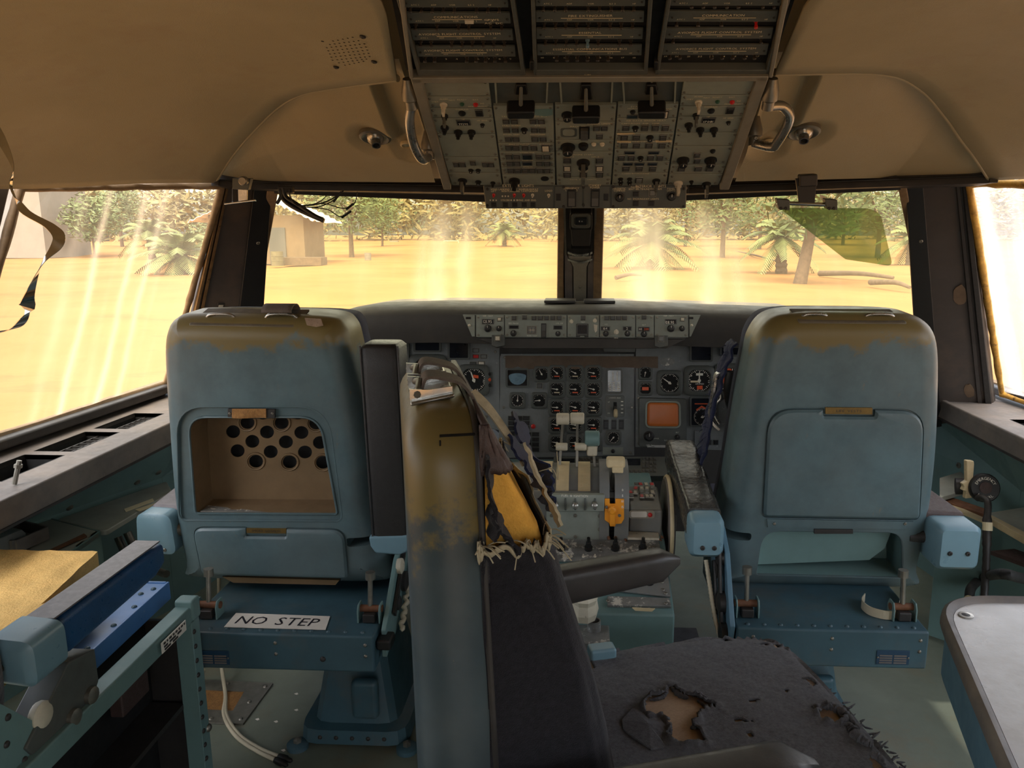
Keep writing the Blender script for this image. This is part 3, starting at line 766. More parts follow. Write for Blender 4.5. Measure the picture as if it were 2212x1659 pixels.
# right console
t = thing('side_console', (1.4, 2.2, 0), 'side console with broken wooden edge beside the seat with the closed back door', 'console')
g = G(); g.prism([PZ(u, v, .49) for u, v in ((2030, 1032), (2075, 1018), (2110, 1052), (2030, 1075))], (0, 0, -.015)); g.build('front_shelf', 'console_grey', t, bevel=.002)
g = G(); g.prism([PZ(u, v, .455) for u, v in ((2130, 1108), (2212, 1095), (2330, 1090), (2330, 1190), (2212, 1150))], (0, 0, -.02)); g.build('shelf_top', 'console_grey', t, bevel=.003)
g = G(); g.prism([PZ(u, v, .46) for u, v in ((2130, 1106), (2216, 1150), (2330, 1190), (2330, 1200), (2216, 1162), (2128, 1112))], (0, 0, -.022)); g.build('wooden_edge', 'cream', t, bevel=.002)
g = G(); g.prism([PZ(u, v, .47) for u, v in ((2040, 1068), (2128, 1098), (2132, 1112), (2040, 1082))], (0, 0, -.012)); g.build('broken_board', 'rust', t, bevel=.002)
g = G(); g.prism([PZ(u, v, .465) for u, v in ((2050, 1085), (2130, 1120), (2122, 1124), (2046, 1092))], (0, 0, -.008)); g.build('broken_board', 'cream', t)
g = G(); a, b = PZ(2132, 1112, .445), PZ(2360, 1212, .445); g.prism([a, b, b + V((0, 0, -.28)), a + V((0, 0, -.28))], V((.01, .01, 0))); g.build('console_side', 'teal', t)
g = G(); a, b = PZ(2140, 1190, .39), PZ(2330, 1260, .39); g.prism([a, b, b + V((.08, .02, 0)), a + V((.08, .02, 0))], (0, 0, -.012)); g.build('lower_shelf', 'leather_brown', t)
g = G(); a, b = PZ(2030, 1120, .42), PZ(2132, 1145, .42); g.prism([a, b, b + V((0, 0, -.41)), a + V((0, 0, -.41))], V((.004, .01, 0))); g.build('console_front', 'teal', t)
# ------------------------------------------------------------------ outside: sand, trees, buildings
GZ = -.8
def ground_mat():
    m, nt, o = _new('sand'); b = N(nt, 'ShaderNodeBsdfPrincipled'); b.inputs['Roughness'].default_value = .95; b.inputs['Specular IOR Level'].default_value = .1
    c = mixc(nt, ramp(nt, noise(nt, .16, 6, .6), [(.35, 0), (.7, 1)]), sx((140, 101, 60)), sx((157, 117, 73)))
    c = mixc(nt, ramp(nt, noise(nt, .5, 8, .75, loc=(5, 0, 0), stretch=(.35, 1, 1)), [(.56, 0), (.72, .6)]), c, sx((104, 74, 48)))
    c = mixc(nt, ramp(nt, noise(nt, 6, 6, .8), [(.6, 0), (.8, .5)]), c, sx((150, 112, 74)))
    L(nt, c, b.inputs['Base Color']); L(nt, b.outputs[0], o.inputs[0]); MATS['sand'] = m
ground_mat()
mat('bark', (96, 78, 62), .9, var=.3, vs=6, bump=.6, bs=30)
mat('leaf', (92, 104, 62), .7, var=.35, vs=1.2)
mat('leaf_dry', (128, 116, 74), .7, var=.35, vs=1.2)
mat('frond', (104, 112, 66), .6, var=.35, vs=1.5)
mat('render_wall', (128, 122, 112), .9, var=.08, vs=.8)
mat('hut_wall', (112, 92, 70), .9, var=.15, vs=2)
mat('roof_sheet', (222, 216, 206), .6, var=.12, vs=3)
mat('win_dark', (70, 72, 76), .3, var=.1)
mat('drum', (96, 90, 70), .7, var=.3, vs=3)
mat('red_cloth', (206, 70, 60), .7, var=.2, vs=4)
g = G()
def gz(u, v):
    x = -110 + 220 * u; y = -20 + 190 * v
    h = 0 if abs(x) < 4 and y < 6 else NZ.noise(V((x * .12, y * .12, 0))) * .25 + NZ.noise(V((x * .5, y * .5, 3))) * .05
    return V((x, y, GZ + h + max(0, y - 60) * .012))
g.grid(gz, 110, 95); o = g.build('ground', 'sand', smooth=180); o['kind'] = 'structure'
def gp(u, v, lift=0.): p = PZ(u, v, GZ); return p + V((0, 0, lift))
LEAFN = [0]
def crown(g, c, rx, ry, rz, n, sz, hollow=.35):
    for _ in range(n):
        d = V((random.gauss(0, 1), random.gauss(0, 1), random.gauss(0, 1))).normalized(); r = random.uniform(hollow, 1) ** .6
        cl = NZ.noise(d * 2.2 + c * .3)
        if cl < -.22: r *= .6
        p = c + V((d.x * rx, d.y * ry, d.z * rz)) * r * (1 + .25 * cl)
        a = V((random.gauss(0, 1), random.gauss(0, 1), random.gauss(0, .6))).normalized(); b = a.orthogonal().normalized(); s_ = sz * random.uniform(.5, 1.3)
        g.add([p - a * s_ * 1.6, p + b * s_ * .45, p + a * s_ * 1.6, p - b * s_ * .45], [(0, 1, 2, 3)])
def tree(u, v, h, rx, label, leafm='leaf', lean=0., n=1500, trunk=.2, cz=None, fork=True):
    b = gp(u, v); t = thing('tree', b, label, 'tree', 'trees on the sand outside')
    top = b + V((lean * h, 0, h * .62)); g = G()
    pth = spline([b - V((0, 0, .2)), b.lerp(top, .45) + V((lean * .3, 0, 0)), top], 6)
    g.tube(pth, [trunk * (1.15 - .5 * k / (len(pth) - 1)) for k in range(len(pth))], 9); g.build('trunk', 'bark', t, smooth=60)
    if fork:
        for k in range(5):
            a = 2 * math.pi * k / 5 + random.random(); e = top + V((math.cos(a) * rx * .6, math.sin(a) * rx * .6, h * random.uniform(.1, .3)))
            s0 = pth[int(len(pth) * random.uniform(.55, .95))]
            g = G(); g.tube(spline([s0, s0.lerp(e, .5) + V((0, 0, .2)), e], 4), [trunk * .5 * (1 - .08 * q) for q in range(9)], 6); g.build('branch', 'bark', t, smooth=60)
    g = G(); c = b + V((lean * h, 0, cz or h * .78))
    crown(g, c, rx * 1.15, rx * 1.15, h * .46, int(n * 1.25), .18); g.build('foliage', leafm, t)
    return t
def palm(u, v, h, L_, label, n=22, trunk=.24, droop=.55):
    b = gp(u, v); t = thing('palm_tree', b, label, 'palm', 'palms on the sand outside')
    top = b + V((random.uniform(-.1, .1) * h, 0, h)); g = G(); pth = [b.lerp(top, k / 14) - V((0, 0, .15 if k == 0 else 0)) for k in range(15)]
    g.tube(pth, [trunk * (1.1 + (.18 if k % 2 else 0) - .15 * k / 14) for k in range(15)], 9); g.build('trunk', 'bark', t)
    for k in range(n):
        az = 2.4 * k; el = 1.25 - 1.75 * (k / n); d = V((math.cos(az), math.sin(az), 0)); pts = []
        for i in range(9):
            q = i / 8; pts.append(top + d * L_ * q * math.cos(el) + V((0, 0, L_ * (q * math.sin(el) - droop * q * q))))
        g = G(); side = V((-d.y, d.x, 0))
        g.tube(pts, [.025 * (1 - .09 * i) for i in range(9)], 4)
        for i in range(1, 25):
            q = i / 25 * 8; i0 = min(7, int(q)); p = pts[i0].lerp(pts[i0 + 1], q - i0); tg = (pts[i0 + 1] - pts[i0]).normalized()
            for s_ in (-1, 1):
                ll = L_ * .27 * (1 - abs(i / 25 - .45)); tip = p + (side * s_ * .8 + tg * .6 - V((0, 0, .35))).normalized() * ll
                g.add([p - tg * .03, p + tg * .07, tip + tg * .02, tip - tg * .02], [(0, 1, 2, 3)])
        g.build('frond', 'frond', t)
    return t
def bush(u, v, r, h, label, m='leaf', n=700):
    b = gp(u, v); g = G(); crown(g, b + V((0, 0, h * .5)), r, r, h * .55, n, .13, .2); o = g.build('bush', m); tag(o, label, 'bush', 'bushes outside'); return o
# through the left side window
palm(395, 592, 1.0, 2.6, 'drooping palm clump nearest the left side window post', 26, .3, .5)
palm(330, 560, 2.0, 2.8, 'palm behind the drooping clump in the left side window', 22)
tree(205, 556, 4.2, 1.9, 'small bushy tree with thin trunk in the left side window', n=1100, trunk=.09)
tree(265, 540, 6.2, 2.6, 'taller tree beside the grey low wall in the left side window', n=1600)
bush(455, 560, 1.6, 3.4, 'dense shrub right at the edge of the left side window')
# left windscreen
tree(760, 556, 6.5, 3.4, 'leafy tree right beside the hut with the white roof', n=1800)
tree(826, 540, 6.0, 2.4, 'slim dark-trunked tree in the middle of the left windscreen', lean=.02, n=1200, trunk=.14)
tree(905, 520, 7.0, 4.0, 'broad tree behind the red cloth in the left windscreen', n=1800)
tree(1015, 522, 7.0, 3.6, 'broad tree just right of the red cloth in the left windscreen', n=1600)
palm(1090, 540, 2.2, 2.6, 'palm with hanging fronds below the overhead light panel', 20)
tree(1165, 505, 7, 3.6, 'distant tree close to the left of the centre post', n=900)
tree(680, 520, 8, 4.0, 'tall tree behind the hut with the white roof', 'leaf_dry', n=1800)
# right windscreen
palm(1410, 585, 1.5, 3.2, 'wide low palm nearest the right of the centre post', 28, .3, .55)
palm(1688, 590, 1.9, 2.3, 'short stout palm beside the leaning tree trunk', 22, .26)
tree(1727, 612, 5.6, 2.3, 'tree with a thick leaning bare trunk beside the stout palm', 'leaf', .09, 1300, .26)
tree(1560, 560, 6.5, 3.6, 'wide tree in the middle of the right windscreen', n=2000)
tree(1480, 540, 7.5, 3.8, 'tall tree behind the wide low palm', 'leaf_dry', n=1800)
tree(1640, 545, 7.0, 3.4, 'tall tree behind the short stout palm', 'leaf_dry', n=1500)
tree(1895, 560, 6.2, 3.0, 'tree seen behind the green sun visor', n=1700)
palm(1965, 575, 1.6, 2.4, 'palm between the green sun visor and the right post', 20)
tree(1820, 538, 7.5, 4.0, 'tall tree far behind the green sun visor', 'leaf_dry', n=1700)
tree(1335, 520, 7.0, 3.4, 'distant tree close to the right of the centre post', 'leaf_dry', n=1200)
# scrub line far off, closing the view
g = G()
for k in range(46):
    x = -95 + 190 * k / 45 + random.uniform(-2, 2); y = random.uniform(118, 134); c = V((x * 1.25, y, GZ + 5.4)); crown(g, c, 5.6, 3.2, 6.4, 560, .5, .3)
o = g.build('distant_treeline', 'leaf_dry'); tag(o, 'hazy far tree line closing the view outside', 'trees', kind='stuff')
# grey building and low wall far left
b = V((-66, 62, GZ)); t = thing('building', b, 'long grey building with dark windows seen through the left side window', 'building')
bx = b
g = G(); g.box(bx + V((0, 3, 4.5)), (44, 6, 9)); g.build('wall', 'render_wall', t)
for k in range(10):
    g = G(); g.box(bx + V((-16 + k * 3.7, -.02, 3.0)), (1.9, .1, .8)); g.build('window', 'win_dark', t)
    g = G(); x = bx.x - 17.2 + k * 3.7; g.tube([V((x, bx.y - .12, b.z + 8.8)), V((x, bx.y - .12, b.z + 4.6)), V((x + .9, bx.y - .12, b.z + 4.6))], .06, 6); g.build('pipe', 'steel_dull', t)
g = G(); p = gp(-60, 535); q = gp(235, 530); g.prism([p, q, q + V((0, 0, 2.2)), p + V((0, 0, 2.2))], (0, .3, 0)); tag(g.build('garden_wall', 'render_wall'), 'low plain grey wall in front of the far grey building', 'wall')
# hut with white sheet roof
b = gp(610, 572); t = thing('hut', b, 'brown hut with pale sheet roof at the left edge of the left windscreen', 'hut')
g = G(); g.box(b + V((-2.0, 3, 1.6)), (6.4, 4, 3.2)); g.build('wall', 'hut_wall', t)
for s_ in (0, 1):
    g = G(); z = b.z; y0 = b.y + .6; 
    pts = [V((b.x - 1.8, y0 - .4, z + 4.6)), V((b.x + 2.4 if s_ else b.x - 6.2, y0 - .4, z + 2.7))]
    n = 14; g.grid(lambda u, v: pts[0].lerp(pts[1], u) + V((0, 5.4 * v, .06 * math.sin(u * 60) + .1 * random.random())), 30, 6); g.build('roof_sheet', 'roof_sheet', t, solid=.03)
g = G(); g.box(b + V((-.6, .95, 1.2)), (1.1, .1, 2.4)); g.build('doorway', 'win_dark', t)
g = G(); g.box(b + V((1.6, -.3, .25)), (2.6, 1.2, .5)); tag(g.build('timber_stack', 'bark'), 'low stack of timber in front of the hut', 'timber')
for k, (u, v, label) in enumerate(((600, 574, 'weathered oil drum standing in front of the hut'), (795, 562, 'pale small drum standing alone on the sand'))):
    b = gp(u, v); g = G(); h = .9 if k == 0 else .55; r = .38 if k == 0 else .25
    g.lathe(b, (0, 0, 1), [(r, 0), (r, h * .33), (r * 1.05, h * .35), (r, h * .37), (r, h * .66), (r * 1.05, h * .68), (r, h * .7), (r, h), (r * .9, h), (r * .9, h - .03)], 16); tag(g.build('oil_drum', 'drum' if k == 0 else 'render_wall', smooth=40), label, 'drum')
b = gp(852, 532); g = G(); g.lathe(b + V((-.7, 0, .42)), (1, 0, 0), [(.3, 0), (.42, .08), (.42, 1.3), (.3, 1.4)], 16); tag(g.build('water_tank', 'drum', smooth=40), 'dark tank lying on its side near the slim tree', 'tank')
b = gp(897, 533); g = G(); g.grid(lambda u, v: b + V((-1 + 2 * u, .8 * v, .12 + .16 * NZ.noise(V((u * 4, v * 3, 1))) + .2 * math.sin(math.pi * v))), 12, 6); tag(g.build('red_tarpaulin', 'red_cloth', smooth=180, solid=.01), 'crumpled red sheet lying on the sand', 'sheet')
b = gp(975, 535); t = thing('goal_frame', b, 'thin pale frame standing on the sand right of the red sheet', 'frame')
for p, q in (((-1, 0, 0), (-1, 0, .9)), ((1, 0, 0), (1, 0, .9)), ((-1, 0, .9), (1, 0, .9))): g = G(); g.cyl(b + V(p), b + V(q), .05, n=8); g.build('bar', 'cream', t)
for u0, v0, u1, v1, r, label in ((1770, 596, 1930, 606, .14, 'fallen grey tree trunk lying under the green sun visor'), (1880, 616, 1965, 628, .12, 'curved fallen trunk lying before the right windscreen post'), (1580, 545, 1700, 575, .1, 'thin fallen trunk lying behind the stout palm'), (1330, 606, 1385, 600, .1, 'fallen branch lying under the wide low palm')):
    a, b = gp(u0, v0, .12), gp(u1, v1, .12); g = G(); pt = spline([a, a.lerp(b, .5) + V((0, -.5, .12)), b], 8); g.tube(pt, [r * (1 - .03 * k) for k in range(len(pt))], 8); tag(g.build('fallen_trunk', 'bark', smooth=60), label, 'log')
# ------------------------------------------------------------------ small controls, shared meshes
def multi(parts, name):
    """mesh from several (G, material, smooth) pieces"""
    vs, fs, mi, sm = [], [], [], []; me = bpy.data.meshes.new(name)
    for k, (g, m, s_) in enumerate(parts):
        o = len(vs); vs += [tuple(v) for v in g.v]; fs += [tuple(i + o for i in f) for f in g.f]; mi += [k] * len(g.f); sm += [bool(s_)] * len(g.f)
        me.materials.append(MATS[m])
    me.from_pydata(vs, [], fs); me.polygons.foreach_set('material_index', mi); me.polygons.foreach_set('use_smooth', sm)
    me.set_sharp_from_angle(angle=math.radians(40)); return me
def unitbox(x0, x1, y0, y1, z0, z1, ch=0.):
    g = G(); a = [(x0, y0), (x1, y0), (x1, y1), (x0, y1)]; r0 = [V((x, y, z0)) for x, y in a]
    cx, cy = (x0 + x1) / 2, (y0 + y1) / 2
    r1 = [V((x, y, z1 - ch * .6)) for x, y in a]; r2 = [V((cx + (x - cx) * (1 - ch), cy + (y - cy) * (1 - ch), z1)) for x, y in a]
    g.loft([r0, r1, r2], False, True); return g
def btn_mesh(cap, nm): return multi([(unitbox(-.5, .5, -.5, .5, 0, .25, .04), 'steel_dull' if cap != 'black' else 'panel_dark', 0), (unitbox(-.43, .43, -.42, .42, .2, .27, .02), 'black', 0), (unitbox(-.36, .36, -.34, .34, .2, .42, .14), cap, 0)], nm)
BTN = {c: btn_mesh(c, 'push_button') for c in ('key', 'key_white', 'lamp_red', 'black', 'pedestal')}
WIN = multi([(unitbox(-.5, .5, -.5, .5, 0, .12, .08), 'key', 0), (unitbox(-.42, .42, -.36, .36, .1, .14, .02), 'screen_dark', 0)], 'readout')
gk = G(); gk.lathe((0, 0, 0), (0, 0, 1), [(1.15, 0), (1.15, .25), (.85, .35), (.8, 1.25), (.65, 1.4), (.1, 1.4)], 16, False, True)
gi = G(); gi.box((0, .4, 1.42), (.12, .7, .05)); KNOB = multi([(gk, 'black', 1), (gi, 'legend', 0)], 'knob')
gk2 = G(); gk2.lathe((0, 0, 0), (0, 0, 1), [(1.2, 0), (1.2, .5), (.8, .6), (.75, 1.5), (.5, 1.6), (.48, 2.4), (.1, 2.45)], 14, False, True); KNOB2 = multi([(gk2, 'black', 1)], 'dual_knob')
gk3 = G(); gk3.lathe((0, 0, 0), (0, 0, 1), [(1.1, 0), (1.1, .2), (.8, .3), (.8, .7), (.3, .75)], 16, False, True); gb = unitbox(-.34, .34, -1.05, 1.05, .6, 2.0, .12); KEYK = multi([(gk3, 'key_white', 1), (gb, 'key_white', 0)], 'selector_knob'); KEYD = multi([(gk3, 'black', 1), (gb, 'steel_dull', 0)], 'selector_knob')
gt = G(); gt.lathe((0, 0, 0), (0, 0, 1), [(1, 0), (1, .3), (.7, .45), (.1, .45)], 10, False, True); gt.lathe((0, 0, .3), (0, -.35, 1), [(.32, 0), (.38, 1.5), (.5, 2.1), (.3, 2.4), (.05, 2.45)], 8, False, True)
TOG = multi([(gt, 'steel', 1)], 'toggle_switch'); TOGR = multi([(gt, 'lamp_red', 1)], 'toggle_switch'); TOGW = multi([(gt, 'key_white', 1)], 'toggle_switch')
gl_ = G(); gl_.lathe((0, 0, 0), (0, 0, 1), [(1, 0), (1, .4), (.8, .5), (.78, .8), (.4, 1.1), (.05, 1.15)], 12, False, True)
LAMP = {c: multi([(gl_, c, 1)], 'indicator_lamp') for c in ('lamp_red', 'lamp_green', 'key_white', 'flag_orange', 'black')}
gr = G(); gr.add([V((x, y, z)) for x in (-.5, .5) for y, z in ((-.5, 0), (.5, 0), (.5, .55), (0, .25), (-.5, .45))], [(0, 1, 2, 3, 4), (9, 8, 7, 6, 5)] + [(i, (i + 1) % 5, (i + 1) % 5 + 5, i + 5) for i in range(5)][::1])
ROCK = multi([(unitbox(-.7, .7, -.6, .6, 0, .1, .05), 'black', 0), (gr, 'key', 0)], 'rocker_switch')
gc = G(); gc.lathe((0, 0, 0), (0, 0, 1), [(1, 0), (1, .5), (.6, .55), (.55, 1.5), (.8, 1.55), (.8, 2.1), (.6, 2.3), (.05, 2.3)], 10, False, True)
CBR = {c: multi([(gc, c, 1)], 'circuit_breaker') for c in ('black', 'lamp_red', 'glass_blue', 'steel_dull')}
CBR['black'].materials[0] = MATS['breaker']
# round instruments: octagonal bezel, dial, graduations, pointer
ob = [(math.cos(a) * r, math.sin(a) * r) for a, r in [(math.pi / 4 * k + math.pi / 8, 1.18) for k in range(8)]]
oc = roundpoly([(-1, -1), (1, -1), (1, 1), (-1, 1)], .42, 3)
g1 = G(); g1.loft([[V((x, y, 0)) for x, y in oc], [V((x, y, .14)) for x, y in oc], [V((x * .93, y * .93, .2)) for x, y in oc], [V((math.cos(math.atan2(y, x)) * .84, math.sin(math.atan2(y, x)) * .84, .2)) for x, y in oc], [V((math.cos(math.atan2(y, x)) * .78, math.sin(math.atan2(y, x)) * .78, .06)) for x, y in oc]], False, True)
BEZ = multi([(g1, 'panel_dark', 0)], 'gauge_bezel')
g2 = G(); g2.lathe((0, 0, .07), (0, 0, 1), [(.78, 0), (.78, .005), (.02, .006)], 24, False, True)
DIAL = multi([(g2, 'void', 0)], 'dial_face')
def ticks(n, a0, a1, r0=.58, r1=.72, m='legend', long=3):
    g = G()
    for k in range(n + 1):
        a = math.radians(a0 + (a1 - a0) * k / n); q = r0 if k % long == 0 else (r0 + r1) / 2; c, s_ = math.cos(a), math.sin(a); w = .022
        g.add([V((c * q - s_ * w, s_ * q + c * w, .085)), V((c * q + s_ * w, s_ * q - c * w, .085)), V((c * r1 + s_ * w, s_ * r1 - c * w, .085)), V((c * r1 - s_ * w, s_ * r1 + c * w, .085))], [(0, 1, 2, 3)])
    return g
TK = [multi([(ticks(18, 220, -60), 'legend', 0)], 'graduations'), multi([(ticks(36, 0, 350), 'legend', 0)], 'graduations'), multi([(ticks(12, 200, 20), 'legend', 0)], 'graduations')]
gn = G(); gn.add([V((-.05, -.15, .1)), V((.05, -.15, .1)), V((.035, .5, .1)), V((0, .62, .1)), V((-.035, .5, .1))], [(0, 1, 2, 3, 4)]); gn.lathe((0, 0, .085), (0, 0, 1), [(.11, 0), (.11, .03), (.02, .04)], 10, False, True)
NEED = multi([(gn, 'legend', 0)], 'pointer'); NEEDO = multi([(gn, 'flag_orange', 0)], 'pointer')
gf = G(); gf.box((0, -.36, .09), (.62, .12, .01)); FLAG = {c: multi([(gf, c, 0)], 'warning_flag') for c in ('flag_orange', 'legend_dim')}
def pq(g, pl, pts, h0, h1): g.prism([pl.at(u, v, h0) for u, v in pts], pl.n * (h1 - h0)); return g
def ctl(me, pl, par, u, v, w, h=None, name=None, rot=0., lift=0., zs=None):
    """place a shared control on a panel: w,h in photo pixels across the panel"""
    k = pl.scale(u, v); sx_ = w * k; m = pl.mat(u, v, lift, rot)
    du = (pl.at(u, v + 3) - pl.at(u, v - 3)).length / 6
    sy_ = sx_ if h is None else h * du
    sz = zs if zs is not None else (sx_ if h is None else min(sx_, sy_))
    return inst(me, name or me.name.split('.')[0], par, m @ MX.Diagonal((sx_, sy_, sz, 1)))
def gauge(pl, par, u, v, r, ang=60, tk=0, flag=None, need=True, name='round_gauge'):
    k = pl.scale(u, v) * r; m = pl.mat(u, v, .001) @ MX.Diagonal((k, k, k, 1))
    b = inst(BEZ, name, par, m)
    inst(DIAL, 'dial_face', b, m); inst(TK[tk], 'graduations', b, m)
    if need: inst(NEED, 'pointer', b, m @ MX.Rotation(math.radians(ang), 4, 'Z'))
    if flag: inst(FLAG[flag], 'warning_flag', b, m)
    return b
def screen(pl, par, u, v, w, h, m='screen_dark', name='display', fr='panel_dark', border=4, ht=.012, r=6):
    ow = roundpoly([(u - w / 2, v - h / 2), (u + w / 2, v - h / 2), (u + w / 2, v + h / 2), (u - w / 2, v + h / 2)], r, 3); iw = inset(ow, border)
    g = G(); g.loft([[pl.at(a, b, 0) for a, b in ow], [pl.at(a, b, ht) for a, b in ow], [pl.at(a, b, ht) for a, b in iw], [pl.at(a, b, ht * .4) for a, b in iw]], False, False)
    o = g.build(name, fr, par, fix=True)
    g = G(); pq(g, pl, inset(iw, -.3), ht * .2, ht * .42); g.build('screen_face', m, o)
    return o
# ------------------------------------------------------------------ glareshield and mode panel
t = thing('glareshield', (0, 2.75, 1.0), 'long dark glareshield hood above the instrument panel', 'glareshield')
g = G(); xs = [-.90, -.875, -.84, -.79, -.72, -.5, -.25, -.1, .1, .3, .45, .6, .75, .82, .87, .90]; rings = []
for x in xs:
    e = max(0, (abs(x) - .70) / .2); dz = -.05 * e ** 2.2 - .012 * max(0, x) ; fwd = -.25 * max(0, abs(x) - .45)
    fl = .03 * NZ.noise(V((x * 3, 0, 0))) * .2
    rings.append([V((x, y + (fwd if y > 2.65 else fwd * .25), z + dz + fl)) for y, z in ((2.63, .950), (2.60, .955), (2.592, 1.0), (2.595, 1.05), (2.605, 1.068), (2.63, 1.078), (2.75, 1.082), (3.10, 1.068), (3.16, 1.02), (3.16, .95))])
g.loft(rings, True, True, True); g.build('hood', 'brow', t, smooth=50, fix=True)
for u0, u1 in ((1168, 1240), (1263, 1335)):
    a, b = PZ(u0, 664, 1.082), PZ(u1, 664, 1.082); a.y = b.y = 2.72; g = G(); g.box(((a.x + b.x) / 2 * .95, 2.76, 1.088), (abs(b.x - a.x) * 1.0, .10, .010)); g.build('defrost_cover', 'dark', t, bevel=.003)
PF = Plane((0, 2.578, 1.0), (0, -1, .22))
Kb = lambda x, y: (680 + x / 2.212, 640 + y / 2.212)         # coordinates read off an enlarged crop of the photo
fcu = thing('autopilot_panel', (0, 2.58, .96), 'grey autopilot mode panel with knobs and readouts set into the glareshield', 'control panel')
g = G(); pq(g, PF, [(1000, 679), (1514, 680), (1480, 732), (1032, 730)], -.012, .0); g.build('panel_back', 'panel_dark', fcu, bevel=.002)
g = G(); pq(g, PF, [(1030, 731), (1480, 733), (1440, 752), (1090, 752)], -.012, .0); g.build('lower_hood', 'brow', fcu)
lt = G()
cols = [1028, 1090, 1225, 1295, 1373, 1413, 1487]
for i in range(6):
    g = G(); pq(g, PF, [(cols[i] + 1, 681), (cols[i + 1] - 1, 681.5), (cols[i + 1] - 1, 729), (cols[i] + 1, 728)], 0, .006); g.build('module', 'panel', fcu, bevel=.0012)
    for a, b in ((cols[i] + 6, 686), (cols[i + 1] - 6, 686), (cols[i] + 6, 724), (cols[i + 1] - 6, 724)): ctl(SCREW, PF, fcu, a, b, 2.4, name='screw', lift=.006)
for s_, pts in ((0, [(1000, 680), (1026, 681), (1026, 727), (1020, 727)]), (1, [(1489, 681), (1513, 681), (1492, 727), (1489, 727)])): g = G(); pq(g, PF, pts, 0, .006); g.build('end_module', 'panel', fcu)
def fb(me, x, y, w, h=None, **k): u, v = Kb(x, y); return ctl(me, PF, fcu, u, v, w, h, lift=.006, **k)
for x in (828, 1700): fb(WIN, x, 122, 26, 11)
text(lt, '121.95', PF.mat(*Kb(828, 122), .0085), .010, .030); text(lt, '108.90', PF.mat(*Kb(1695, 126), .0085), .010, .030)
for x in (828, 1700): fb(KNOB, x, 155, 7); fb(KNOB, x + 53, 155, 5.5); fb(BTN['key_white'], x + 55, 112, 9, 9)
for x in (740, 1800): fb(LAMP['key_white'], x, 140, 3); fb(WIN, x - 5, 105, 12, 5)
for x, y in ((953, 105), (1003, 102), (1048, 105), (1282, 105), (1572, 102)): fb(BTN['key'], x, y, 11, 11)
for k in range(4): fb(BTN['key'], 1078 + k * 30, 105, 11, 11)
for k in range(4): fb(BTN['key'], 1395 + k * 28, 105, 12, 11)
fb(WIN, 952, 148, 22, 8); fb(BTN['key_white'], 1037, 162, 21, 18, zs=.004)
for k in range(2):
    for j in range(3): fb(BTN['pedestal'], 1024 + j * 13, 153 + k * 18, 5, 7)
fb(ROCK, 1094, 165, 8, 26); fb(WIN, 1162, 150, 20, 9); fb(KNOB, 1162, 180, 5); fb(KNOB, 950, 178, 6)
for x, y in ((1226, 122), (1338, 118)): fb(KEYK, x, y, 4)
fb(WIN, 1278, 160, 24, 26)
for x in (1258, 1298): fb(ROCK, x, 165, 6, 24)
g = G(); u, v = Kb(1342, 155); pq(g, PF, [(u - 4, v - 9), (u + 4, v - 7), (u + 3, v + 5), (u - 1, v + 9), (u - 3, v + 3)], .006, .0075); g.build('peeled_paint', 'key_white', fcu)
for x, s_ in ((1388, '164'), (1492, '2')): fb(WIN, x, 155, 20, 9); text(lt, s_, PF.mat(*Kb(x, 155), .0085), .008)
fb(KEYK, 1440, 172, 5); fb(KNOB, 1390, 180, 5.5); fb(KNOB, 1493, 180, 5.5); fb(WIN, 1572, 158, 26, 10); fb(KNOB, 1572, 182, 6)
text(lt, '40', PF.mat(*Kb(1556, 158), .0085), .007); lo = G(); text(lo, '200', PF.mat(*Kb(1584, 158), .0085), .007); lo.build('red_digits', 'flag_orange', fcu)
for s_, x, y in (('VHF - NAV', 828, 95), ('VHF - NAV', 1690, 95), ('SPD MACH', 950, 130), ('HDG', 1440, 200), ('ALT', 1572, 138), ('PUSH FAST', 1040, 190), ('LVL CH', 1170, 130), ('V/S', 1392, 135), ('TEST', 1282, 125)): text(lt, s_, PF.mat(*Kb(x, y), .0065), .0045)
lt.build('lettering', 'legend', fcu)
for u, v in ((1077, 737), (1428, 738)):
    g = G(); pq(g, PF, [(u - 14, v - 13), (u + 14, v - 13), (u + 14, v + 10), (u - 4, v + 14), (u - 14, v + 10)], -.02, .012); b_ = g.build('annunciator_box', 'panel_dark', fcu, bevel=.002); ctl(BTN['key_white' if u < 1200 else 'pedestal'], PF, b_, u - 1, v - 5, 13, 13, lift=.012)
g = G(); pq(g, PF, [(735, 690), (770, 692), (745, 722), (738, 722)], -.004, .006); b_ = g.build('side_speaker_plate', 'panel_dark', fcu); ctl(KNOB, PF, b_, 747, 708, 5, lift=.006)
# ------------------------------------------------------------------ main instrument panel
PM = Plane((0, 2.76, .72), (0, -1, .14))
ip = thing('instrument_panel', (0, 2.78, .45), 'wide grey main instrument panel full of round gauges', 'instrument panel')
for nm, pts, m in (('left_panel', [(700, 738), (1079, 738), (1079, 930), (960, 905), (740, 905)], 'main_panel'), ('centre_panel', [(1082, 764), (1370, 764), (1370, 984), (1076, 990)], 'main_panel'), ('right_panel', [(1373, 738), (1800, 738), (1800, 962), (1373, 966)], 'main_panel')):
    g = G(); pq(g, PM, pts, -.02, 0); g.build(nm, m, ip, bevel=.002)
g = G(); pq(g, PM, [(700, 742), (1800, 742), (1800, 770), (700, 770)], -.06, -.03); g.build('upper_back', 'brow', ip)
for u, v in ((1090, 772), (1362, 772), (1088, 978), (1362, 978), (1380, 958), (1070, 760), (1088, 880), (1365, 880), (1380, 860), (1050, 900), (1000, 905)): ctl(SCREW, PM, ip, u, v, 3, name='screw')
g = G(); n = 24
edge = [(1092 + (1421 - 1092) * k / n, 794 + 5 * NZ.noise(V((k * .7, 0, 0))) + (4 if k in (3, 4, 11) else 0)) for k in range(n + 1)]
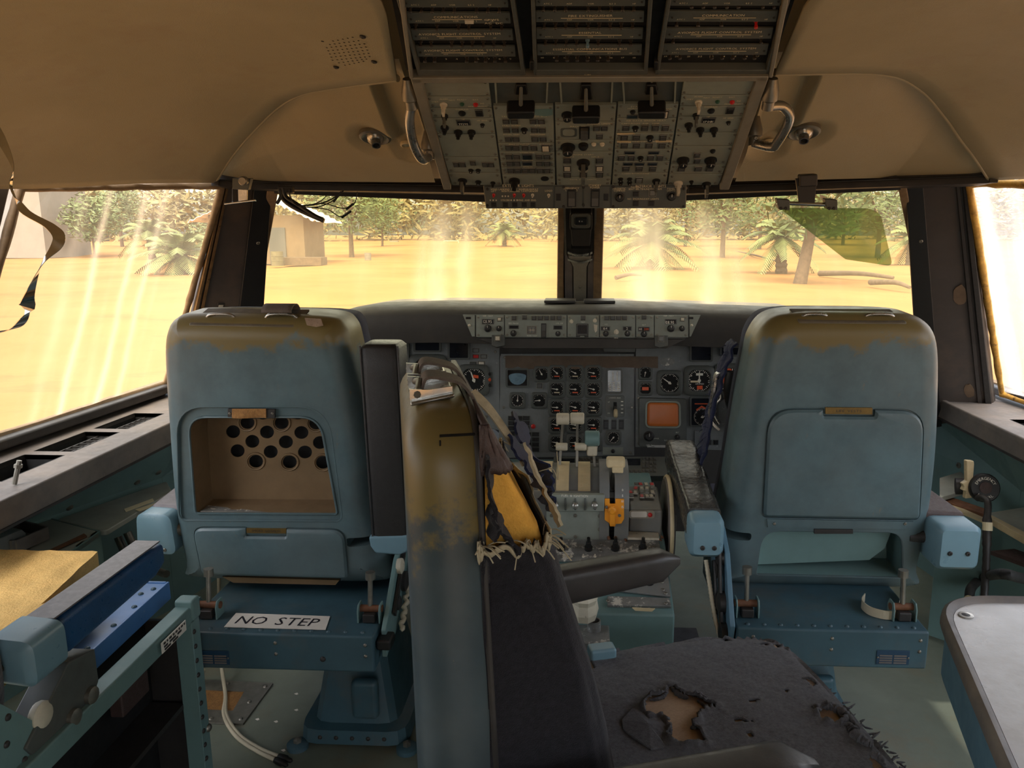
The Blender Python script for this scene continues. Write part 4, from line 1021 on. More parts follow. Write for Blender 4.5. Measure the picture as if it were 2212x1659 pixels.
pq(g, PM, [(1092, 768), (1421, 770)] + edge[::-1], .004, .007); g.build('torn_tape', 'tape', ip)
g = G(); pq(g, PM, [(1300, 748), (1374, 749), (1370, 761), (1304, 760)], -.02, .03); g.build('name_plate', 'panel_dark', ip, bevel=.002)
eng = [(0, 805, 150), (0, 841, 82), (0, 880, 80), (0, 918, 100), (0, 956, 120)]
for r, v in enumerate((806, 841, 880, 918, 956)):
    for c, u in enumerate((1203, 1242.5, 1282)):
        gauge(PM, ip, u, v, 19, 50 + 14 * ((r * 3 + c * 5) % 4) if r == 0 else 76 + 6 * ((r + c) % 3), 0, 'flag_orange' if (r + c) % 3 != 1 else 'legend_dim', name='engine_gauge')
o = screen(PM, ip, 1118, 816, 50, 42, 'screen_dark', 'round_corner_display'); g = G(); pts = [(1118 + 19 * math.cos(a), 812 + (19 if math.sin(a) > 0 else 6) * math.sin(a)) for a in [2 * math.pi * k / 20 for k in range(20)]]; pq(g, PM, pts, .006, .008); g.build('horizon_ball', 'glass_blue', o)
gauge(PM, ip, 1170, 808, 18, 30, 2); ctl(BTN['key'], PM, ip, 1166, 833, 13, 13)
gauge(PM, ip, 1118, 865, 18, -5, 1); b_ = gauge(PM, ip, 1165, 865, 18, 95, 2)
for r in range(4):
    for c in range(3): ctl(BTN['black'], PM, ip, 1105 + 16 * c, 903 + 11 * r, 15, 10, 'annunciator_light')
for r in range(4):
    for c in range(2): ctl(BTN['black'], PM, ip, 1140 + 17 * c, 938 + 11 * r, 16, 10, 'annunciator_light')
ctl(LAMP['lamp_red'], PM, ip, 1152, 921, 5, zs=.008)
o = screen(PM, ip, 1327, 823, 36, 54, 'screen_dark', 'vertical_scale_display')
g = G()
for s_ in (-4, 5): pq(g, PM, [(1327 + s_, 802), (1329 + s_, 802), (1329 + s_, 822), (1327 + s_, 822)], .006, .0065)
for k in range(5):
    for s_ in (-10, -2, 8): pq(g, PM, [(1325 + s_, 826 + k * 4), (1330 + s_, 826 + k * 4), (1330 + s_, 828 + k * 4), (1325 + s_, 828 + k * 4)], .006, .0065)
g.build('scale_marks', 'legend', o)
g = G(); pq(g, PM, roundpoly([(1308, 854), (1349, 854), (1349, 900), (1308, 900)], 4, 2), 0, .01); lg = g.build('landing_gear_panel', 'panel_dark', ip)
g = G(); pq(g, PM, [(1325, 868), (1332, 868), (1332, 896), (1325, 896)], .008, .0105); g.build('lever_slot', 'void', lg)
a = PM.at(1328.5, 878, .01); g = G(); g.cyl(a, a + V((0, -.05, -.012)), .004, n=8); g.build('gear_lever', 'steel_dull', lg); g = G(); g.lathe(a + V((-.007, -.055, -.012)), (1, 0, 0), [(.012, 0), (.016, .003), (.016, .011), (.012, .014)], 14); g.build('lever_wheel', 'cream', lg, smooth=40)
tg = G()
for k in range(4): pq(tg, PM, [(1341, 866 + k * 8), (1346, 866 + k * 8), (1346, 868 + k * 8), (1341, 868 + k * 8)], .0101, .0106)
text(tg, 'LANDING GEAR', PM.mat(1328, 859, .0105), .004); text(tg, 'UP', PM.mat(1315, 868, .0105), .004); text(tg, 'DN', PM.mat(1315, 892, .0105), .004)
for u, m in ((1309, 'black'), (1326, 'lamp_red'), (1342, 'black')): ctl(BTN[m if m == 'black' else 'black'], PM, ip, u, 917, 12, 24, 'gear_light', zs=.006)
gauge(PM, ip, 1325, 945, 17, 140, 1); g = G(); pq(g, PM, [(1302, 966), (1346, 966), (1346, 982), (1302, 982)], 0, .005); b_ = g.build('small_control_plate', 'panel', ip); ctl(LAMP['black'], PM, b_, 1324, 974, 4.5, lift=.005)
# right side
gauge(PM, ip, 1394, 805, 16, 170, 2); o = gauge(PM, ip, 1394, 839, 16, 0, 2, need=False); g = G(); pq(g, PM, [(1387, 836), (1401, 836), (1401, 843), (1387, 843)], .004, .0045); g.build('orange_readout', 'flag_orange', o)
gauge(PM, ip, 1446, 827, 28, 55, 1, name='clock'); o = gauge(PM, ip, 1510, 822, 33, 0, 1, name='airspeed_indicator')
for pts, m in (([(1491, 822), (1508, 822), (1508, 826), (1491, 826)], 'legend_dim'), ([(1505, 833), (1517, 833), (1517, 841), (1505, 841)], 'flag_orange'), ([(1503, 806), (1518, 806), (1518, 811), (1503, 811)], 'legend')): g = G(); pq(g, PM, pts, .006, .0075); g.build('readout_flag', m, o)
text(tg, 'AIRSPEED', PM.mat(1511, 829, .0076), .005); text(tg, '400', PM.mat(1491, 812, .0076), .005); text(tg, '300', PM.mat(1491, 838, .0076), .005); text(tg, '250', PM.mat(1499, 846, .0076), .005)
screen(PM, ip, 1514, 757, 50, 50); screen(PM, ip, 1582, 755, 56, 30)
o = gauge(PM, ip, 1580, 822, 38, 0, 1, need=False, name='attitude_indicator')
for pts in ([(1568, 800), (1574, 792), (1580, 799), (1574, 808)], [(1558, 826), (1566, 812), (1569, 815), (1562, 829)]): g = G(); pq(g, PM, pts, .008, .009); g.build('warning_flag', 'flag_orange', o)
o = screen(PM, ip, 1520, 889, 62, 66, 'screen_dark', 'course_indicator')
g = G(); pq(g, PM, [(1503, 884), (1515, 876), (1532, 884), (1530, 888), (1515, 880), (1505, 888)], .006, .0075); pq(g, PM, [(1500, 871), (1530, 871), (1530, 873), (1500, 873)], .006, .0075); g.build('warning_flag', 'flag_orange', o)
g = G(); cc = (1517, 900); pq(g, PM, [(cc[0] + 20 * math.cos(a), cc[1] + 20 * math.sin(a)) for a in [2 * math.pi * k / 24 for k in range(24)]], .006, .007); g.build('compass_card', 'void', o)
u, v = cc; k = PM.scale(u, v) * 26; inst(TK[1], 'graduations', o, PM.mat(u, v, .004) @ MX.Diagonal((k, k, k, 1))); inst(NEED, 'pointer', o, PM.mat(u, v, .005, -1.2) @ MX.Diagonal((k, k, k, 1)))
g = G(); pq(g, PM, [(1500, 930), (1560, 932), (1560, 972), (1500, 970)], 0, .006); b_ = g.build('sub_panel', 'main_panel', ip); 
for q in range(3): ctl(BTN['black'], PM, b_, 1516 + 15 * q, 955, 10, 11, lift=.006)
g = G(); pts = [(1440 + 17 * math.cos(a) * random.uniform(.9, 1.1), 781 + 9 * math.sin(a) * random.uniform(.8, 1.2)) for a in [2 * math.pi * k / 16 for k in range(16)]]; pq(g, PM, pts, .001, .002); g.build('torn_sticker', 'pedestal_worn', ip)
# weather radar box with the orange screen
rd = G(); ow = roundpoly([(1379, 858), (1481, 860), (1481, 965), (1379, 963)], 4, 2); pq(rd, PM, ow, 0, .03); rb = rd.build('radar_display', 'panel_dark', ip, bevel=.003)
iw = roundpoly([(1397, 868), (1463, 869), (1464, 919), (1396, 918)], 8, 4); g = G(); g.loft([[PM.at(a, b, .031) for a, b in inset(iw, -5)], [PM.at(a, b, .036) for a, b in inset(iw, -4)], [PM.at(a, b, .036) for a, b in inset(iw, -1)], [PM.at(a, b, .031) for a, b in iw]], False, False); g.build('screen_bezel', 'panel', rb, fix=True)
g = G(); c_ = PM.at(1430, 893.5, .036); g.loft([[PM.at(a, b, .031) for a, b in iw], [PM.at(a, b, .0335) for a, b in inset(iw, 2)], [PM.at(a, b, .0342) for a, b in inset(iw, 6)]], False, True); g.build('radar_screen', 'screen_orange', rb, smooth=60)
ctl(KNOB, PM, rb, 1400, 940, 10, lift=.03); ctl(KNOB, PM, rb, 1461, 942, 5, lift=.03, name='small_knob')
text(tg, 'RANGE', PM.mat(1416, 945, .0305), .004); text(tg, 'BRT', PM.mat(1461, 932, .0305), .004); text(tg, 'TILT', PM.mat(1436, 949, .0305), .004)
g = G(); pq(g, PM, [(1394, 957), (1448, 958), (1446, 964), (1396, 963)], .03, .045); g.build('pull_bar', 'steel', rb, bevel=.001)
tg.build('lettering', 'legend', ip)
# left side
o = gauge(PM, ip, 925, 806, 41, 0, 1, need=False, name='attitude_indicator')
for pts in ([(903, 784), (910, 779), (913, 786), (906, 792)], [(938, 786), (946, 780), (948, 787), (942, 792)], [(889, 818), (893, 803), (897, 806), (894, 820)], [(905, 829), (925, 828), (918, 833), (908, 834)]): g = G(); pq(g, PM, pts, .008, .009); g.build('warning_flag', 'flag_orange', o)
g = G()
for pts in ([(905, 818), (920, 818), (920, 815), (922, 815), (922, 820), (905, 820)], [(935, 815), (937, 815), (937, 818), (946, 818), (946, 820), (935, 820)]): pq(g, PM, pts, .008, .009)
g.build('aircraft_symbol', 'legend_dim', o)
g = G(); pq(g, PM, [(908, 795), (940, 795), (938, 814), (910, 814)], .006, .007); g.build('horizon_face', 'lamp_green', o)
screen(PM, ip, 924, 748, 60, 26); screen(PM, ip, 992, 753, 48, 48); screen(PM, ip, 850, 770, 70, 60); screen(PM, ip, 800, 810, 60, 60)
o = gauge(PM, ip, 1024, 821, 34, 20, 1, name='course_indicator'); g = G(); pq(g, PM, [(1023, 809), (1034, 811), (1034, 817), (1023, 816)], .007, .008); g.build('warning_flag', 'flag_orange', o)
for u, v, m in ((1028, 757, 'pedestal'), (1028, 770, 'lamp_red'), (1045, 770, 'pedestal'), (1040, 785, 'key_white'), (1022, 786, 'key')): ctl(BTN[m], PM, ip, u, v, 16, 10, 'annunciator_light', zs=.006)
g = G(); pq(g, PM, [(1050, 804), (1064, 804), (1064, 836), (1050, 836)], 0, .004); b_ = g.build('marker_panel', 'panel_dark', ip)
for v, m in ((808, 'black'), (820, 'flag_orange'), (832, 'black')): ctl(LAMP[m], PM, b_, 1057, v, 4.5, lift=.004)
gauge(PM, ip, 850, 840, 36, 10, 1, name='airspeed_indicator')
# column below the left panel
g = G(); g.prism([P(905, 910, 2.78), P(985, 915, 2.78), P(1075, 990, 2.78), P(1075, 1012, 2.78), P(960, 1030, 2.78), P(925, 960, 2.78)], (0, .3, 0)); g.build('lower_fairing', 'pedestal', ip, bevel=.01)
# control wheels -----------------------------------------------------------------------------
def yoke(u, v, y, label, w=.11, h=.075):
    c = P(u, v, y); t = thing('control_wheel', c + V((0, .05, -.5)), label, 'control wheel')
    out = roundpoly([(-w, -h), (w, -h), (w, h), (-w, h)], .06, 5)
    g = G(); g.loft([[c + V((a, .03, b)) for a, b in inset(out, .008)], [c + V((a, .02, b)) for a, b in out], [c + V((a, -.02, b)) for a, b in out], [c + V((a, -.028, b)) for a, b in inset(out, .01)]]); g.build('hub_case', 'black', t, smooth=40)
    g = G(); g.tube([c + V((a, -.028, b)) for a, b in inset(out, .016)], .003, 6, True); g.build('hub_trim', 'key', t)
    for s_ in (-1, 1):
        g = G(); g.tube(spline([c + V((s_ * .08, 0, -.03)), c + V((s_ * .16, -.01, -.02)), c + V((s_ * .19, -.03, .06)), c + V((s_ * .185, -.035, .13))], 6), [.016 + .004 * k / 18 for k in range(19)], 10); g.build('horn', 'black', t, smooth=60)
    g = G(); g.tube([c + V((0, .03, -.05)), c + V((0, .10, -.25)), c + V((0, .12, -.52))], [.04, .045, .06], 14); g.build('column', 'pedestal', t, smooth=60)
    g = G(); g.lathe(c + V((0, .12, -.55)), (0, 0, 1), [(.13, -.04), (.12, 0), (.075, .06), (.06, .1)], 18); g.build('column_boot', 'rubber', t, smooth=50)
yoke(868, 886, 2.45, 'black control wheel behind the raised black armrest'); yoke(1690, 880, 2.62, 'control wheel in front of the right pilot seat')
# ------------------------------------------------------------------ overhead switch panel, circuit breakers, light panel
Ka = lambda x, y: (780 + x / 2.212, y / 2.212)               # coordinates read off an enlarged crop of the photo
PO = Plane((0, 1.66, 1.645), (0, -.19, -.39)); PC = Plane((0, 1.635, 1.652), (0, -.055, -.27)); PB = Plane((0, 2.06, 1.43), (0, -1, -.30))
def kq(g, pl, pts, h0, h1): return pq(g, pl, [Ka(*p) for p in pts], h0, h1)
ov = thing('overhead_panel', (0, 1.85, 1.42), 'large grey overhead switch panel hanging between the two grab handles', 'overhead panel')
g = G(); kq(g, PO, [(240, 352), (1945, 345), (1755, 884), (405, 884)], -.07, -.004); g.build('panel_box', 'panel_dark', ov)
for pts in ([(238, 350), (290, 352), (432, 884), (396, 884)], [(1888, 345), (1946, 343), (1757, 884), (1712, 884)], [(238, 346), (1946, 338), (1938, 362), (246, 372)]): g = G(); kq(g, PO, pts, -.012, .014); g.build('side_rail', 'panel_rail', ov, bevel=.002)
def colx(i, y): a = (318, 625, 922, 1224, 1522, 1858)[i]; b = (428, 676, 931, 1196, 1462, 1715)[i]; return a + (b - a) * (y - 480) / 390
lt, ltd = G(), G()
def module(i, y0, y1, m='panel', j=None, rows=None):
    j = i + 1 if j is None else j; g = G(); q = [(colx(i, y0) + 4, y0 + 2), (colx(j, y0) - 4, y0 + 2), (colx(j, y1) - 4, y1 - 2), (colx(i, y1) + 4, y1 - 2)]
    kq(g, PO, q, -.004, .004); o = g.build('module', m, ov, bevel=.0012)
    for a, b in q: 
        cx = sum(p[0] for p in q) / 4; cy = sum(p[1] for p in q) / 4
        ctl(SCREW, PO, ov, *Ka(a + (14 if a < cx else -14), b + (10 if b < cy else -10)), 3.2, name='screw', lift=.004)
    return o
for i, ys in ((0, (375, 452, 508, 556, 632, 742, 818, 880)), (4, (366, 445, 498, 548, 625, 690, 778, 824, 880)), (1, (496, 676, 716, 762, 792, 828, 880)), (2, (492, 572, 660, 716, 838, 880)), (3, (488, 556, 626, 664, 702, 762, 818, 880))):
    for a, b in zip(ys, ys[1:]): module(i, a, b)
for i, x0, x1 in ((1, 640, 892), (2, 950, 1202), (3, 1250, 1504)):   # dark bays with the fire handles
    g = G(); kq(g, PO, [(x0, 372), (x1, 371), (x1 - 6, 486), (x0 + 8, 488)], -.06, -.05); o = g.build('handle_bay', 'void', ov)
    g = G()
    for p, q in (((x0, 372), (x0 + 8, 488)), ((x1, 371), (x1 - 6, 486))): kq(g, PO, [(p[0] - 4, p[1]), (p[0] + 4, p[1]), (q[0] + 4, q[1]), (q[0] - 4, q[1])], -.05, .004)
    kq(g, PO, [(x0, 366), (x1, 366), (x1, 374), (x0, 374)], -.05, .004); g.build('bay_wall', 'panel', ov)
    big = i == 2; yc = 492 if big else 468; xc = (765, 1075, 1388)[i - 1]; w = 68
    h = PO.at(*Ka(xc, yc), .03); tp = PO.at(*Ka(xc, 385), -.02)
    g = G(); g.tube([tp, tp.lerp(h, .5) + PO.n * .012, h], [.003, .004, .005], 8); ar = g.build('fire_handle_stem', 'panel_dark', ov, smooth=60)
    g = G(); kq(g, PO, [(xc - 24, 400), (xc + 24, 400), (xc + 32, yc - 20), (xc - 32, yc - 20)], -.03, .004); g.build('fire_handle_block', 'black', ov, bevel=.003)
    g = G(); kq(g, PO, [(xc - w, yc - 16), (xc + w, yc - 18), (xc + w - 4, yc + 17), (xc - w + 4, yc + 17)], .012, .045); g.build('fire_handle', 'black', ov, bevel=.005)
def cc(me, x, y, w, h=None, **k): return ctl(me, PO, ov, *Ka(x, y), w, h, lift=k.pop('lift', .004), **k)
def cb(xs, y, w=15, h=11, m='key'):
    for x in xs: cc(BTN[m], x, y, w, h, zs=.011)
for s_, kx in ((0, (395, 483, 548, 400, 483, 565, 490, 400, 465, 528, 580)), (1, (1612, 1703, 1773, 1600, 1672, 1763, 1660, 1565, 1620, 1685, 1755))):
    dy = -12 * s_
    cc(KEYK, kx[0], 492 + dy, 7.5, zs=.013); cc(LAMP['lamp_green'], kx[1], 488 + dy, 5); cc(LAMP['lamp_red'], kx[2], 490 + dy, 5.5)
    cc(KEYD, kx[3], 545 + dy * .3, 7, zs=.014); cc(LAMP['black'], kx[4], 532 + dy, 8, zs=.006); cc(BTN['black'], kx[5], 530 + dy, 17, 14, zs=.012); cc(WIN, kx[6], 577 + dy, 30, 11)
    for q in (7, 8, 9): cc(KNOB2, kx[q], (600, 622, 622)[q - 7] + dy, 7.5)
    cc(KNOB, kx[10], 588 + dy, 4.5); text(lt, ('29290', '17081')[s_], PO.mat(*Ka(kx[6], 577 + dy), .0088), .007, .022)
    for tx, x, y in (('ALIGN', kx[0], 465), ('STBY', kx[0] - 40, 478), ('NAV', kx[0] + 40, 470), ('READY', kx[1], 468), ('BAT', kx[2], 468), ('INS', kx[2] + 32, 486), ('MODE SELECT', kx[2] + 10, 500), ('COMPASS', kx[4], 514), ('HF', kx[6], 562), ('HF SENS', kx[10], 568)): text(ltd, tx, PO.mat(*Ka(x, y + dy), .0045), .0042)
cb((455, 486, 592, 622), 778, 13, 10); cb((535,), 770, 13, 10); cc(KNOB, 525, 806, 5); cc(KNOB, 560, 806, 5)
cc(KEYD, 485, 855, 9, zs=.018); cc(KNOB, 560, 862, 6); cc(KNOB2, 630, 866, 4.5)
for y, xs in ((570, (693, 733, 822, 862)), (612, (695, 737, 828, 866)), (655, (703, 741, 831, 870)), (697, (705, 741, 784, 826)), (740, (707, 744, 850, 888)), (772, (712, 746, 852, 888)), (806, (715, 749, 785, 818, 855, 888))): cb(xs, y)
cc(KNOB, 780, 611, 6.5); cb((882,), 699, 19, 16, 'key_white'); cc(WIN, 795, 740, 22, 12); cc(WIN, 795, 773, 22, 8); cc(KNOB2, 733, 855, 10); cc(LAMP['black'], 878, 846, 9, zs=.004)
for tx, x, y in (('YAW', 690, 548), ('SAS', 730, 548), ('DLC', 800, 548), ('AUTO SPLR', 850, 548), ('STALL', 695, 592), ('WARN', 740, 592), ('ATS', 843, 592), ('PITCH', 700, 635), ('TRIM', 742, 635), ('MACH', 828, 635), ('TRIM', 864, 635), ('PFCS MONITOR', 757, 682), ('RUDDER', 880, 682), ('STABILIZER', 795, 722), ('AILERON', 795, 758), ('SPOILER', 798, 790)): text(ltd, tx, PO.mat(*Ka(x, y), .0045), .0046)
cc(KNOB, 985, 540, 11); g = G(); kq(g, PO, [(1072, 542), (1110, 542), (1109, 573), (1072, 573)], .004, .0045); g.build('blank_hole', 'void', ov)
gauge(PO, ov, *Ka(992, 626), 18, 0, 1); cc(ROCK, 1067, 626, 16, 22); cb((1125, 1162), 603); cb((1139,), 642, 15, 11); cc(KNOB, 988, 694, 14); cc(LAMP['black'], 1062, 686, 11)
cc(LAMP['key_white'], 1112, 680, 5.5); cc(LAMP['key_white'], 1152, 680, 5.5); cc(KEYD, 1062, 768, 13, zs=.026); cb((985, 1139), 758, 17, 12); cb((985, 1139), 795, 17, 12, 'key_white'); cb((985, 1062, 1139), 826, 17, 12); cc(TOG, 1062, 862, 3.5)
for tx, x, y in (('FLOOD', 1095, 520), ('MACH FEEL', 1040, 596), ('RUDDER LIMITER', 1143, 583), ('ENGINE START', 1062, 731), ('IGN A', 1000, 742), ('IGN B', 1120, 742), ('CRANK', 1062, 808), ('INSTR STBY LIGHTS', 1062, 850)): text(ltd, tx, PO.mat(*Ka(x, y), .0045), .005)
cc(LAMP['black'], 1298, 525, 6); cc(WIN, 1296, 549, 25, 8); cc(LAMP['black'], 1372, 533, 16, zs=.008); cb((1446,), 536, 21, 18, 'key_white')
cb((1265, 1355, 1405, 1453), 602, 16, 12); cc(KNOB, 1310, 602, 6.5); cb((1257, 1315, 1442), 648, 16, 12); cc(KNOB, 1380, 648, 7); cb((1257, 1315, 1375, 1437), 686, 16, 12); cb((1243, 1290, 1383, 1427), 746, 15, 11); cc(KNOB, 1335, 746, 6)
for x in (1283, 1398): cc(WIN, x, 722, 24, 6)
for x in (1275, 1330, 1392): cc(WIN, x, 776, 22, 6)
cb((1265, 1328, 1393), 797, 16, 11); cb((1328,), 852, 17, 12, 'pedestal'); cc(KEYD, 1410, 856, 8, zs=.014)
for x in (1240, 1283):
    for y in (848, 864): cc(KNOB, x, y, 5)
for pts in ([(1222, 664), (1290, 666), (1290, 674), (1224, 676)], [(1405, 662), (1485, 662), (1484, 670), (1408, 672)], [(1222, 628), (1300, 626), (1310, 632), (1225, 636)]): g = G(); kq(g, PO, pts, .0042, .005); g.build('chipped_paint', 'cream', ov)
g = G(); kq(g, PO, [(780, 515), (915, 512), (916, 540), (880, 548), (800, 535)], .0041, .0046); g.build('painted_patch', 'teal', ov)
for tx, x, y in (('EVACUATION SIGNAL', 1375, 500), ('HORN', 1298, 510), ('COMMAND', 1446, 512), ('AIR DATA SENSOR HEAT', 1362, 568), ('CAPT', 1265, 582), ('PITOT', 1312, 582), ('F/O', 1360, 582), ('TEMP', 1408, 582), ('WINDSHIELD HEAT', 1360, 668), ('CABIN INTERPHONE', 1312, 822)): text(ltd, tx, PO.mat(*Ka(x, y), .0045), .005)
for x in (1538, 1670): cc(KNOB, x, 757, 12)
cb((1605,), 732, 14, 10); cb((1605,), 760, 14, 10); cb((1530, 1610, 1665), 798, 17, 10); cc(KEYK, 1515, 868, 9, zs=.016); cc(KNOB2, 1578, 860, 4); cc(KEYD, 1650, 872, 9, zs=.018); cc(LAMP['black'], 1680, 712, 6)
lt.build('lettering', 'legend', ov); ltd.build('fine_lettering', 'legend_dim', ov)
# breaker panels --------------------------------------------------------------------------------------------
cbp = thing('circuit_breaker_panel', (0, 1.45, 1.6), 'dark circuit breaker panel with three bays at the top', 'breaker panel')
g = G(); kq(g, PC, [(90, -260), (2170, -270), (1960, 345), (215, 352)], -.04, -.008); g.build('back_plate', 'void', cbp)
lt = G()
def lin(a, b, y): return a[0] + (b[0] - a[0]) * (y - a[1]) / (b[1] - a[1])
bays = (((175, 0), (272, 345), (735, 0), (786, 345)), ((812, 0), (824, 345), (1392, 0), (1368, 345)), ((1460, 0), (1404, 345), (2045, 0), (1945, 345)))
rowsY = (-75, 8, 85, 166, 244)
names = ((None, None, 'COMMUNICATIONS', 'AVIONICS FLIGHT CONTROL SYSTEM', 'AVIONICS FLIGHT CONTROL SYSTEM'), (None, None, 'FIRE EXTINGUISHER', 'ESSENTIAL', 'ESSENTIAL COMMUNICATIONS BUS'), (None, None, 'COMMUNICATION', 'AVIONICS FLIGHT CONTROL SYSTEM', 'AVIONICS FLIGHT CONTROL SYSTEM'))
brk = (((-40, (215, 270, 325, 430, 480, 590, 640)), (42, (235, 288, 340, 393, 446, 552, 606, 660)), (127, (260, 362, 465, 515, 620, 672)), (207, (284, 335, 433, 483, 532, 584, 634, 684)), (280, (305, 352, 505, 550, 595, 640, 690))),
       ((-45, (868, 920, 975, 1085, 1195, 1250)), (35, (870, 925, 978, 1085, 1140, 1195, 1250, 1303)), (120, (875, 928, 978, 1030, 1085, 1138, 1190, 1243, 1297)), (200, (880, 930, 980, 1030, 1082, 1133, 1235, 1288)), (275, (935, 985, 1033, 1082, 1130, 1180))),
       ((-50, (1600, 1660, 1760, 1880)), (20, (1580, 1635, 1690, 1748, 1803, 1920, 1975)), (108, (1507, 1610, 1722, 1887)), (190, (1490, 1912)), (265, (1475, 1523, 1675, 1725, 1775, 1833, 1880))))
for b, (l0, l1, r0, r1) in enumerate(bays):
    X0 = lambda y: lin(l0, l1, y); X1 = lambda y: lin(r0, r1, y)
    g = G(); T = -240
    for pts in ([(X0(T), T), (X0(T) + 20, T), (X0(345) + 18, 345), (X0(345), 345)], [(X1(T) - 20, T), (X1(T), T), (X1(345), 345), (X1(345) - 18, 345)], [(X0(318) + 2, 318), (X1(318) - 2, 318), (X1(345), 345), (X0(345), 345)]): kq(g, PC, pts, -.03, .008)
    g.build('bay_frame', 'panel_dark', cbp, bevel=.002)
    for k, y in enumerate(rowsY):
        dy = -8 if b == 2 else (-6 if b == 1 else 0); y += dy; a, c = X0(y) + 20, X1(y) - (60 if b == 0 else 26); g = G()
        q = [PC.at(*Ka(X0(y - 17) + 20, y - 17), -.002), PC.at(*Ka(X1(y - 17) - 34, y - 17), -.002), PC.at(*Ka(X1(y + 20) - 34, y + 20), .003), PC.at(*Ka(X0(y + 20) + 20, y + 20), .003)]
        g.prism(q, -PC.n * .004 + V((0, 0, .0))); o = g.build('label_bar', 'panel_dark', cbp, bevel=.001)
        pl2 = Plane(q[0], (q[1] - q[0]).cross(q[3] - q[0]))
        for x in (X0(y) + 40, X1(y) - 50): ctl(SCREWD, pl2, cbp, *Ka(x, y + 6), 2.6, name='screw', lift=.0005)
        if names[b][k]: text(lt, names[b][k], pl2.mat(*Ka((a + c) / 2, y - 5), .0008), .0058); g = G(); kq(g, pl2, [(a + 120, y + 6), (c - 110, y + 6), (c - 110, y + 7.5), (a + 120, y + 7.5)], .0004, .001); lt.v and lt.add(g.v, g.f)
        for z in range(5): text(lt, ('ATC 1', 'ADF', 'VOR', 'ILS 2', 'HF')[z], pl2.mat(*Ka(a + 60 + z * (c - a - 120) / 4, y + 14), .0008), .0034)
    for y, xs in brk[b]:
        for x in xs:
            m = 'black' if (b, y, x) not in ((1, 200, 1082), (2, 108, 1887)) else ('glass_blue' if b == 1 else 'lamp_red')
            ctl(CBR[m], PC, cbp, *Ka(x, y + 8), 5, name='circuit_breaker', lift=-.008, zs=.0055 if m == 'black' else .007)
    nums = ((1, 2, 3, 4, 5, 6, 7, 8, 9), (10, 11, 12, 13, 14, 15, 16, 17, 18), (19, 20, 21, 22, 23, 24, 25, 26, 27))[b]
    for k, nbr in enumerate(nums): text(lt, str(nbr), PC.mat(*Ka(X0(300) + 45 + k * (X1(300) - X0(300) - 110) / 8, 300 - 6 * b), -.0075), .006)
text(lt, 'CB1', PC.mat(*Ka(1083, 332), .0105), .006); text(lt, 'GPWS', PC.mat(*Ka(625, 84), .004), .0062); text(lt, 'AC', PC.mat(*Ka(608, 99), .0045), .0062); text(lt, 'DC', PC.mat(*Ka(662, 99), .0045), .0062)
lt.build('lettering', 'legend_dim', cbp)
g = G(); kq(g, PC, [(495, 90), (538, 88), (538, 104), (497, 104)], .001, .004); g.build('white_tab', 'key_white', cbp)
for pts in ([(150, -250), (176, -250), (274, 350), (236, 352), (205, 240)], [(2050, -250), (2085, -250), (1962, 345), (1946, 345)], [(740, -250), (808, -250), (822, 345), (790, 345)], [(1392, -250), (1462, -250), (1402, 345), (1370, 345)]): g = G(); kq(g, PC, pts, -.05, -.02); g.build('bay_divider', 'black', cbp)
for x in (817, 1412): g = G(); kq(g, PC, [(x - 12, 270), (x + 10, 270), (x + 10, 310), (x - 12, 310)], -.02, .012); g.build('latch', 'black', cbp, bevel=.003)
for pts in ([(150, -260), (178, -260), (250, 350), (232, 350)], [(2058, -260), (2090, -260), (1966, 345), (1946, 345)]): g = G(); kq(g, PC, pts, -.02, .012); g.build('outer_rail', 'panel_rail', cbp, bevel=.002)
# exterior/interior light panel at the front edge
lp = thing('light_switch_panel', (0, 2.1, 1.38), 'dark light-switch box under the front edge of the overhead panel', 'switch panel')
q = [(582, 884), (1556, 878), (1553, 996), (596, 998)]
g = G(); kq(g, PB, q, -.09, 0); g.build('panel_box', 'panel_dark', lp, bevel=.003)
for a, b in ((586, 920), (924, 1058), (1062, 1190), (1194, 1552)): g = G(); kq(g, PB, [(a + (6 if a < 600 else 2), 890), (b - 2, 888), (b - 2, 992), (a + (12 if a < 600 else 2), 993)], 0, .003); g.build('face_plate', 'panel_dark', lp, bevel=.001)
def cl(me, x, y, w, h=None, **k): return ctl(me, PB, lp, *Ka(x, y), w, h, lift=.003, **k)
for x in (635, 733, 778): cl(TOGR, x, 930, 3.6)
for x in (820, 897): cl(TOGW, x, 931, 3.6)
for x0, y in ((690, 936), (632, 955), (732, 955)):
    for k in (-14, 0, 14): cl(LAMP['key_white'], x0 + k, y, 1.8)
for x in (635, 690, 735, 780, 822): cl(BTN['black'], x, 976, 13, 12, zs=.006)
for x in (1006, 1118): cl(ROCK, x, 945, 14, 32); 
for x in (943, 1170): cl(BTN['black'], x, 940, 12, 18, zs=.003)
cl(KNOB, 1235, 940, 9); cl(KNOB, 1482, 935, 9)
for x, y in ((1312, 925), (1312, 970), (1386, 970)): cl(BTN['black'], x, y, 15, 13, zs=.007)
cl(BTN['pedestal'], 1392, 920, 16, 16, zs=.009)
for x, y in ((604, 902), (604, 980), (968, 892), (968, 985), (1062, 893), (1062, 978), (1205, 892), (1540, 900), (1540, 985), (1205, 985)): cl(SCREWD, x, y, 3.2, name='screw')
lt = G()
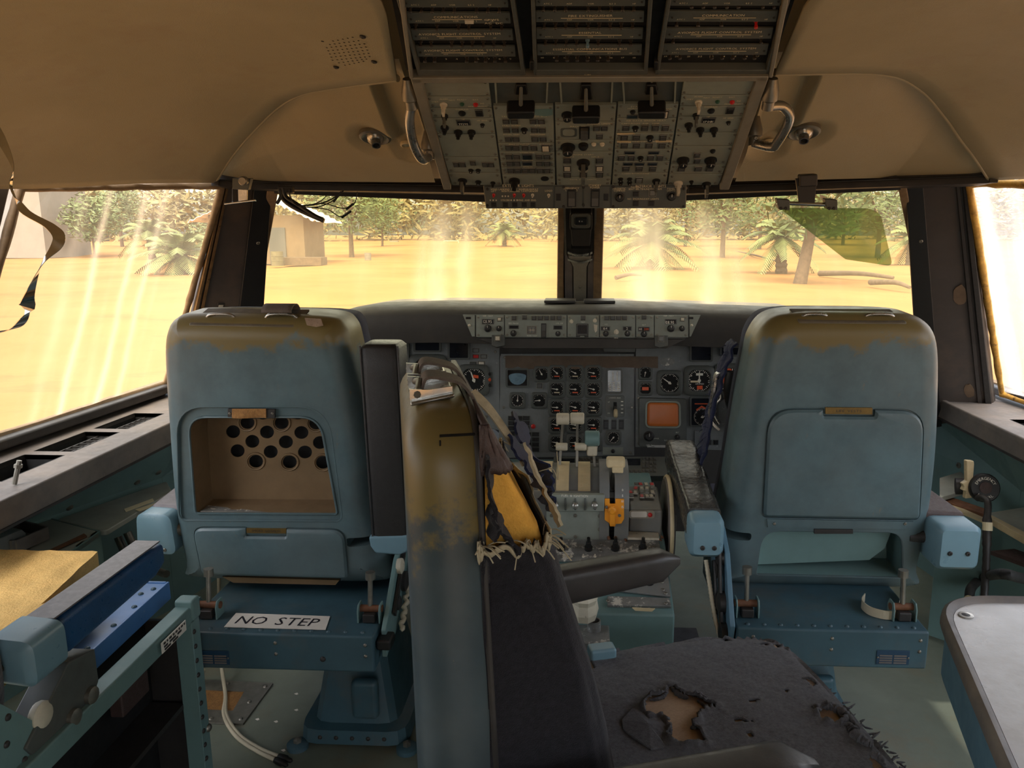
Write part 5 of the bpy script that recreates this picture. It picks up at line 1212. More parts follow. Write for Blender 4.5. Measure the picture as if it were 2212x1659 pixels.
for tx, x, y, h in (('EXTERIOR LIGHTS', 752, 886, .0066), ('INTERIOR LIGHTS', 1385, 888, .0066), ('WING LANDING', 665, 903, .0045), ('NOSE WHEEL', 755, 903, .0045), ('RUNWAY', 820, 903, .0045), ('TURNOFF', 820, 912, .0045), ('LEFT', 635, 912, .0045), ('RIGHT', 690, 912, .0045), ('LANDING', 733, 912, .0045), ('TAXI', 778, 912, .0045), ('LOGO', 897, 910, .0045), ('STROBE', 690, 955, .0045), ('WING AND ENG', 790, 955, .0045), ('EMERGENCY', 1006, 898, .0048), ('LIGHTING', 1006, 907, .0048), ('STANDBY', 1118, 884, .0048), ('POWER', 1118, 894, .0048), ('MAGNETIC', 1235, 900, .0045), ('COMPASS', 1235, 909, .0045), ('FASTEN', 1312, 893, .0045), ('SEAT BELTS', 1312, 902, .0045), ('THUNDERSTORM', 1388, 902, .0045), ('NO SMOKING', 1312, 949, .0045), ('EXIT LIGHTS', 1388, 949, .0045), ('PANEL', 1482, 900, .0045), ('LIGHTS', 1482, 909, .0045), ('OFF', 1018, 985, .004), ('NORM', 1118, 984, .004)): text(lt, tx, PB.mat(*Ka(x, y), .0036), h)
lt.build('lettering', 'legend_dim', lp)
# grab handles ----------------------------------------------------------------------------------------------
for pts, y, label in (([(888, 208), (884, 240), (890, 282), (902, 312), (914, 326), (926, 320)], (1.74, 1.76, 1.80, 1.83, 1.86, 1.90), 'bent metal grab handle left of the overhead panel'), ([(1660, 208), (1690, 208), (1706, 226), (1702, 250), (1680, 288), (1668, 298), (1630, 290)], (1.73, 1.75, 1.77, 1.79, 1.84, 1.86, 1.90), 'squared metal grab handle right of the overhead panel')):
    pp = [P(u, v, q) + V((0, 0, -.02)) for (u, v), q in zip(pts, y)]
    t = thing('grab_handle', pp[0], label, 'handle', 'cockpit grab handles'); g = G(); g.tube(spline(pp, 6), .011, 12); g.build('bar', 'steel', t, smooth=60)
    for p, d in ((pp[0], V((0, -.02, .03))), (pp[-1], V((0, .0, .035)))): g = G(); g.lathe(p, d, [(.013, -.006), (.013, .012), (.018, .016), (.018, .03), (.01, .06)], 12); mt = g.build('mount', 'steel_dull', t, smooth=40); inst(SCREW, 'screw', mt, look(p + V((0, -.016, .01)), (0, -1, -.3), .005))
# air outlets and reading lamps
for side in ('l', 'r'):
    for c, n, kind in VENTS[side]:
        w = 'left' if side == 'l' else 'right'
        if kind == 'gun':
            t = thing('air_outlet', c, 'swivelling dark metal air nozzle in the %s front lining' % w, 'air vent', 'swivelling air nozzles')
            g = G(); g.lathe(c - n * .004, n, [(.042, 0), (.042, .010), (.036, .013), (.026, .006)], 26, False, True); g.build('trim_ring', 'steel_dull', t, smooth=40)
            d = (n + V((.25 if side == 'l' else -.1, -.35, 0))).normalized(); g = G(); g.lathe(c, d, [(.024, 0), (.022, .012), (.013, .018), (.012, .034), (.009, .034), (.009, .012)], 18, False, True); g.build('nozzle', 'steel', t, smooth=50)
            g = G(); g.lathe(c + d * .028, d, [(.0088, 0), (.001, .001)], 12, False, True); g.build('nozzle_bore', 'void', t)
        else:
            t = thing('reading_lamp', c, 'small round lamp sunk in the %s front lining' % w, 'lamp', 'sunk reading lamps')
            g = G(); g.lathe(c - n * .002, n, [(.018, 0), (.018, .006), (.014, .008), (.013, .002)], 20, False, True); g.build('ring', 'cream', t, smooth=40); g = G(); g.lathe(c, n, [(.013, .001), (.008, .004), (.001, .005)], 16, False, True); g.build('lens', 'panel', t, smooth=60)
# speaker holes in the roof lining: small drilled bosses
# ------------------------------------------------------------------ centre pedestal with thrust levers
pd = thing('centre_pedestal', (0, 2.0, 0), 'grey-green centre pedestal with thrust levers between the pilot seats', 'pedestal')
PT = Plane((0, 1.95, .525), (0, -.085, .25), V((0, 1, 0)))
PR = Plane((0, 1.95, .6), (0, -1, .06))                      # upright aft face of the lever quadrant
XL, XR = -.27, .228
g = G(); g.prism([V((XR, y, z)) for y, z in ((1.70, 0), (1.70, .435), (1.95, .52), (2.5, .56), (2.68, .52), (2.68, 0))], V((XL - XR, 0, 0))); g.build('body', 'teal', pd, bevel=.006)
g = G(); pq(g, PT, [(1165, 1168), (1423, 1170), (1432, 1216), (1160, 1214)], 0, .006); g.build('knob_plate', 'pedestal_worn', pd, bevel=.002)
g = G(); pq(g, PT, [(1300, 1216), (1440, 1218), (1449, 1292), (1300, 1275)], 0, .006); k2 = g.build('aft_plate', 'pedestal', pd, bevel=.002)
g = G(); pq(g, PT, [(1312, 1290), (1446, 1294), (1450, 1312), (1312, 1310)], -.004, .005); g.build('worn_plate', 'pedestal_worn', pd, bevel=.002)
for u in (1212, 1271, 1329, 1388): ctl(KNOB2, PT, pd, u, 1190, 7.5, lift=.006, zs=.016)
for u, v in ((1370, 1262), (1402, 1262)): ctl(KNOB2, PT, pd, u, v, 6 if u < 1390 else 9, lift=.006, zs=.013)
for u in (1218, 1234, 1260, 1285): ctl(TOGW, PT, pd, u, 1206, 3.4, lift=.006)
for u, v in ((1297, 1180), (1297, 1194), (1359, 1193), (1411, 1186), (1180, 1182), (1430, 1262), (1432, 1278), (1313, 1284), (1313, 1302), (1438, 1286), (1438, 1308)): ctl(SCREW, PT, pd, u, v, 4, name='screw', lift=.006)
# aft box face (teal) has a chipped lip
g = G(); g.prism([P(1365, 1312, 1.695), P(1415, 1314, 1.695), P(1408, 1320, 1.695), P(1372, 1318, 1.695)], (0, -.003, 0)); g.build('chipped_lip', 'cream', pd)
# lever quadrant
g = G(); pr_ = [(1.95, .50), (1.95, .632), (1.975, .645)] + [(2.10 + .13 * math.cos(a), .56 + .12 * math.sin(a)) for a in [math.radians(140 - 14 * k) for k in range(10)]] + [(2.30, .50)]
g.prism([V((.128, y, z)) for y, z in pr_], V((-.42, 0, 0))); g.build('quadrant_case', 'pedestal', pd, bevel=.003)
for x0, x1 in ((-.115, -.085), (-.066, -.037), (-.006, .022)):                    # pale wear strips between the levers
    g = G(); pts = [(2.10 + .1325 * math.cos(a), .56 + .1225 * math.sin(a)) for a in [math.radians(142 - 6 * k) for k in range(16)]]
    g.loft([[V((x0 - .0, y, z)), V((x1 + .006, y, z))] for y, z in pts], False, False, False); g.build('wear_strip', 'cream', pd, solid=.003)
for u0, u1, h0, h1 in ((1178, 1306, 1064, 1100),): g = G(); pq(g, PR, [(u0, h0), (u1, h0), (u1 - 1, h1), (u0 + 2, h1)], 0, .022); fp = g.build('fuel_lever_panel', 'panel', pd, bevel=.003)
lt = G(); text(lt, 'FUEL & IGNITION', PR.mat(1242, 1066, .0225), .006)
for u in (1201, 1222, 1243, 1264, 1285):
    g = G(); pq(g, PR, [(u - 2, 1071), (u + 2, 1071), (u + 2, 1096), (u - 2, 1096)], .022, .028 if u in (1222, 1264) else .026); g.build('guard_rib', 'panel_dark', pd, bevel=.001)
for u in (1201, 1243, 1284): p = PR.at(u, 1083, .022); g = G(); g.lathe(p, (0, -1, .1), [(.008, 0), (.008, .008), (.006, .012), (.009, .018), (.008, .026), (.002, .029)], 14); g.build('fuel_lever', 'steel', pd, smooth=45)
g = G(); pq(g, PR, [(1180, 1103), (1302, 1103), (1302, 1168), (1180, 1166)], 0, .005); g.build('cover_plate', 'panel', pd, bevel=.002)
for u, v in ((1192, 1112), (1243, 1112), (1295, 1113), (1192, 1158), (1243, 1158), (1295, 1142), (1332, 1160)): ctl(SCREW, PR, pd, u, v, 4, name='screw', lift=.006)
# flap sector
g = G(); pr2 = [(1.95, .505), (1.95, .60)] + [(2.06 + .112 * math.cos(a), .60 + .10 * math.sin(a)) for a in [math.radians(180 - 15 * k) for k in range(10)]] + [(2.2, .505)]
for x0, x1 in ((.052, .078), (.092, .130)): g2 = g.prism([V((x1, y - .012, z + .01)) for y, z in pr2], V((x0 - x1, 0, 0)))
g.build('flap_sector', 'pedestal', pd, bevel=.003)
g = G(); g.box((.085, 2.05, .57), (.016, .2, .13)); g.build('sector_slot', 'void', pd)
for k in range(4): text(lt, str(5 * k), PR.mat(1344, 1052 + 12 * k, .03), .006)
lt.build('lettering', 'legend', pd)
fl = P(1330, 998, 2.0); g = G(); g.box(fl, (.05, .034, .026)); g.build('flap_handle', 'cream', pd, bevel=.006, seg=3)
g = G(); a = P(1328, 1012, 2.0); b = V((.085, 2.02, .60)); g.tube([a, a.lerp(b, .5), b], [.008, .007, .007], 8); g.build('flap_lever', 'panel_dark', pd, smooth=60)
g = G(); g.box(P(1334, 1012, 1.995), (.03, .03, .018)); g.build('flap_detent_grip', 'cream', pd, bevel=.003)
PRo = Plane((0, 1.936, .6), (0, -1, .06))
g = G(); pq(g, PRo, [(1306, 1076), (1317, 1076), (1317, 1087), (1329, 1087), (1329, 1076), (1348, 1077), (1348, 1120), (1342, 1130), (1330, 1131), (1329, 1136), (1318, 1136), (1316, 1129), (1306, 1122)], 0, .006); og = g.build('orange_gust_lock', 'orange', pd, bevel=.0015)
g = G(); pq(g, PRo, [(1316, 1090), (1328, 1090), (1329, 1132), (1317, 1132)], .006, .012); g.build('lock_bar', 'orange', og, bevel=.002)
g = G(); p = PRo.at(1322, 1100, .012); g.lathe(p, (0, -1, .06), [(.011, 0), (.011, .004), (.006, .006), (.006, .009), (.001, .009)], 16); g.build('lock_pivot', 'orange', og, smooth=40)
for u, v in ((1310, 1094), (1338, 1112), (1323, 1120)): ctl(SCREW, PRo, og, u, v, 3.6, name='screw', lift=.006)
# thrust levers
for us, uh, hw, vt, nm in ((1205, 1216, 14, 904, 'thrust_lever'), (1246, 1247, 15, 903, 'thrust_lever'), (1290, 1279, 16, 946, 'speed_brake_lever')):
    b = P(us, 1058, 2.08); h = P(uh, vt, 2.10); g = G(); q = b.lerp(h, .55) + V((0, .012, 0))
    g.strip(spline([b + V((0, 0, -.03)), q, h], 6), V((0, 1, 0)), .018, .007); lv = g.build(nm, 'steel_dull', pd)
    hx = hw / (F_PX / 2.17)
    g = G(); rr = .0165 if nm == 'thrust_lever' else .022
    c = h + V((.0, -.004, 0)); g.lathe(c - V((hx, 0, 0)), (1, 0, 0), [(rr * .8, 0), (rr, .003), (rr, hx * 2 - .003), (rr * .8, hx * 2)], 18); g.build('lever_grip', 'white_worn' if nm == 'thrust_lever' else 'teal', lv, smooth=40)
    if nm == 'thrust_lever':
        c = P(us + 8, 965, 2.085); g = G(); g.lathe(c - V((.016, 0, 0)), (1, 0, 0), [(.009, 0), (.011, .003), (.011, .03), (.009, .033)], 14); g.build('reverse_grip', 'white_worn', lv, smooth=40)
    else:
        g = G(); g.box(h + V((0, -.002, -.035)), (.03, .03, .03)); g.build('lower_grip', 'white_worn', lv, bevel=.006)
# right-hand box with broken keyboard and name plate
PR2 = Plane((0, 1.975, .6), (0, -1, .06))
g = G(); pts = [(1.975, .50), (1.975, .595), (2.12, .615), (2.12, .50)]; g.prism([V((.222, y, z)) for y, z in pts], V((-.088, 0, 0))); g.build('side_box', 'pedestal', pd, bevel=.006)
g = G(); pq(g, PR2, roundpoly([(1358, 1102), (1414, 1102), (1414, 1119), (1358, 1119)], 7, 4), 0, .004); sb = g.build('data_plate', 'panel_rail', pd); g = G(); pq(g, PR2, roundpoly([(1363, 1104), (1397, 1104), (1397, 1116), (1363, 1116)], 3, 2), .004, .005); g.build('plate_paper', 'placard', sb); ctl(LAMP['lamp_red'], PR2, sb, 1404, 1111, 5, lift=.004)
g = G(); g.prism([PZ(u, v, .53) for u, v in ((1356, 1166), (1424, 1167), (1422, 1155), (1356, 1152))], (0, 0, .006)); g.build('dusty_tray', 'white_worn', pd)
PK = Plane((0, 2.05, .607), (0, -.14, 1), V((0, 1, 0)))
random.seed(3)
for r in range(4):
    for c in range(5):
        if random.random() < .25: continue
        ctl(BTN[random.choice(['key_white', 'key_white', 'key', 'pedestal', 'lamp_red'])], PK, pd, 1362 + 11.5 * c + random.uniform(-1.5, 1.5), 1049 + 8.5 * r, 10, 7, 'broken_key', random.uniform(-.2, .2), .002, .012)
# keyboards in front of the levers (flight computers)
PCD = Plane((0, 2.5, .585), (0, -.5, 1), V((0, 1, 0)))
for u0, u1 in ((1196, 1300), (1338, 1440)):
    g = G(); pq(g, PCD, [(u0, 988), (u1, 988), (u1 + 2, 1030), (u0 - 2, 1030)], -.02, .004); kb = g.build('keyboard_unit', 'panel_dark', pd, bevel=.002)
    g = G(); pq(g, PCD, [(u0 + 8, 993), (u0 + 45, 993), (u0 + 45, 1007), (u0 + 7, 1007)], .004, .0055); g.build('unit_screen', 'screen_dark', kb)
    for r in range(4):
        for c in range(4 if u0 > 1300 else 6): ctl(BTN['key'], PCD, kb, (u0 + 52 + 8 * c), 994 + 8.5 * r, 7, 6.5, 'key', lift=.004, zs=.008)
    for c in range(5): ctl(BTN['key'], PCD, kb, u0 + 8 + 9 * c, 1021, 8, 7, 'key', lift=.004, zs=.008)
# trim wheel
g = G(); wc = V((.246, 2.07, .525)); g.lathe(wc - V((.009, 0, 0)), (1, 0, 0), [(.02, 0), (.10, .002), (.122, 0), (.128, .004), (.128, .015), (.122, .019), (.10, .016), (.02, .018)], 36); tw = g.build('trim_wheel', 'ledge', pd, smooth=35)
g = G(); g.tube([wc + V((0, .129 * math.cos(a), .129 * math.sin(a))) for a in [2 * math.pi * k / 40 for k in range(40)]], .006, 6, True); g.build('wheel_rim', 'cream', tw, smooth=60)
g = G(); g.lathe(wc + V((.009, 0, 0)), (1, 0, 0), [(.03, 0), (.03, .012), (.02, .016), (.001, .016)], 16); g.build('wheel_hub', 'panel_rail', tw, smooth=40)
# loose fittings at the aft left end
g = G(); g.lathe(PZ(1262, 1330, .44), (0, -.2, 1), [(.03, 0), (.034, .02), (.03, .045), (.034, .06), (.028, .066), (.005, .068)], 9); g.build('fluted_knob', 'white_worn', pd)
g = G(); c = PZ(1283, 1365, .40); g.lathe(c, (0, 0, 1), [(.016, 0), (.016, .03), (.013, .03), (.012, .006), (.001, .006)], 18); g.build('cup', 'pedestal_worn', pd, smooth=40)
g = G(); g.prism([PZ(u, v, .405) for u, v in ((1235, 1290), (1310, 1285), (1318, 1385), (1250, 1390))], (0, 0, -.02)); g.build('aft_shelf', 'pedestal_worn', pd, bevel=.003)
for k in range(8):
    g = G(); c = PT.at(random.uniform(1310, 1430), random.uniform(1166, 1174), .008); g.lathe(c, (random.random(), random.random(), 1), [(.004, 0), (.005, .003), (.002, .006)], 6); g.build('debris_chip', 'rust', pd)
# dark footwell between pedestal and right seat: rail on the floor
g = G(); a = V((.30, 1.62, .0)); g.box((.335, 1.95, .012), (.12, .9, .024)); tag(g.build('seat_rail', 'dark', bevel=.003), 'dark floor rail between the pedestal and the right pilot seat', 'rail')
# ------------------------------------------------------------------ pilot seats
def px2(pl, poly, h): return [pl.at(u, v, h) for u, v in poly]
def pulley(root, x, y, z, tag_m='teal'):
    """little clevis with axle and lock-wired rod under the seat back"""
    for s_ in (-1, 1): g = G(); g.prism([V((x + s_ * .024, y + a, z + b)) for a, b in ((-.02, 0), (.02, 0), (.02, .03), (.012, .045), (-.012, .045), (-.02, .03))], V((s_ * .004, 0, 0))); br = g.build('clevis_plate', tag_m, root, bevel=.0015)
    g = G(); g.cyl((x - .03, y, z + .03), (x + .03, y, z + .03), .009, n=12); g.build('axle', 'rust', br, smooth=40)
    g = G(); g.cyl((x, y, z + .03), (x, y + .012, z + .115), .006, n=10); g.cyl((x, y + .012, z + .10), (x, y + .013, z + .118), .012, n=10); g.build('rod', 'steel_dull', br, smooth=40)
    g = G(); g.box((x, y - .006, z + .012), (.03, .03, .022)); g.build('block', 'dark', br, bevel=.003)
def strapplate(root, pl, quad, loops, torn=None):
    g = G(); g.prism([pl.at(u, v, h) for u, v, h in quad], V((0, .004, .006))); o = g.build('strap_plate', 'steel_dull', root, bevel=.002)
    for u, w in loops:
        g = G(); a, b = pl.at(u - w / 2, 693, -.035), pl.at(u + w / 2, 693, -.035); pts = spline([a, a.lerp(b, .2) + V((0, -.004, .010)), a.lerp(b, .8) + V((0, -.004, .010)), b], 6)
        g.tube(pts, .004, 8); g.build('strap_bar', 'steel', o, smooth=60)
def pilot_seat(name, loc, label, pl, outline, R=46, thick=.15, cushion=20):
    t = thing(name, loc, label, 'pilot seat', 'pilot seats')
    ol = [tuple(p) for p in spline([V((u, v, 0)) for u, v in outline], 5, True)]; ol = [(p[0], p[1]) for p in ol]
    rings = [px2(pl, ol, -thick), px2(pl, ol, -.058)]
    for k in range(1, 8):
        a = math.pi / 2 * k / 7; rings.append(px2(pl, inset(ol, R * (1 - math.cos(a))), -.058 + .058 * math.sin(a)))
    rings.append(px2(pl, inset(ol, R + 6), .0))
    g = G(); g.loft(rings); sh = g.build('backrest_shell', 'shell', t, smooth=40, fix=True)
    c1 = [(u, v) for u, v in inset(ol, cushion)]
    g = G(); g.loft([px2(pl, c1, -thick + .002), px2(pl, inset(ol, cushion - 10), -thick - .03), px2(pl, inset(ol, cushion - 8), -thick - .10), px2(pl, inset(ol, cushion + 20), -thick - .13)]); g.build('back_cushion', 'navy', t, smooth=60, fix=True)
    return t, sh, ol
def rounded_hole(pl, poly, d0, d1): g = G(); g.loft([px2(pl, poly, d0), px2(pl, poly, d1)]); return g
def rim(root, pl, poly, h, r, m): g = G(); g.tube(px2(pl, poly, h), r, 6, True); return g.build('pocket_rim', m, root, smooth=60)
# ---- left seat -----------------------------------------------------------------------------------------
PS1 = Plane((0, 1.77, 1.1), (0, -1, -.05))
cap, sh, ol = pilot_seat('pilot_seat', (-.76, 1.95, 0), 'pilot seat with open perforated back pocket and raised black armrest', PS1,
    [(395, 684), (540, 685), (690, 690), (733, 712), (750, 765), (772, 860), (795, 980), (806, 1100), (824, 1170), (834, 1230), (828, 1270), (620, 1270), (402, 1262), (385, 1225), (362, 1100), (347, 920), (338, 770), (345, 715), (362, 692)])
dish = roundpoly([(388, 1123), (382, 880), (706, 880), (738, 1125)], [16, 60, 66, 16], 7)
hole = roundpoly([(418, 1112), (402, 903), (688, 903), (727, 1114)], [8, 40, 44, 8], 7)
door = roundpoly([(438, 1240), (418, 1140), (532, 1140), (532, 1157), (620, 1158), (620, 1142), (744, 1144), (752, 1248)], [12, 22, 2, 4, 4, 2, 26, 10], 5)
cut(sh, [rounded_hole(PS1, dish, .03, -.009), rounded_hole(PS1, hole, .04, -.138), rounded_hole(PS1, inset(door, -3), .03, -.004), rounded_hole(PS1, roundpoly([(746, 1163), (812, 1160), (812, 1178), (750, 1182)], 8, 3), .05, -.09), rounded_hole(PS1, [(472, 1244), (735, 1252), (728, 1268), (500, 1262)], .03, -.05)])
rim(cap, PS1, hole, -.009, .0035, 'shell'); rim(cap, PS1, inset(dish, -2), -.002, .003, 'shell')
liner = inset(hole, 1.2); g = G(); g.loft([px2(PS1, liner, -.012), px2(PS1, liner, -.125)], False, False); g.build('pocket_lining', 'brown_sheet', cap, solid=.002)
g = G(); g.prism(px2(PS1, inset(hole, 2), -.122), PS1.n * .003); g.build('pocket_back', 'void', cap)
Kd = lambda x, y: (280 + x / 2.513, 640 + y / 2.513)
HOLES = [(635, 690), (835, 690), (548, 748), (743, 750), (940, 752), (467, 800), (660, 802), (856, 805), (1045, 808), (577, 855), (768, 858), (962, 862), (493, 908), (682, 914), (877, 916), (1060, 916), (598, 968), (790, 972), (980, 975)]
plate_o = [(414, 1088), (404, 910), (690, 910), (716, 1088)]
g = G(); g.loft([px2(PS1, [(408, 1112), (408, 902), (700, 902), (724, 1112)], -.100), px2(PS1, [(408, 1112), (408, 902), (700, 902), (724, 1112)], -.097)]); pp_ = g.build('perforated_plate', 'brown_sheet', cap, fix=True)
hq = G()
for x, y in HOLES:
    u, v = Kd(x, y); c = [(u + 16.0 * math.cos(a), v + 14.6 * math.sin(a)) for a in [2 * math.pi * k / 20 for k in range(20)]]
    if u > 700 or v < 912: continue
    hq.loft([px2(PS1, c, -.09), px2(PS1, c, -.11)])
for x, y in ((635, 690), (835, 690)):
    u, v = Kd(x, y + 8); c = [(u + 16.0 * math.cos(a), v + 13 * math.sin(a)) for a in [2 * math.pi * k / 20 for k in range(20)]]; hq.loft([px2(PS1, c, -.09), px2(PS1, c, -.11)])
cut(pp_, [hq])
for i in (2, 3, 4, 16, 17, 18):
    u, v = Kd(*HOLES[i]); g = G(); g.tube([PS1.at(u + 20 * math.cos(a), v + 18.5 * math.sin(a), -.0965) for a in [2 * math.pi * k / 24 for k in range(24)]], .0028, 6, True); g.build('hole_flange', 'brown_sheet', pp_, smooth=60)
fz = PS1.at(560, 1113, -.01).z + .002; g = G(); A = PS1.at(418, 1112, -.01); B = PS1.at(727, 1113, -.01)
g.grid(lambda u, v: V((A.x + .012 + (B.x - A.x - .02) * u, A.y + .003 + .085 * v, fz)), 40, 12, lambda u, v: not any((((u - c) * (B.x - A.x)) ** 2 / .024 ** 2 + ((v - .42) * .085) ** 2 / .024 ** 2) < 1 for c in (.24, .52, .80))); g.build('pocket_floor', 'pedestal_worn', cap, solid=.002)
g = G(); pq(g, PS1, [(492, 883), (594, 884), (594, 903), (492, 901)], -.006, .001); lb = g.build('latch_plate', 'dark', cap, bevel=.001)
g = G(); g.grid(lambda u, v: PS1.at(503 + 73 * u, 882 + 20 * v, .004 + .004 * math.sin(6 * u) * v), 10, 4); g.build('torn_sticker', 'cork', lb, solid=.002)
for u in (497, 589): ctl(SCREW, PS1, lb, u, 893, 3, name='screw', lift=.001)
g = G(); g.loft([px2(PS1, door, -.004), px2(PS1, door, .004), px2(PS1, inset(door, 4), .009), px2(PS1, inset(door, 9), .010)]); dr = g.build('lower_door', 'shell', cap, fix=True, smooth=35)
g = G(); pq(g, PS1, [(534, 1140), (619, 1141), (619, 1151), (534, 1150)], .0, .004); np_ = g.build('name_plate', 'brass', dr)
lt = G(); text(lt, 'SMOKE GOGGLES', PS1.mat(577, 1145.5, .0045), .006, .075); lt.build('lettering', 'dark', np_)
g = G(); g.prism(px2(PS1, [(476, 1250), (730, 1258), (722, 1268), (500, 1263)], -.03), PS1.n * .02); g.build('torn_lower_strip', 'brown_sheet', cap)
strapplate(cap, PS1, [(404, 705, -.008), (632, 709, -.008), (645, 684, -.075), (415, 681, -.075)], ((463, 64), (596, 70)))
g = G(); c = PS1.at(590, 684, -.05); g.loft([[c + V((x, .03 * math.cos(a), .018 * math.sin(a) + .004)) for a in [math.pi * k / 8 for k in range(9)]] for x in [-.036 + .012 * k for k in range(7)]], False, False, False); g.build('strap', 'strap', cap, smooth=60, solid=.004)
g = G(); pts = [(655, 688), (690, 690), (695, 705), (680, 708), (660, 704)]; pq(g, PS1, pts, -.012, -.009); g.build('torn_trim', 'fleece', cap)
g = G(); g.prism(px2(PS1, [(762, 800), (784, 812), (790, 860), (775, 905), (768, 850)], -.20), V((0, .12, 0))); g.build('fleece_patch', 'fleece', cap, bevel=.02, seg=3)
# raised black armrest with blue hinge cap
g = G(); rings = []
for z, k, dx in ((.595, 0, 0), (.60, 1, 0), (.70, 1, -.002), (.85, 1, -.006), (1.0, 1, -.008), (1.062, 1, -.010), (1.072, .0, -.010)):
    w, d = (.047, .052) if k else (.038, .042); cx, cy = -.462 + dx, 1.80
    rings.append([V((cx + a, cy + b, z)) for a, b in roundpoly([(-w, -d), (w, -d), (w, d), (-w, d)], .018, 3)])
g.loft(rings); ar = g.build('raised_armrest', 'leather', cap, smooth=50)
for s_ in (-1, 1): g = G(); g.tube([V((-.462 + s_ * .044 - .009 * (z - .6) / .47, 1.75, z)) for z in [.6 + .047 * k for k in range(11)]], .0025, 6); g.build('seam_piping', 'leather', ar)
g = G(); g.prism([V((x, 1.745, z)) for x, z in ((-.515, .60), (-.415, .605), (-.412, .585), (-.42, .562), (-.44, .553), (-.50, .556), (-.512, .575))], (0, .11, 0)); g.build('armrest_hinge_cap', 'cap_blue', cap, bevel=.006, seg=3)
# outboard armrest
g = G(); a = roundpoly([(-1.128, .528), (-1.028, .52), (-1.035, .628), (-1.122, .632)], .022, 4); g.loft([[V((x, 1.79, z)) for x, z in inset(a, .008)], [V((x, 1.782 + .012, z)) for x, z in a], [V((x, 1.86, z)) for x, z in a]]); oc_ = g.build('armrest_cap', 'cap_blue', cap, smooth=40, fix=True)
g = G(); g.prism([V((x, 1.84, z)) for x, z in ((-1.12, .56), (-1.03, .56), (-1.03, .635), (-1.11, .638))], (-.03, .30, .0)); g.build('outer_armrest', 'leather_gray', cap, bevel=.012, seg=3)
for x in (-1.095, -1.055): inst(SCREW, 'screw', oc_, look((x, 1.79, .535), (0, -1, 0), .005))
g = G(); g.cyl((-1.04, 1.83, .575), (-.97, 1.85, .575), .018, n=12); g.build('armrest_pivot', 'steel_dull', cap, smooth=40)
# seat pan box, placard, plate, rivets
def seat_box(root, x0, x1, y0, y1, z0, z1, plate_x, m='blue'):
    g = G(); pts = [V((x0, y0, z1)), V((x1, y0, z1)), V((x1, y1, z1)), V((x0, y1, z1))]; g.prism(pts, (0, 0, z0 - z1)); b = g.build('seat_pan', 'blue_deep', root, bevel=.006)
    for k in range(11): inst(RIVB, 'rivet', b, look((x0 + .03 + (x1 - x0 - .06) * k / 10, y0 + .018, z1), (0, 0, 1), .0055))
    for x in (x0 + .04, (x0 + x1) / 2, x1 - .02):
        for z in (z1 - .022, z1 - .05): inst(RIV, 'rivet', b, look((x, y0, z), (0, -1, 0), .0045))
    g = G(); g.box((plate_x, y0 - .001, z0 + .030), (.076, .002, .036)); dp = g.build('data_plate', 'plate_blue', b, bevel=.001)
    lt = G()
    for r in range(4):
        for c in (-1, 1): lt.box((plate_x + c * .0165, y0 - .0022, z0 + .017 + .006 * r), (.029, .001, .0036))
    lt.build('lettering_lines', 'ledge', dp)
    for s_ in (-1, 1): inst(SCREW, 'screw', dp, look((plate_x + s_ * .035, y0 - .002, z0 + .03), (0, -1, 0), .0025))
    return b
bx_ = seat_box(cap, -.945, -.478, 1.62, 2.12, .312, .405, -.862)
g = G(); q = [PZ(u, v, .4065) for u, v in ((510, 1325), (713, 1332), (703, 1361), (484, 1355))]; g.prism(q, (0, 0, .0012)); plc = g.build('no_step_placard', 'placard', cap)
lt = G(); c = (q[0] + q[1] + q[2] + q[3]) / 4; ux = (q[1] - q[0]).normalized(); uy = V((0, 0, 1)).cross(ux); m = MX((ux, uy, V((0, 0, 1)))).transposed().to_4x4(); m.translation = c + V((0, 0, .0018)); text(lt, 'NO STEP', m, .036, .205, .08); lt.build('lettering', 'ink', plc)
pulley(cap, -.905, 1.70, .405); pulley(cap, -.505, 1.70, .405)
inst(RIVD, 'bolt', bx_, look((-.60, 1.62, .345), (0, -1, 0), .007))
# linkage on the inboard side
g = G(); g.prism([V((-.47, y, z)) for y, z in ((1.66, .33), (1.66, .40), (1.80, .52), (1.95, .56), (2.0, .5), (1.85, .36))], (.012, 0, 0)); g.build('side_plate', 'teal', cap, bevel=.002)
for y, z, r in ((1.80, .50, .02), (1.84, .44, .026), (1.76, .42, .018)): g = G(); g.lathe((-.46, y, z), (1, 0, 0), [(r, 0), (r, .012), (r * .6, .016), (.002, .018)], 14); g.build('link_roller', 'white_worn' if r == .02 else 'dark', cap, smooth=40)
g = G(); g.strip([V((-.452, 1.72, .41)), V((-.452, 1.79, .47)), V((-.452, 1.86, .54))], V((0, 0, 1)), .022, .006); g.build('link_arm', 'dark', cap)
g = G(); hp = [V((-.445 + .004 * math.sin(k * 1.2), 1.75 + .22 * k / 60, .35 + .16 * k / 60)) for k in range(61)]; g.tube(hp, [.005 + .0012 * (k % 3) for k in range(61)], 8); g.build('coiled_cable', 'cable_white', cap, smooth=60)
g = G(); g.box((-.458, 1.655, .376), (.035, .05, .026)); g.build('adjust_lever', 'black', cap, bevel=.006)
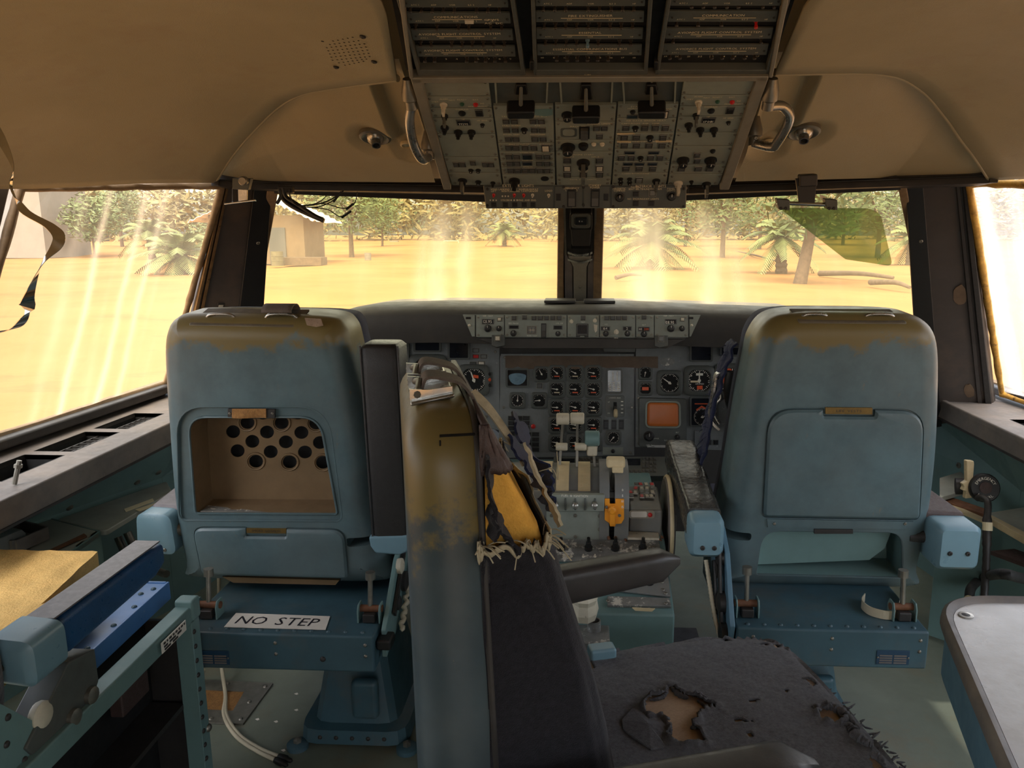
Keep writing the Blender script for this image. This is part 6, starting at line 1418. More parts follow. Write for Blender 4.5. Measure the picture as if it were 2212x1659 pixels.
# seat cushion, navy cover spilling to the right
g = G(); rr = [V((x, y, .45)) for x, y in roundpoly([(-.98, 1.95), (-.53, 1.95), (-.53, 2.42), (-.98, 2.42)], .05, 4)]; g.loft([[p + V((0, 0, -.05)) for p in rr], rr, [p + V((0, 0, .07)) for p in rr]]); g.build('seat_cushion', 'navy', cap, bevel=.015, seg=3)
def drape(u, v):
    p = V((-.50 + .16 * u, 2.02 - .05 * u, .70 - .33 * v)); p += V((.05 * math.sin(v * 5 + u * 2) * (.3 + v), .03 * math.sin(u * 6 + v * 3), -.04 * u)); return p
g = G(); g.grid(drape, 16, 24); g.build('hanging_cover', 'navy', cap, smooth=180, solid=.012)
# pedestal leg
def seat_base(root, x0, x1, y0, y1, z1, m='blue_deep'):
    g = G(); rings = []
    for z, k in ((.012, 0), (.05, .004), (.055, .03), (z1, .075)):
        rings.append([V((x, y, z)) for x, y in roundpoly([(x0 + k, y0 + k), (x1 - k, y0 + k), (x1 - k, y1 - k), (x0 + k, y1 - k)], .05, 3)])
    g.loft(rings); b = g.build('base_column', m, root, smooth=30)
    cx = (x0 + x1) / 2
    g = G(); g.prism([V((cx + .005, y0 + .02, z)) for z in (.09, .20)] + [V((cx + .075, y0 + .02, z)) for z in (.20, .09)], (0, -.03, 0)); g.build('base_bulge', m, b, bevel=.014, seg=3)
    for x, y in ((x0, y0), (x1, y0), (x0, y1), (x1, y1)):
        dx = .03 if x == x0 else -.03; g = G(); g.lathe((x, y, 0), (0, 0, 1), [(.028, 0), (.028, .012), (.022, .016), (.001, .016)], 16); ft = g.build('base_foot', m, root, smooth=40)
        g = G(); g.lathe((x, y, .016), (0, 0, 1), [(.011, 0), (.011, .008), (.004, .012), (.001, .012)], 6); g.build('foot_bolt', 'steel_dull', ft)
    for k in range(5): inst(RIVD, 'rivet', b, look((x0 + .06 + (x1 - x0 - .12) * k / 4, y0 + .002, .03), (0, -1, 0), .006))
    return b
seat_base(cap, -.735, -.445, 1.765, 2.14, .33)
# ---- right seat ----------------------------------------------------------------------------------------
PS2 = Plane((0, 1.86, 1.1), (0, -1, -.05))
cop, sh, ol = pilot_seat('pilot_seat', (.64, 2.05, 0), 'pilot seat with closed back door at the right, one cap-ended armrest each side', PS2,
    [(1735, 682), (1850, 681), (1965, 684), (2015, 700), (2040, 745), (2043, 850), (2036, 1000), (2018, 1140), (1995, 1240), (1985, 1283), (1780, 1280), (1562, 1272), (1552, 1235), (1560, 1160), (1580, 1060), (1606, 900), (1628, 790), (1642, 735), (1675, 695)])
udoor = roundpoly([(1648, 1114), (1660, 884), (1776, 884), (1777, 898), (1888, 899), (1889, 885), (1994, 888), (1984, 1120)], [10, 58, 2, 4, 4, 2, 50, 12], 7)
lpk = roundpoly([(1632, 1242), (1646, 1146), (1950, 1150), (1952, 1250)], [6, 40, 30, 6], 6)
cut(sh, [rounded_hole(PS2, inset(udoor, -4), .03, -.006), rounded_hole(PS2, lpk, .04, -.12), rounded_hole(PS2, roundpoly([(1556, 1148), (1624, 1152), (1622, 1168), (1556, 1166)], 7, 3), .05, -.08)])
g = G(); g.loft([px2(PS2, udoor, -.006), px2(PS2, udoor, .005), px2(PS2, inset(udoor, 5), .011), px2(PS2, inset(udoor, 11), .012)]); dr = g.build('upper_door', 'shell', cop, fix=True, smooth=35)
g = G(); pq(g, PS2, [(1782, 879), (1883, 880), (1883, 894), (1782, 893)], .0, .005); np_ = g.build('name_plate', 'brass', dr); lt = G(); text(lt, 'LIFE VESTS', PS2.mat(1833, 886.5, .0055), .006, .062); lt.build('lettering', 'dark', np_)
rim(cop, PS2, lpk, -.004, .0035, 'shell')
g = G(); pq(g, PS2, [(1656, 1120), (1972, 1126), (1970, 1142), (1658, 1138)], -.004, .004); hs = g.build('hinge_strip', 'shell', cop)
for u in (1672, 1954): ctl(SCREW, PS2, hs, u, 1130, 3.5, name='screw', lift=.004)
liner = inset(lpk, 1.5); g = G(); g.loft([px2(PS2, liner, -.004), px2(PS2, liner, -.115)], False, False); g.build('pocket_lining', 'teal', cop, solid=.002)
g = G(); pq(g, PS2, inset(lpk, 2), -.112, -.108); g.build('pocket_back', 'teal', cop)
g = G(); pq(g, PS2, [(1640, 1236), (1652, 1170), (1672, 1156), (1940, 1160), (1925, 1200), (1890, 1226)], -.045, -.040); g.build('sagging_flap', 'teal', cop, bevel=.002)
g = G(); pq(g, PS2, [(1758, 1142), (1842, 1143), (1842, 1152), (1758, 1152)], -.004, .004); g.build('latch_plate', 'dark', cop, bevel=.001)
strapplate(cop, PS2, [(1728, 700, -.008), (1962, 702, -.008), (1950, 683, -.075), (1722, 682, -.075)], ((1768, 60), (1910, 70)))
# tattered cover on the inboard side
def rag(u, v):
    a = PS2.at(1640 - 95 * v ** .7, 770 + 340 * v, -.16); return a + V((-.02 - .012 * NZ.noise(V((v * 14, u * 4, 0))), .10 * u, .0))
g = G(); g.grid(rag, 10, 50, lambda u, v: not (u > .85 and NZ.noise(V((v * 40, 3, 0))) > .1)); g.build('tattered_cover', 'navy', cop, smooth=180, solid=.006)
random.seed(11)
for k in range(40):
    v = random.random(); p = PS2.at(1640 - 95 * v ** .7, 770 + 340 * v, -.165) + V((-.024, random.uniform(0, .08), 0)); d = V((random.uniform(-.022, -.006), random.uniform(-.01, .01), random.uniform(-.02, .008)))
    g = G(); g.tube([p, p + d * .6 + V((0, 0, .002)), p + d], .0008, 4); g.build('loose_thread', 'navy', cop)
# bright metal harness hook beside it
g = G(); hk = [P(u, v, 2.08) for u, v in ((1556, 806), (1546, 812), (1540, 850), (1535, 880), (1533, 900), (1540, 915), (1552, 926))]; g.strip(spline(hk, 6), V((0, 1, 0)), .03, .006); g.build('harness_hook', 'steel', cop, smooth=40)
g = G(); hk = [P(u, v, 2.075) for u, v in ((1557, 812), (1552, 836), (1556, 858), (1546, 872), (1542, 895), (1553, 915))]; g.tube(spline(hk, 6), .008, 8); g.build('harness_buckle', 'steel', cop, smooth=60)
# armrests
def cap_arm(root, x0, x1, z0, z1, y, nm='armrest_cap', sc=((.3, .4), (.7, .4))):
    a = roundpoly([(x0, z0), (x1, z0), (x1, z1), (x0, z1)], .02, 4); g = G(); g.loft([[V((x, y, z)) for x, z in inset(a, .010)], [V((x, y + .012, z)) for x, z in a], [V((x, y + .09, z)) for x, z in a]]); o = g.build(nm, 'cap_blue', root, smooth=40, fix=True)
    for p, q in sc: inst(SCREWD, 'screw', o, look((x0 + (x1 - x0) * p, y, z0 + (z1 - z0) * q), (0, -1, 0), .006))
    return o
cap_arm(cop, .878, .985, .508, .622, 1.82); g = G(); g.prism([V((x, 1.90, z)) for x, z in ((.872, .56), (.982, .56), (.978, .63), (.876, .635))], (-.02, .26, .01)); g.build('outer_armrest', 'leather_brown', cop, bevel=.010, seg=3)
g = G(); g.cyl((.84, 1.90, .565), (.89, 1.90, .565), .016, n=12); g.build('armrest_pivot', 'dark', cop, smooth=40)
cap_arm(cop, .268, .352, .545, .648, 1.78, sc=((.38, .27), (.72, .27)))
g = G(); rings = []
for k in range(9):
    q = k / 8; y = 1.84 + .33 * q; zc = .645 + .088 * q; w = .042; xc = .310 - .022 * q; fl = .003 * math.sin(k * 2.1)
    rings.append([V((xc + a, y, zc + b + (fl if b > 0 else 0))) for a, b in roundpoly([(-w, -.075), (w, -.075), (w, .008), (-w, .008)], .014, 3)])
g.loft(rings); g.build('inner_armrest', 'leather_worn', cop, smooth=50)
b2 = seat_box(cop, .37, .815, 1.68, 2.18, .322, .418, .735)
pulley(cop, .405, 1.745, .418); pulley(cop, .775, 1.745, .418)
g = G(); g.prism([V((.355, y, z)) for y, z in ((1.70, .33), (1.68, .42), (1.78, .56), (1.86, .60), (2.0, .5), (1.9, .36))], (.012, 0, 0)); g.build('side_plate', 'blue', cop, bevel=.002)
for y, z, r in ((1.80, .54, .018), (1.82, .50, .022), (1.76, .44, .028), (1.72, .38, .026)): g = G(); g.lathe((.355, y, z), (-1, 0, 0), [(r, 0), (r, .014), (r * .6, .018), (.002, .02)], 14); g.build('link_roller', 'dark', cop, smooth=40)
for p in ([(.345, 1.80, .56), (.345, 1.77, .47), (.345, 1.735, .40)], [(.338, 1.83, .52), (.338, 1.79, .44), (.338, 1.78, .38)]): g = G(); g.strip([V(q) for q in p], V((0, 1, 0)), .024, .008); g.build('link_arm', 'black', cop, bevel=.002)
g = G(); pts = spline([V((.318, 1.83, .52)), V((.326, 1.80, .46)), V((.334, 1.76, .40)), V((.345, 1.70, .35))], 16); g.tube(pts, [.005 + .0012 * (k % 2) for k in range(len(pts))], 8); g.build('coiled_cable', 'cable_white', cop, smooth=60)
g = G(); g.strip(spline([PZ(u, v, .43) for u, v in ((1868, 1290), (1862, 1305), (1885, 1322), (1930, 1328), (1945, 1300), (1945, 1275))], 8), V((0, 0, 1)), .022, .002); g.build('hanging_strap', 'cable_white', cop)
g = G(); rr = [V((x, y, .45)) for x, y in roundpoly([(.40, 2.05), (.86, 2.05), (.86, 2.45), (.40, 2.45)], .05, 4)]; g.loft([[p + V((0, 0, -.04)) for p in rr], rr, [p + V((0, 0, .07)) for p in rr]]); g.build('seat_cushion', 'navy', cop, bevel=.015, seg=3)
seat_base(cop, .44, .74, 1.84, 2.2, .34)
# ------------------------------------------------------------------ engineer seat in the foreground, turned to the right
FO = V((.27, 1.25, 0)); FA = math.radians(14); FF = V((math.cos(FA), math.sin(FA), 0)); FL = V((-math.sin(FA), math.cos(FA), 0))
def E_(f, l, z): return FO + FF * f + FL * l + V((0, 0, z))
def fl_of(u, v, z): d = PZ(u, v, z) - FO; return d.dot(FF), d.dot(FL)
fe = thing('engineer_seat', FO, 'foreground seat turned sideways with olive shell and torn dark cover', 'crew seat')
so = roundpoly([(-.235, .30), (.27, .30), (.27, 1.105), (-.235, 1.105)], [.04, .04, .10, .10], 8)
def shellring(ins, f, lean=.05): return [E_(f - lean * (z - .7) * .2 + (0 if f < -.5 else .03 * max(0, (1.0 - z))), l, z) for l, z in inset(so, ins)]
rings = [shellring(.060, -.553), shellring(.050, -.553)] + [shellring(.045 * (1 - math.sin(a)), -.505 - .048 * math.cos(a)) for a in [math.pi / 2 * k / 6 for k in range(1, 7)]] + [shellring(0, -.47), shellring(.006, -.462), shellring(.03, -.462)]
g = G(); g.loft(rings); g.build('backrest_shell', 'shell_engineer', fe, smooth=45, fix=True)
g = G(); g.tube(shellring(.002, -.462), .0045, 6, True); g.build('edge_piping', 'dark', fe, smooth=60)
# strap plate let into the top of the shell, two bars and straps
g = G(); g.prism([E_(-.545, -.12, 1.098), E_(-.485, -.12, 1.108), E_(-.485, .17, 1.108), E_(-.545, .17, 1.098)], V((0, 0, .006))); sp_ = g.build('strap_plate', 'steel', fe, bevel=.003)
for l in (-.06, .06):
    g = G(); g.tube([E_(-.535, l - .05, 1.112), E_(-.53, l, 1.122), E_(-.535, l + .05, 1.112)], .005, 8); g.build('strap_bar', 'steel_dull', sp_, smooth=60)
    for d in (-.048, .048): g = G(); g.prism([E_(-.545, l + d, 1.104), E_(-.487, l + d, 1.114), E_(-.487, l + d, 1.122), E_(-.52, l + d, 1.118), E_(-.545, l + d, 1.120)], FL * .004); g.build('plate_rib', 'steel', sp_)
    g = G(); pth = spline([E_(-.528, l, 1.112), E_(-.520, l, 1.130), E_(-.495, l - .002, 1.128), E_(-.470, l - .004, 1.118), E_(-.452, l - .006, 1.09)], 6); g.strip(pth, FL, .055, .004); g.build('strap', 'strap', fe, smooth=60)
g = G(); pth = spline([E_(-.455, -.045, 1.10), E_(-.43, -.06, 1.075), E_(-.40, -.085, 1.03), E_(-.385, -.10, 1.0)], 6); g.strip(pth, (FL * .8 + V((0, 0, .5))), .022, .002); g.build('pale_strap', 'thread', fe)
for k, (f, z, w, h, m) in enumerate(((-.488, 1.080, .048, .002, 'void'), (-.512, 1.070, .002, .014, 'void'))):
    g = G(); yy = -.236 + .045 * ((z - 1.005) / .1) ** 2; q = E_(f, yy, z); R_ = MX.Rotation(FA, 3, 'Z') @ MX.Rotation(.55, 3, 'X'); g.box(q, (w, .003, h), R_); g.build('shell_crack', m, fe)
# padding
PROF = [(.30, -.25), (.50, -.262), (.637, -.285), (.74, -.312), (.85, -.347), (.95, -.375), (1.04, -.425), (1.08, -.445), (1.10, -.455)]
def ff_(z):
    for (a, x), (b, y) in zip(PROF, PROF[1:]):
        if z <= b: t = max(0, (z - a) / (b - a)); return x + (y - x) * t
    return PROF[-1][1]
def sect(z, ins=0., n=6): return [E_(f, l, z) for f, l in inset(roundpoly([(-.462, -.232), (ff_(z), -.232), (ff_(z), .252), (-.462, .252)], [.004, .045, .045, .004], n), ins)]
g = G(); g.loft([sect(z, .010) for z in (.45, .6, .74, .85, .95, 1.0, 1.04, 1.06)]); g.build('foam_padding', 'foam', fe, smooth=60)
zs = [.34 + .0253 * k for k in range(25)]
def lower(u, v):
    n = len(sect(.5)); z = .34 + .60 * v; s_ = sect(z); k = u * (len(s_) - 1); i = min(int(k), len(s_) - 2); p = s_[i].lerp(s_[i + 1], k - i)
    rag_ = .018 * NZ.noise(V((u * 30, 0, 0))) + .012 * NZ.noise(V((u * 80, 2, 0)))
    c = E_(-.38, 0, z); out = (p - c); out.z = 0; out.normalize()
    fold = .004 * NZ.noise(V((u * 18, v * 5, 4))) + .006 * NZ.noise(V((u * 6, v * 3, 9)))
    if v > .9: fold += .03 * (v - .9) * 1.5; p.z += rag_ * (v - .9) * 10
    if v > .97: fold += .006
    return p + out * fold
g = G(); g.grid(lower, 120, 60); g.build('back_cover', 'felt_dark', fe, smooth=180, solid=.005)
g = G()
def ruffle(u, v):
    p = lower(.02 + .55 * u, 1.0); c = E_(-.38, 0, p.z); out = (p - c); out.z = 0; out.normalize(); w = NZ.noise(V((u * 17, 1, 0))) + .4 * NZ.noise(V((u * 45, 6, 0)))
    return p + out * (.003 + .009 * v + .005 * w) + V((0, 0, -.002 + .012 * v * (w + .3) - .006 * math.sin(v * 3) + .004 * NZ.noise(V((u * 60, v * 3, 2)))))
g.grid(ruffle, 220, 6); g.build('torn_edge', 'thread', fe, smooth=180, solid=.003)
# upper knitted cap of the padding
def upper(u, v):
    z = 1.035 + .062 * v; s_ = sect(z); k = u * (len(s_) - 1); i = min(int(k), len(s_) - 2); p = s_[i].lerp(s_[i + 1], k - i); c = E_(-.40, 0, z); out = (p - c); out.z = 0; out.normalize()
    return p + out * (.003 + .004 * NZ.noise(V((u * 20, v * 4, 0)))) + V((0, 0, .012 * NZ.noise(V((u * 24, 5, 0))) * (1 - v)))
g = G(); g.grid(upper, 80, 10); tp = sect(1.097); g.add(tp, [tuple(range(len(tp)))]); g.build('head_cover', 'leather_brown', fe, smooth=180, solid=.004)
# strips of cover hanging over the foam on the seat side
for (f0, l0, z0, f1, l1, z1, w, m, nm) in ((-.405, -.10, 1.045, -.355, -.16, .955, .05, 'navy', 'hanging_strip'), (-.395, -.16, 1.05, -.36, -.215, .95, .016, 'thread', 'hanging_strip'), (-.39, -.03, 1.06, -.345, -.06, .95, .08, 'navy', 'hanging_strip'), (-.455, -.236, 1.06, -.448, -.238, .95, .03, 'felt_dark', 'hanging_strip'), (-.452, -.238, .99, -.42, -.238, .93, .035, 'felt_dark', 'hanging_strip')):
    a, b = E_(f0, l0, z0), E_(f1, l1, z1); n = 28; pth = [a.lerp(b, k / n) + FF * (.006 * NZ.noise(V((k * .35, l0 * 20, 3)))) for k in range(n + 1)]
    g = G(); g.strip(pth, [FL * 1 + FF * .3 * math.sin(k * .2) for k in range(n + 1)], [w * (1 + .35 * NZ.noise(V((k * .5, l0 * 9, 0)))) for k in range(n + 1)], .004); g.build(nm, m, fe, smooth=60)
random.seed(5)
for k in range(36):
    u = random.uniform(.1, .6); p = lower(u, 1.0); d = V((random.uniform(-.01, .03), random.uniform(-.03, .0), random.uniform(-.02, .012)))
    g = G(); g.tube(spline([p, p + d * .5 + V((0, 0, .004)), p + d], 3), .0009, 4); g.build('loose_thread', 'thread', fe)
g = G(); p = E_(-.365, -.10, .99); g.tube(spline([p, p + V((.02, 0, .004)), p + V((.028, 0, -.012)), p + V((.026, 0, .03))], 6), .0008, 4); g.build('loose_thread', 'thread', fe)
# seat cushion
cz = .478
cu_o = roundpoly([(-.45, -.30), (.205, -.27), (.222, .10), (.215, .225), (.10, .262), (-.45, .235)], [.02, .05, .1, .05, .08, .02], 6)
g = G(); g.loft([[E_(f, l, .36) for f, l in inset(cu_o, .02)], [E_(f, l, .40) for f, l in cu_o], [E_(f, l, .455) for f, l in cu_o], [E_(f, l, cz - .010) for f, l in inset(cu_o, .012)], [E_(f, l, cz - .008) for f, l in inset(cu_o, .03)]]); g.build('seat_cushion', 'under_cloth', fe, smooth=50)
Ke = lambda x, y: (1250 + x / 3.206, 1360 + y / 3.206)
def lp(pts): return [fl_of(*Ke(x, y), cz + .004) for x, y in pts]
HO = [lp([(440, 555), (500, 500), (560, 490), (605, 455), (630, 400), (690, 460), (760, 485), (820, 500), (900, 545), (960, 560), (880, 575), (840, 600), (820, 650), (770, 690), (830, 720), (850, 770), (870, 815), (720, 830), (640, 800), (610, 765), (635, 740), (630, 690), (580, 625), (490, 625), (455, 590)])]
for a in ([(985, 60), (1030, 55), (1065, 78), (1010, 92)], [(1245, 110), (1280, 98), (1310, 108), (1300, 122)], [(1338, 100), (1370, 90), (1398, 105), (1380, 135), (1350, 125)], [(1555, 340), (1600, 350), (1648, 380), (1630, 408), (1590, 385)], [(1420, 430), (1455, 420), (1460, 440), (1430, 452)], [(1172, 520), (1200, 498), (1245, 500), (1235, 522), (1195, 530)], [(1060, 640), (1120, 630), (1205, 655), (1160, 670), (1100, 665)], [(1160, 735), (1195, 735), (1195, 768), (1172, 770)], [(1650, 590), (1690, 565), (1760, 570), (1850, 640), (1800, 665), (1720, 655)], [(1880, 690), (1930, 735), (1975, 790), (1930, 770), (1900, 735)], [(2010, 880), (2060, 895), (2120, 960), (2060, 990), (2020, 930)]): HO.append(lp(a))
def inside(p, poly):
    c = False; j = len(poly) - 1
    for i in range(len(poly)):
        if (poly[i][1] > p[1]) != (poly[j][1] > p[1]) and p[0] < (poly[j][0] - poly[i][0]) * (p[1] - poly[i][1]) / (poly[j][1] - poly[i][1]) + poly[i][0]: c = not c
        j = i
    return c
def edist(p, poly):
    b = 9.
    for i in range(len(poly)):
        a, c = V(poly[i - 1]), V(poly[i]); q = V(p); d = c - a; t = max(0, min(1, (q - a).dot(d) / max(1e-12, d.dot(d)))); b = min(b, (a + d * t - q).length)
    return b
NU, NV = 150, 120
boxes = [(min(x for x, y in h) - .02, max(x for x, y in h) + .02, min(y for x, y in h) - .02, max(y for x, y in h) + .02) for h in HO]
def holed(f, l):
    for h, b in zip(HO, boxes):
        if b[0] < f < b[1] and b[2] < l < b[3]:
            q = (f + .004 * NZ.noise(V((f * 160, l * 160, 1))), l + .004 * NZ.noise(V((f * 160, l * 160, 7))))
            if inside(q, h): return True
    return False
def cfl(u, v): return -.45 + .685 * u, -.305 + .575 * v
def cover(u, v):
    f, l = cfl(u, v); d = edist((f, l), cu_o); ins = inside((f, l), cu_o)
    z = cz + .004 + .006 * math.sin(math.pi * u) * math.sin(math.pi * v)
    if not ins: z -= min(.05, d * 2.2); f2 = f
    elif d < .03: z -= (.03 - d) ** 2 * 9
    z += .0022 * NZ.noise(V((f * 14, l * 14, 0))) + .0012 * NZ.noise(V((f * 60, l * 60, 2)))
    for h, b in zip(HO, boxes):
        if b[0] < f < b[1] and b[2] < l < b[3]:
            e = edist((f, l), h); z += (.011 if h is HO[0] or h is HO[9] else .0012) * math.exp(-e / .006) * (1.0 + 1.2 * NZ.noise(V((f * 70, l * 70, 5))))
    return E_(f, l, z)
cu_in = inset(cu_o, .012)
def under(u, v): f, l = cfl(.04 + .92 * u, .06 + .88 * v); u2, v2 = (f + .45) / .685, (l + .305) / .575; return E_(f, l, cz + .0015 + .006 * math.sin(math.pi * u2) * math.sin(math.pi * v2) + .0022 * NZ.noise(V((f * 14, l * 14, 0))))
g = G(); g.grid(under, 60, 50, lambda u, v: inside(cfl(.04 + .92 * u, .06 + .88 * v), cu_in)); g.build('inner_cloth', 'under_cloth', fe, smooth=180)
def ckeep(u, v):
    f, l = cfl(u, v); d = edist((f, l), cu_o)
    if not inside((f, l), cu_o) and d > .022 + .012 * NZ.noise(V((f * 50, l * 50, 0))): return False
    if f < -.20 and l > .185: return False
    return not holed(f, l)
g = G(); g.grid(cover, NU, NV, ckeep); g.build('seat_cover', 'felt', fe, smooth=180, solid=.004)
# curled flaps beside the big tear and along the front edge
random.seed(9)
def flap(name, pts, r, m='felt'):
    p3 = spline([E_(*fl_of(*Ke(x, y), cz + .008), cz + .010) for x, y in pts], 8); g = G(); g.tube(p3, [r * (.4 + .6 * math.sin(math.pi * k / (len(p3) - 1))) * random.uniform(.7, 1.3) for k in range(len(p3))], 7); g.build(name, m, fe, smooth=60)
for pts, r in (([(640, 405), (700, 460), (760, 480)], .006), ([(780, 455), (830, 460), (885, 480)], .006), ([(820, 495), (890, 540), (960, 558)], .004), ([(495, 495), (560, 482), (600, 455), (620, 400)], .004), ([(570, 625), (625, 680), (640, 735)], .004), ([(640, 800), (720, 825)], .005), ([(775, 690), (800, 680), (830, 660)], .004), ([(1620, 550), (1700, 530), (1780, 550), (1860, 610), (1940, 690)], .009), ([(1800, 660), (1880, 680), (1920, 740), (1990, 790), (2040, 810)], .009), ([(2020, 880), (2080, 890), (2125, 950)], .006), ([(1080, 612), (1130, 622), (1205, 655)], .003), ([(1555, 338), (1610, 345), (1650, 375)], .003)): flap('curled_tear', pts, r)
g = G(); q = [fl_of(*Ke(x, y), cz + .01) for x, y in ((300, 640), (370, 560), (440, 560), (480, 625), (580, 625), (630, 690), (620, 750), (560, 760), (600, 820), (500, 840), (380, 760), (310, 700))]
ctr = (sum(a for a, b in q) / len(q), sum(b for a, b in q) / len(q)); g.add([E_(*p, cz + .012 + .004 * NZ.noise(V((p[0] * 80, p[1] * 80, 0)))) for p in q] + [E_(*ctr, cz + .020)], [(i, (i + 1) % len(q), len(q)) for i in range(len(q))]); g.build('folded_flap', 'felt', fe, solid=.004)
for k in range(60):
    l = random.uniform(-.26, .05); p = E_(.215 + random.uniform(-.004, .012), l, cz - .004); d = FF * random.uniform(.004, .018) + V((0, random.uniform(-.008, .008), random.uniform(-.012, .006)))
    g = G(); g.tube([p, p + d * .6, p + d], [.0022, .0018, .0006], 4); g.build('fray', 'felt', fe)
# armrests
def arm(name, f0, f1, l, z0, z1, w, h, m, fw=1.):
    g = G(); rings = []; n = 10
    for k in range(n + 1):
        q = k / n; s_ = 1.; 
        if q > .9: s_ = math.sqrt(max(.06, 1 - ((q - .9) / .1) ** 2))
        f = f0 + (f1 - f0) * q; zc = z0 + (z1 - z0) * q; hh = h * (1 - .28 * q); ww = w * (1 - .1 * q)
        rings.append([E_(f, l + a, zc + b + h / 2 - hh / 2 * 1.0) for a, b in roundpoly([(-ww / 2 * s_, -hh / 2 * s_), (ww / 2 * s_, -hh / 2 * s_), (ww / 2 * s_, hh / 2 * s_), (-ww / 2 * s_, hh / 2 * s_)], .018 * s_, 4)])
    g.loft(rings); return g.build(name, m, fe, smooth=60)
arm('far_armrest', -.42, .0, .262, .610, .650, .06, .085, 'vinyl'); arm('near_armrest', -.46, -.025, -.318, .59, .61, .085, .08, 'vinyl')
for l, z in ((.262, .59), (-.322, .56)): g = G(); g.prism([E_(f, l - .02, zz) for f, zz in ((-.44, .30), (-.36, .30), (-.34, z), (-.42, z + .02))], FL * .04); g.build('armrest_bracket', 'blue', fe, bevel=.006)
g = G(); c = fl_of(1300, 1400, .50); g.box(E_(c[0], c[1], .47), (.055, .035, .07), MX.Rotation(FA, 3, 'Z')); g.build('hinge_block', 'cap_blue', fe, bevel=.006)
# frame and leg
g = G(); g.prism([E_(f, l, .36) for f, l in ((-.42, -.25), (.17, -.22), (.17, .2), (-.42, .2))], (0, 0, -.05)); g.build('seat_frame', 'teal', fe, bevel=.006)
g = G(); g.loft([[E_(a, b, z) for a, b in roundpoly([(-k - .1, -k), (k - .1, -k), (k - .1, k), (-k - .1, k)], .03, 3)] for z, k in ((0, .15), (.03, .15), (.05, .10), (.31, .08))]); g.build('leg_column', 'blue_deep', fe, smooth=30)
g = G(); g.prism([E_(-.50, l, z) for l, z in ((-.20, .29), (.22, .29), (.22, .40), (-.20, .40))], FF * .06); g.build('back_hinge', 'teal', fe, bevel=.006)
# ------------------------------------------------------------------ observer seat at the left edge
js = thing('observer_seat', (-1.1, 1.35, 0), 'folding observer seat at the left edge with bare yellow foam and blue armrest', 'crew seat')
g = G(); rings = []
for k in range(9):
    q = k / 8; y = 1.14 + .37 * q; zc = .645 + .005 * q; xc = -.912 - .004 * q; w = .030; hh = .036 - .006 * q
    s_ = 1 if 0 < k < 8 else .75
    rings.append([V((xc + a * s_, y, zc + b * s_)) for a, b in roundpoly([(-w, -hh), (w, -hh), (w, hh), (-w, hh)], .012, 3)])
g.loft(rings); aj = g.build('armrest', 'leather_blue', js, smooth=50)
g = G(); pts = [V((-.915, 1.16 + .037 * k, .686)) for k in range(10)]; g.strip(pts, V((1, 0, 0)), .052, .003); g.build('armrest_sheen', 'leather_gray', aj)  # paler strip: the window's reflection put into the colour
a_ = roundpoly([(-.955, .615), (-.872, .605), (-.872, .685), (-.955, .692)], .02, 4); g = G(); g.loft([[V((x, 1.075, z)) for x, z in inset(a_, .012)], [V((x, 1.085, z)) for x, z in a_], [V((x, 1.16, z)) for x, z in a_]]); ec = g.build('armrest_cap', 'cap_blue', js, smooth=40, fix=True); inst(SCREWD, 'screw', ec, look((-.925, 1.076, .645), (0, -1, 0), .008))
def pan(u, v):
    return V((-1.36 + .41 * u, 1.22 + .40 * v, .525 + .0 * u))
g = G(); g.prism([V((-1.05, 1.24, .53)), V((-.945, 1.24, .53)), V((-.958, 1.62, .53)), V((-1.15, 1.62, .53))], (0, 0, -.012)); g.prism([V((-.945, 1.235, .533)), V((-.957, 1.62, .533)), V((-.957, 1.62, .49)), V((-.945, 1.235, .49))], (.006, 0, 0)); g.prism([V((-1.15, 1.615, .533)), V((-.957, 1.615, .533)), V((-.957, 1.615, .495)), V((-1.15, 1.615, .495))], (0, .006, 0)); pn = g.build('seat_tray', 'blue_bright', js, bevel=.002)
for x, y in ((-1.02, 1.585), (-.97, 1.585), (-1.03, 1.56), (-.985, 1.56), (-.965, 1.50), (-.962, 1.42), (-.96, 1.33)): inst(RIVB, 'rivet', pn, look((x, y, .53), (0, 0, 1), .006))
def foam(u, v):
    x = -1.37 + .30 * u - .012 * v; y = 1.14 + .432 * v + .004 * NZ.noise(V((u * 9, 0, 0))); return V((x, y, .565 + .06 * v + .004 * NZ.noise(V((u * 10, v * 10, 0)))))
g = G(); n = 24; top = [foam(i / n, j / n) for j in range(n + 1) for i in range(n + 1)]; g.add(top, [(j * (n + 1) + i, j * (n + 1) + i + 1, (j + 1) * (n + 1) + i + 1, (j + 1) * (n + 1) + i) for j in range(n) for i in range(n)])
ed = [(i, 0) for i in range(n)] + [(n, j) for j in range(n)] + [(i, n) for i in range(n, 0, -1)] + [(0, j) for j in range(n, 0, -1)]
rg = [foam(i / n, j / n) for i, j in ed]; g.loft([rg, [p + V((.003 * NZ.noise(p * 30), .003 * NZ.noise(p * 34), -.04)) for p in rg], [p + V((0, 0, -.085)) for p in rg]], False, True); g.build('foam_cushion', 'foam_tan', js, smooth=60)
for k, (x0, x1, y0, y1, z) in enumerate(((-1.09, -1.0, 1.24, 1.46, .532), (-1.09, -.985, 1.26, 1.44, .556), (-1.085, -1.01, 1.22, 1.40, .580))):
    g = G(); o2 = [(a, b) for a, b in roundpoly([(x0, y0), (x1, y0 + .02), (x1 - .012, y1), (x0, y1 - .02)], .03, 4)]; g.loft([[V((a, b, z)) for a, b in inset(o2, .006)], [V((a + .004 * NZ.noise(V((a * 40, b * 40, k))), b, z + .010)) for a, b in o2], [V((a, b, z + .02)) for a, b in inset(o2, .005)]]); g.build('folded_foam', 'foam_tan', js, smooth=50)
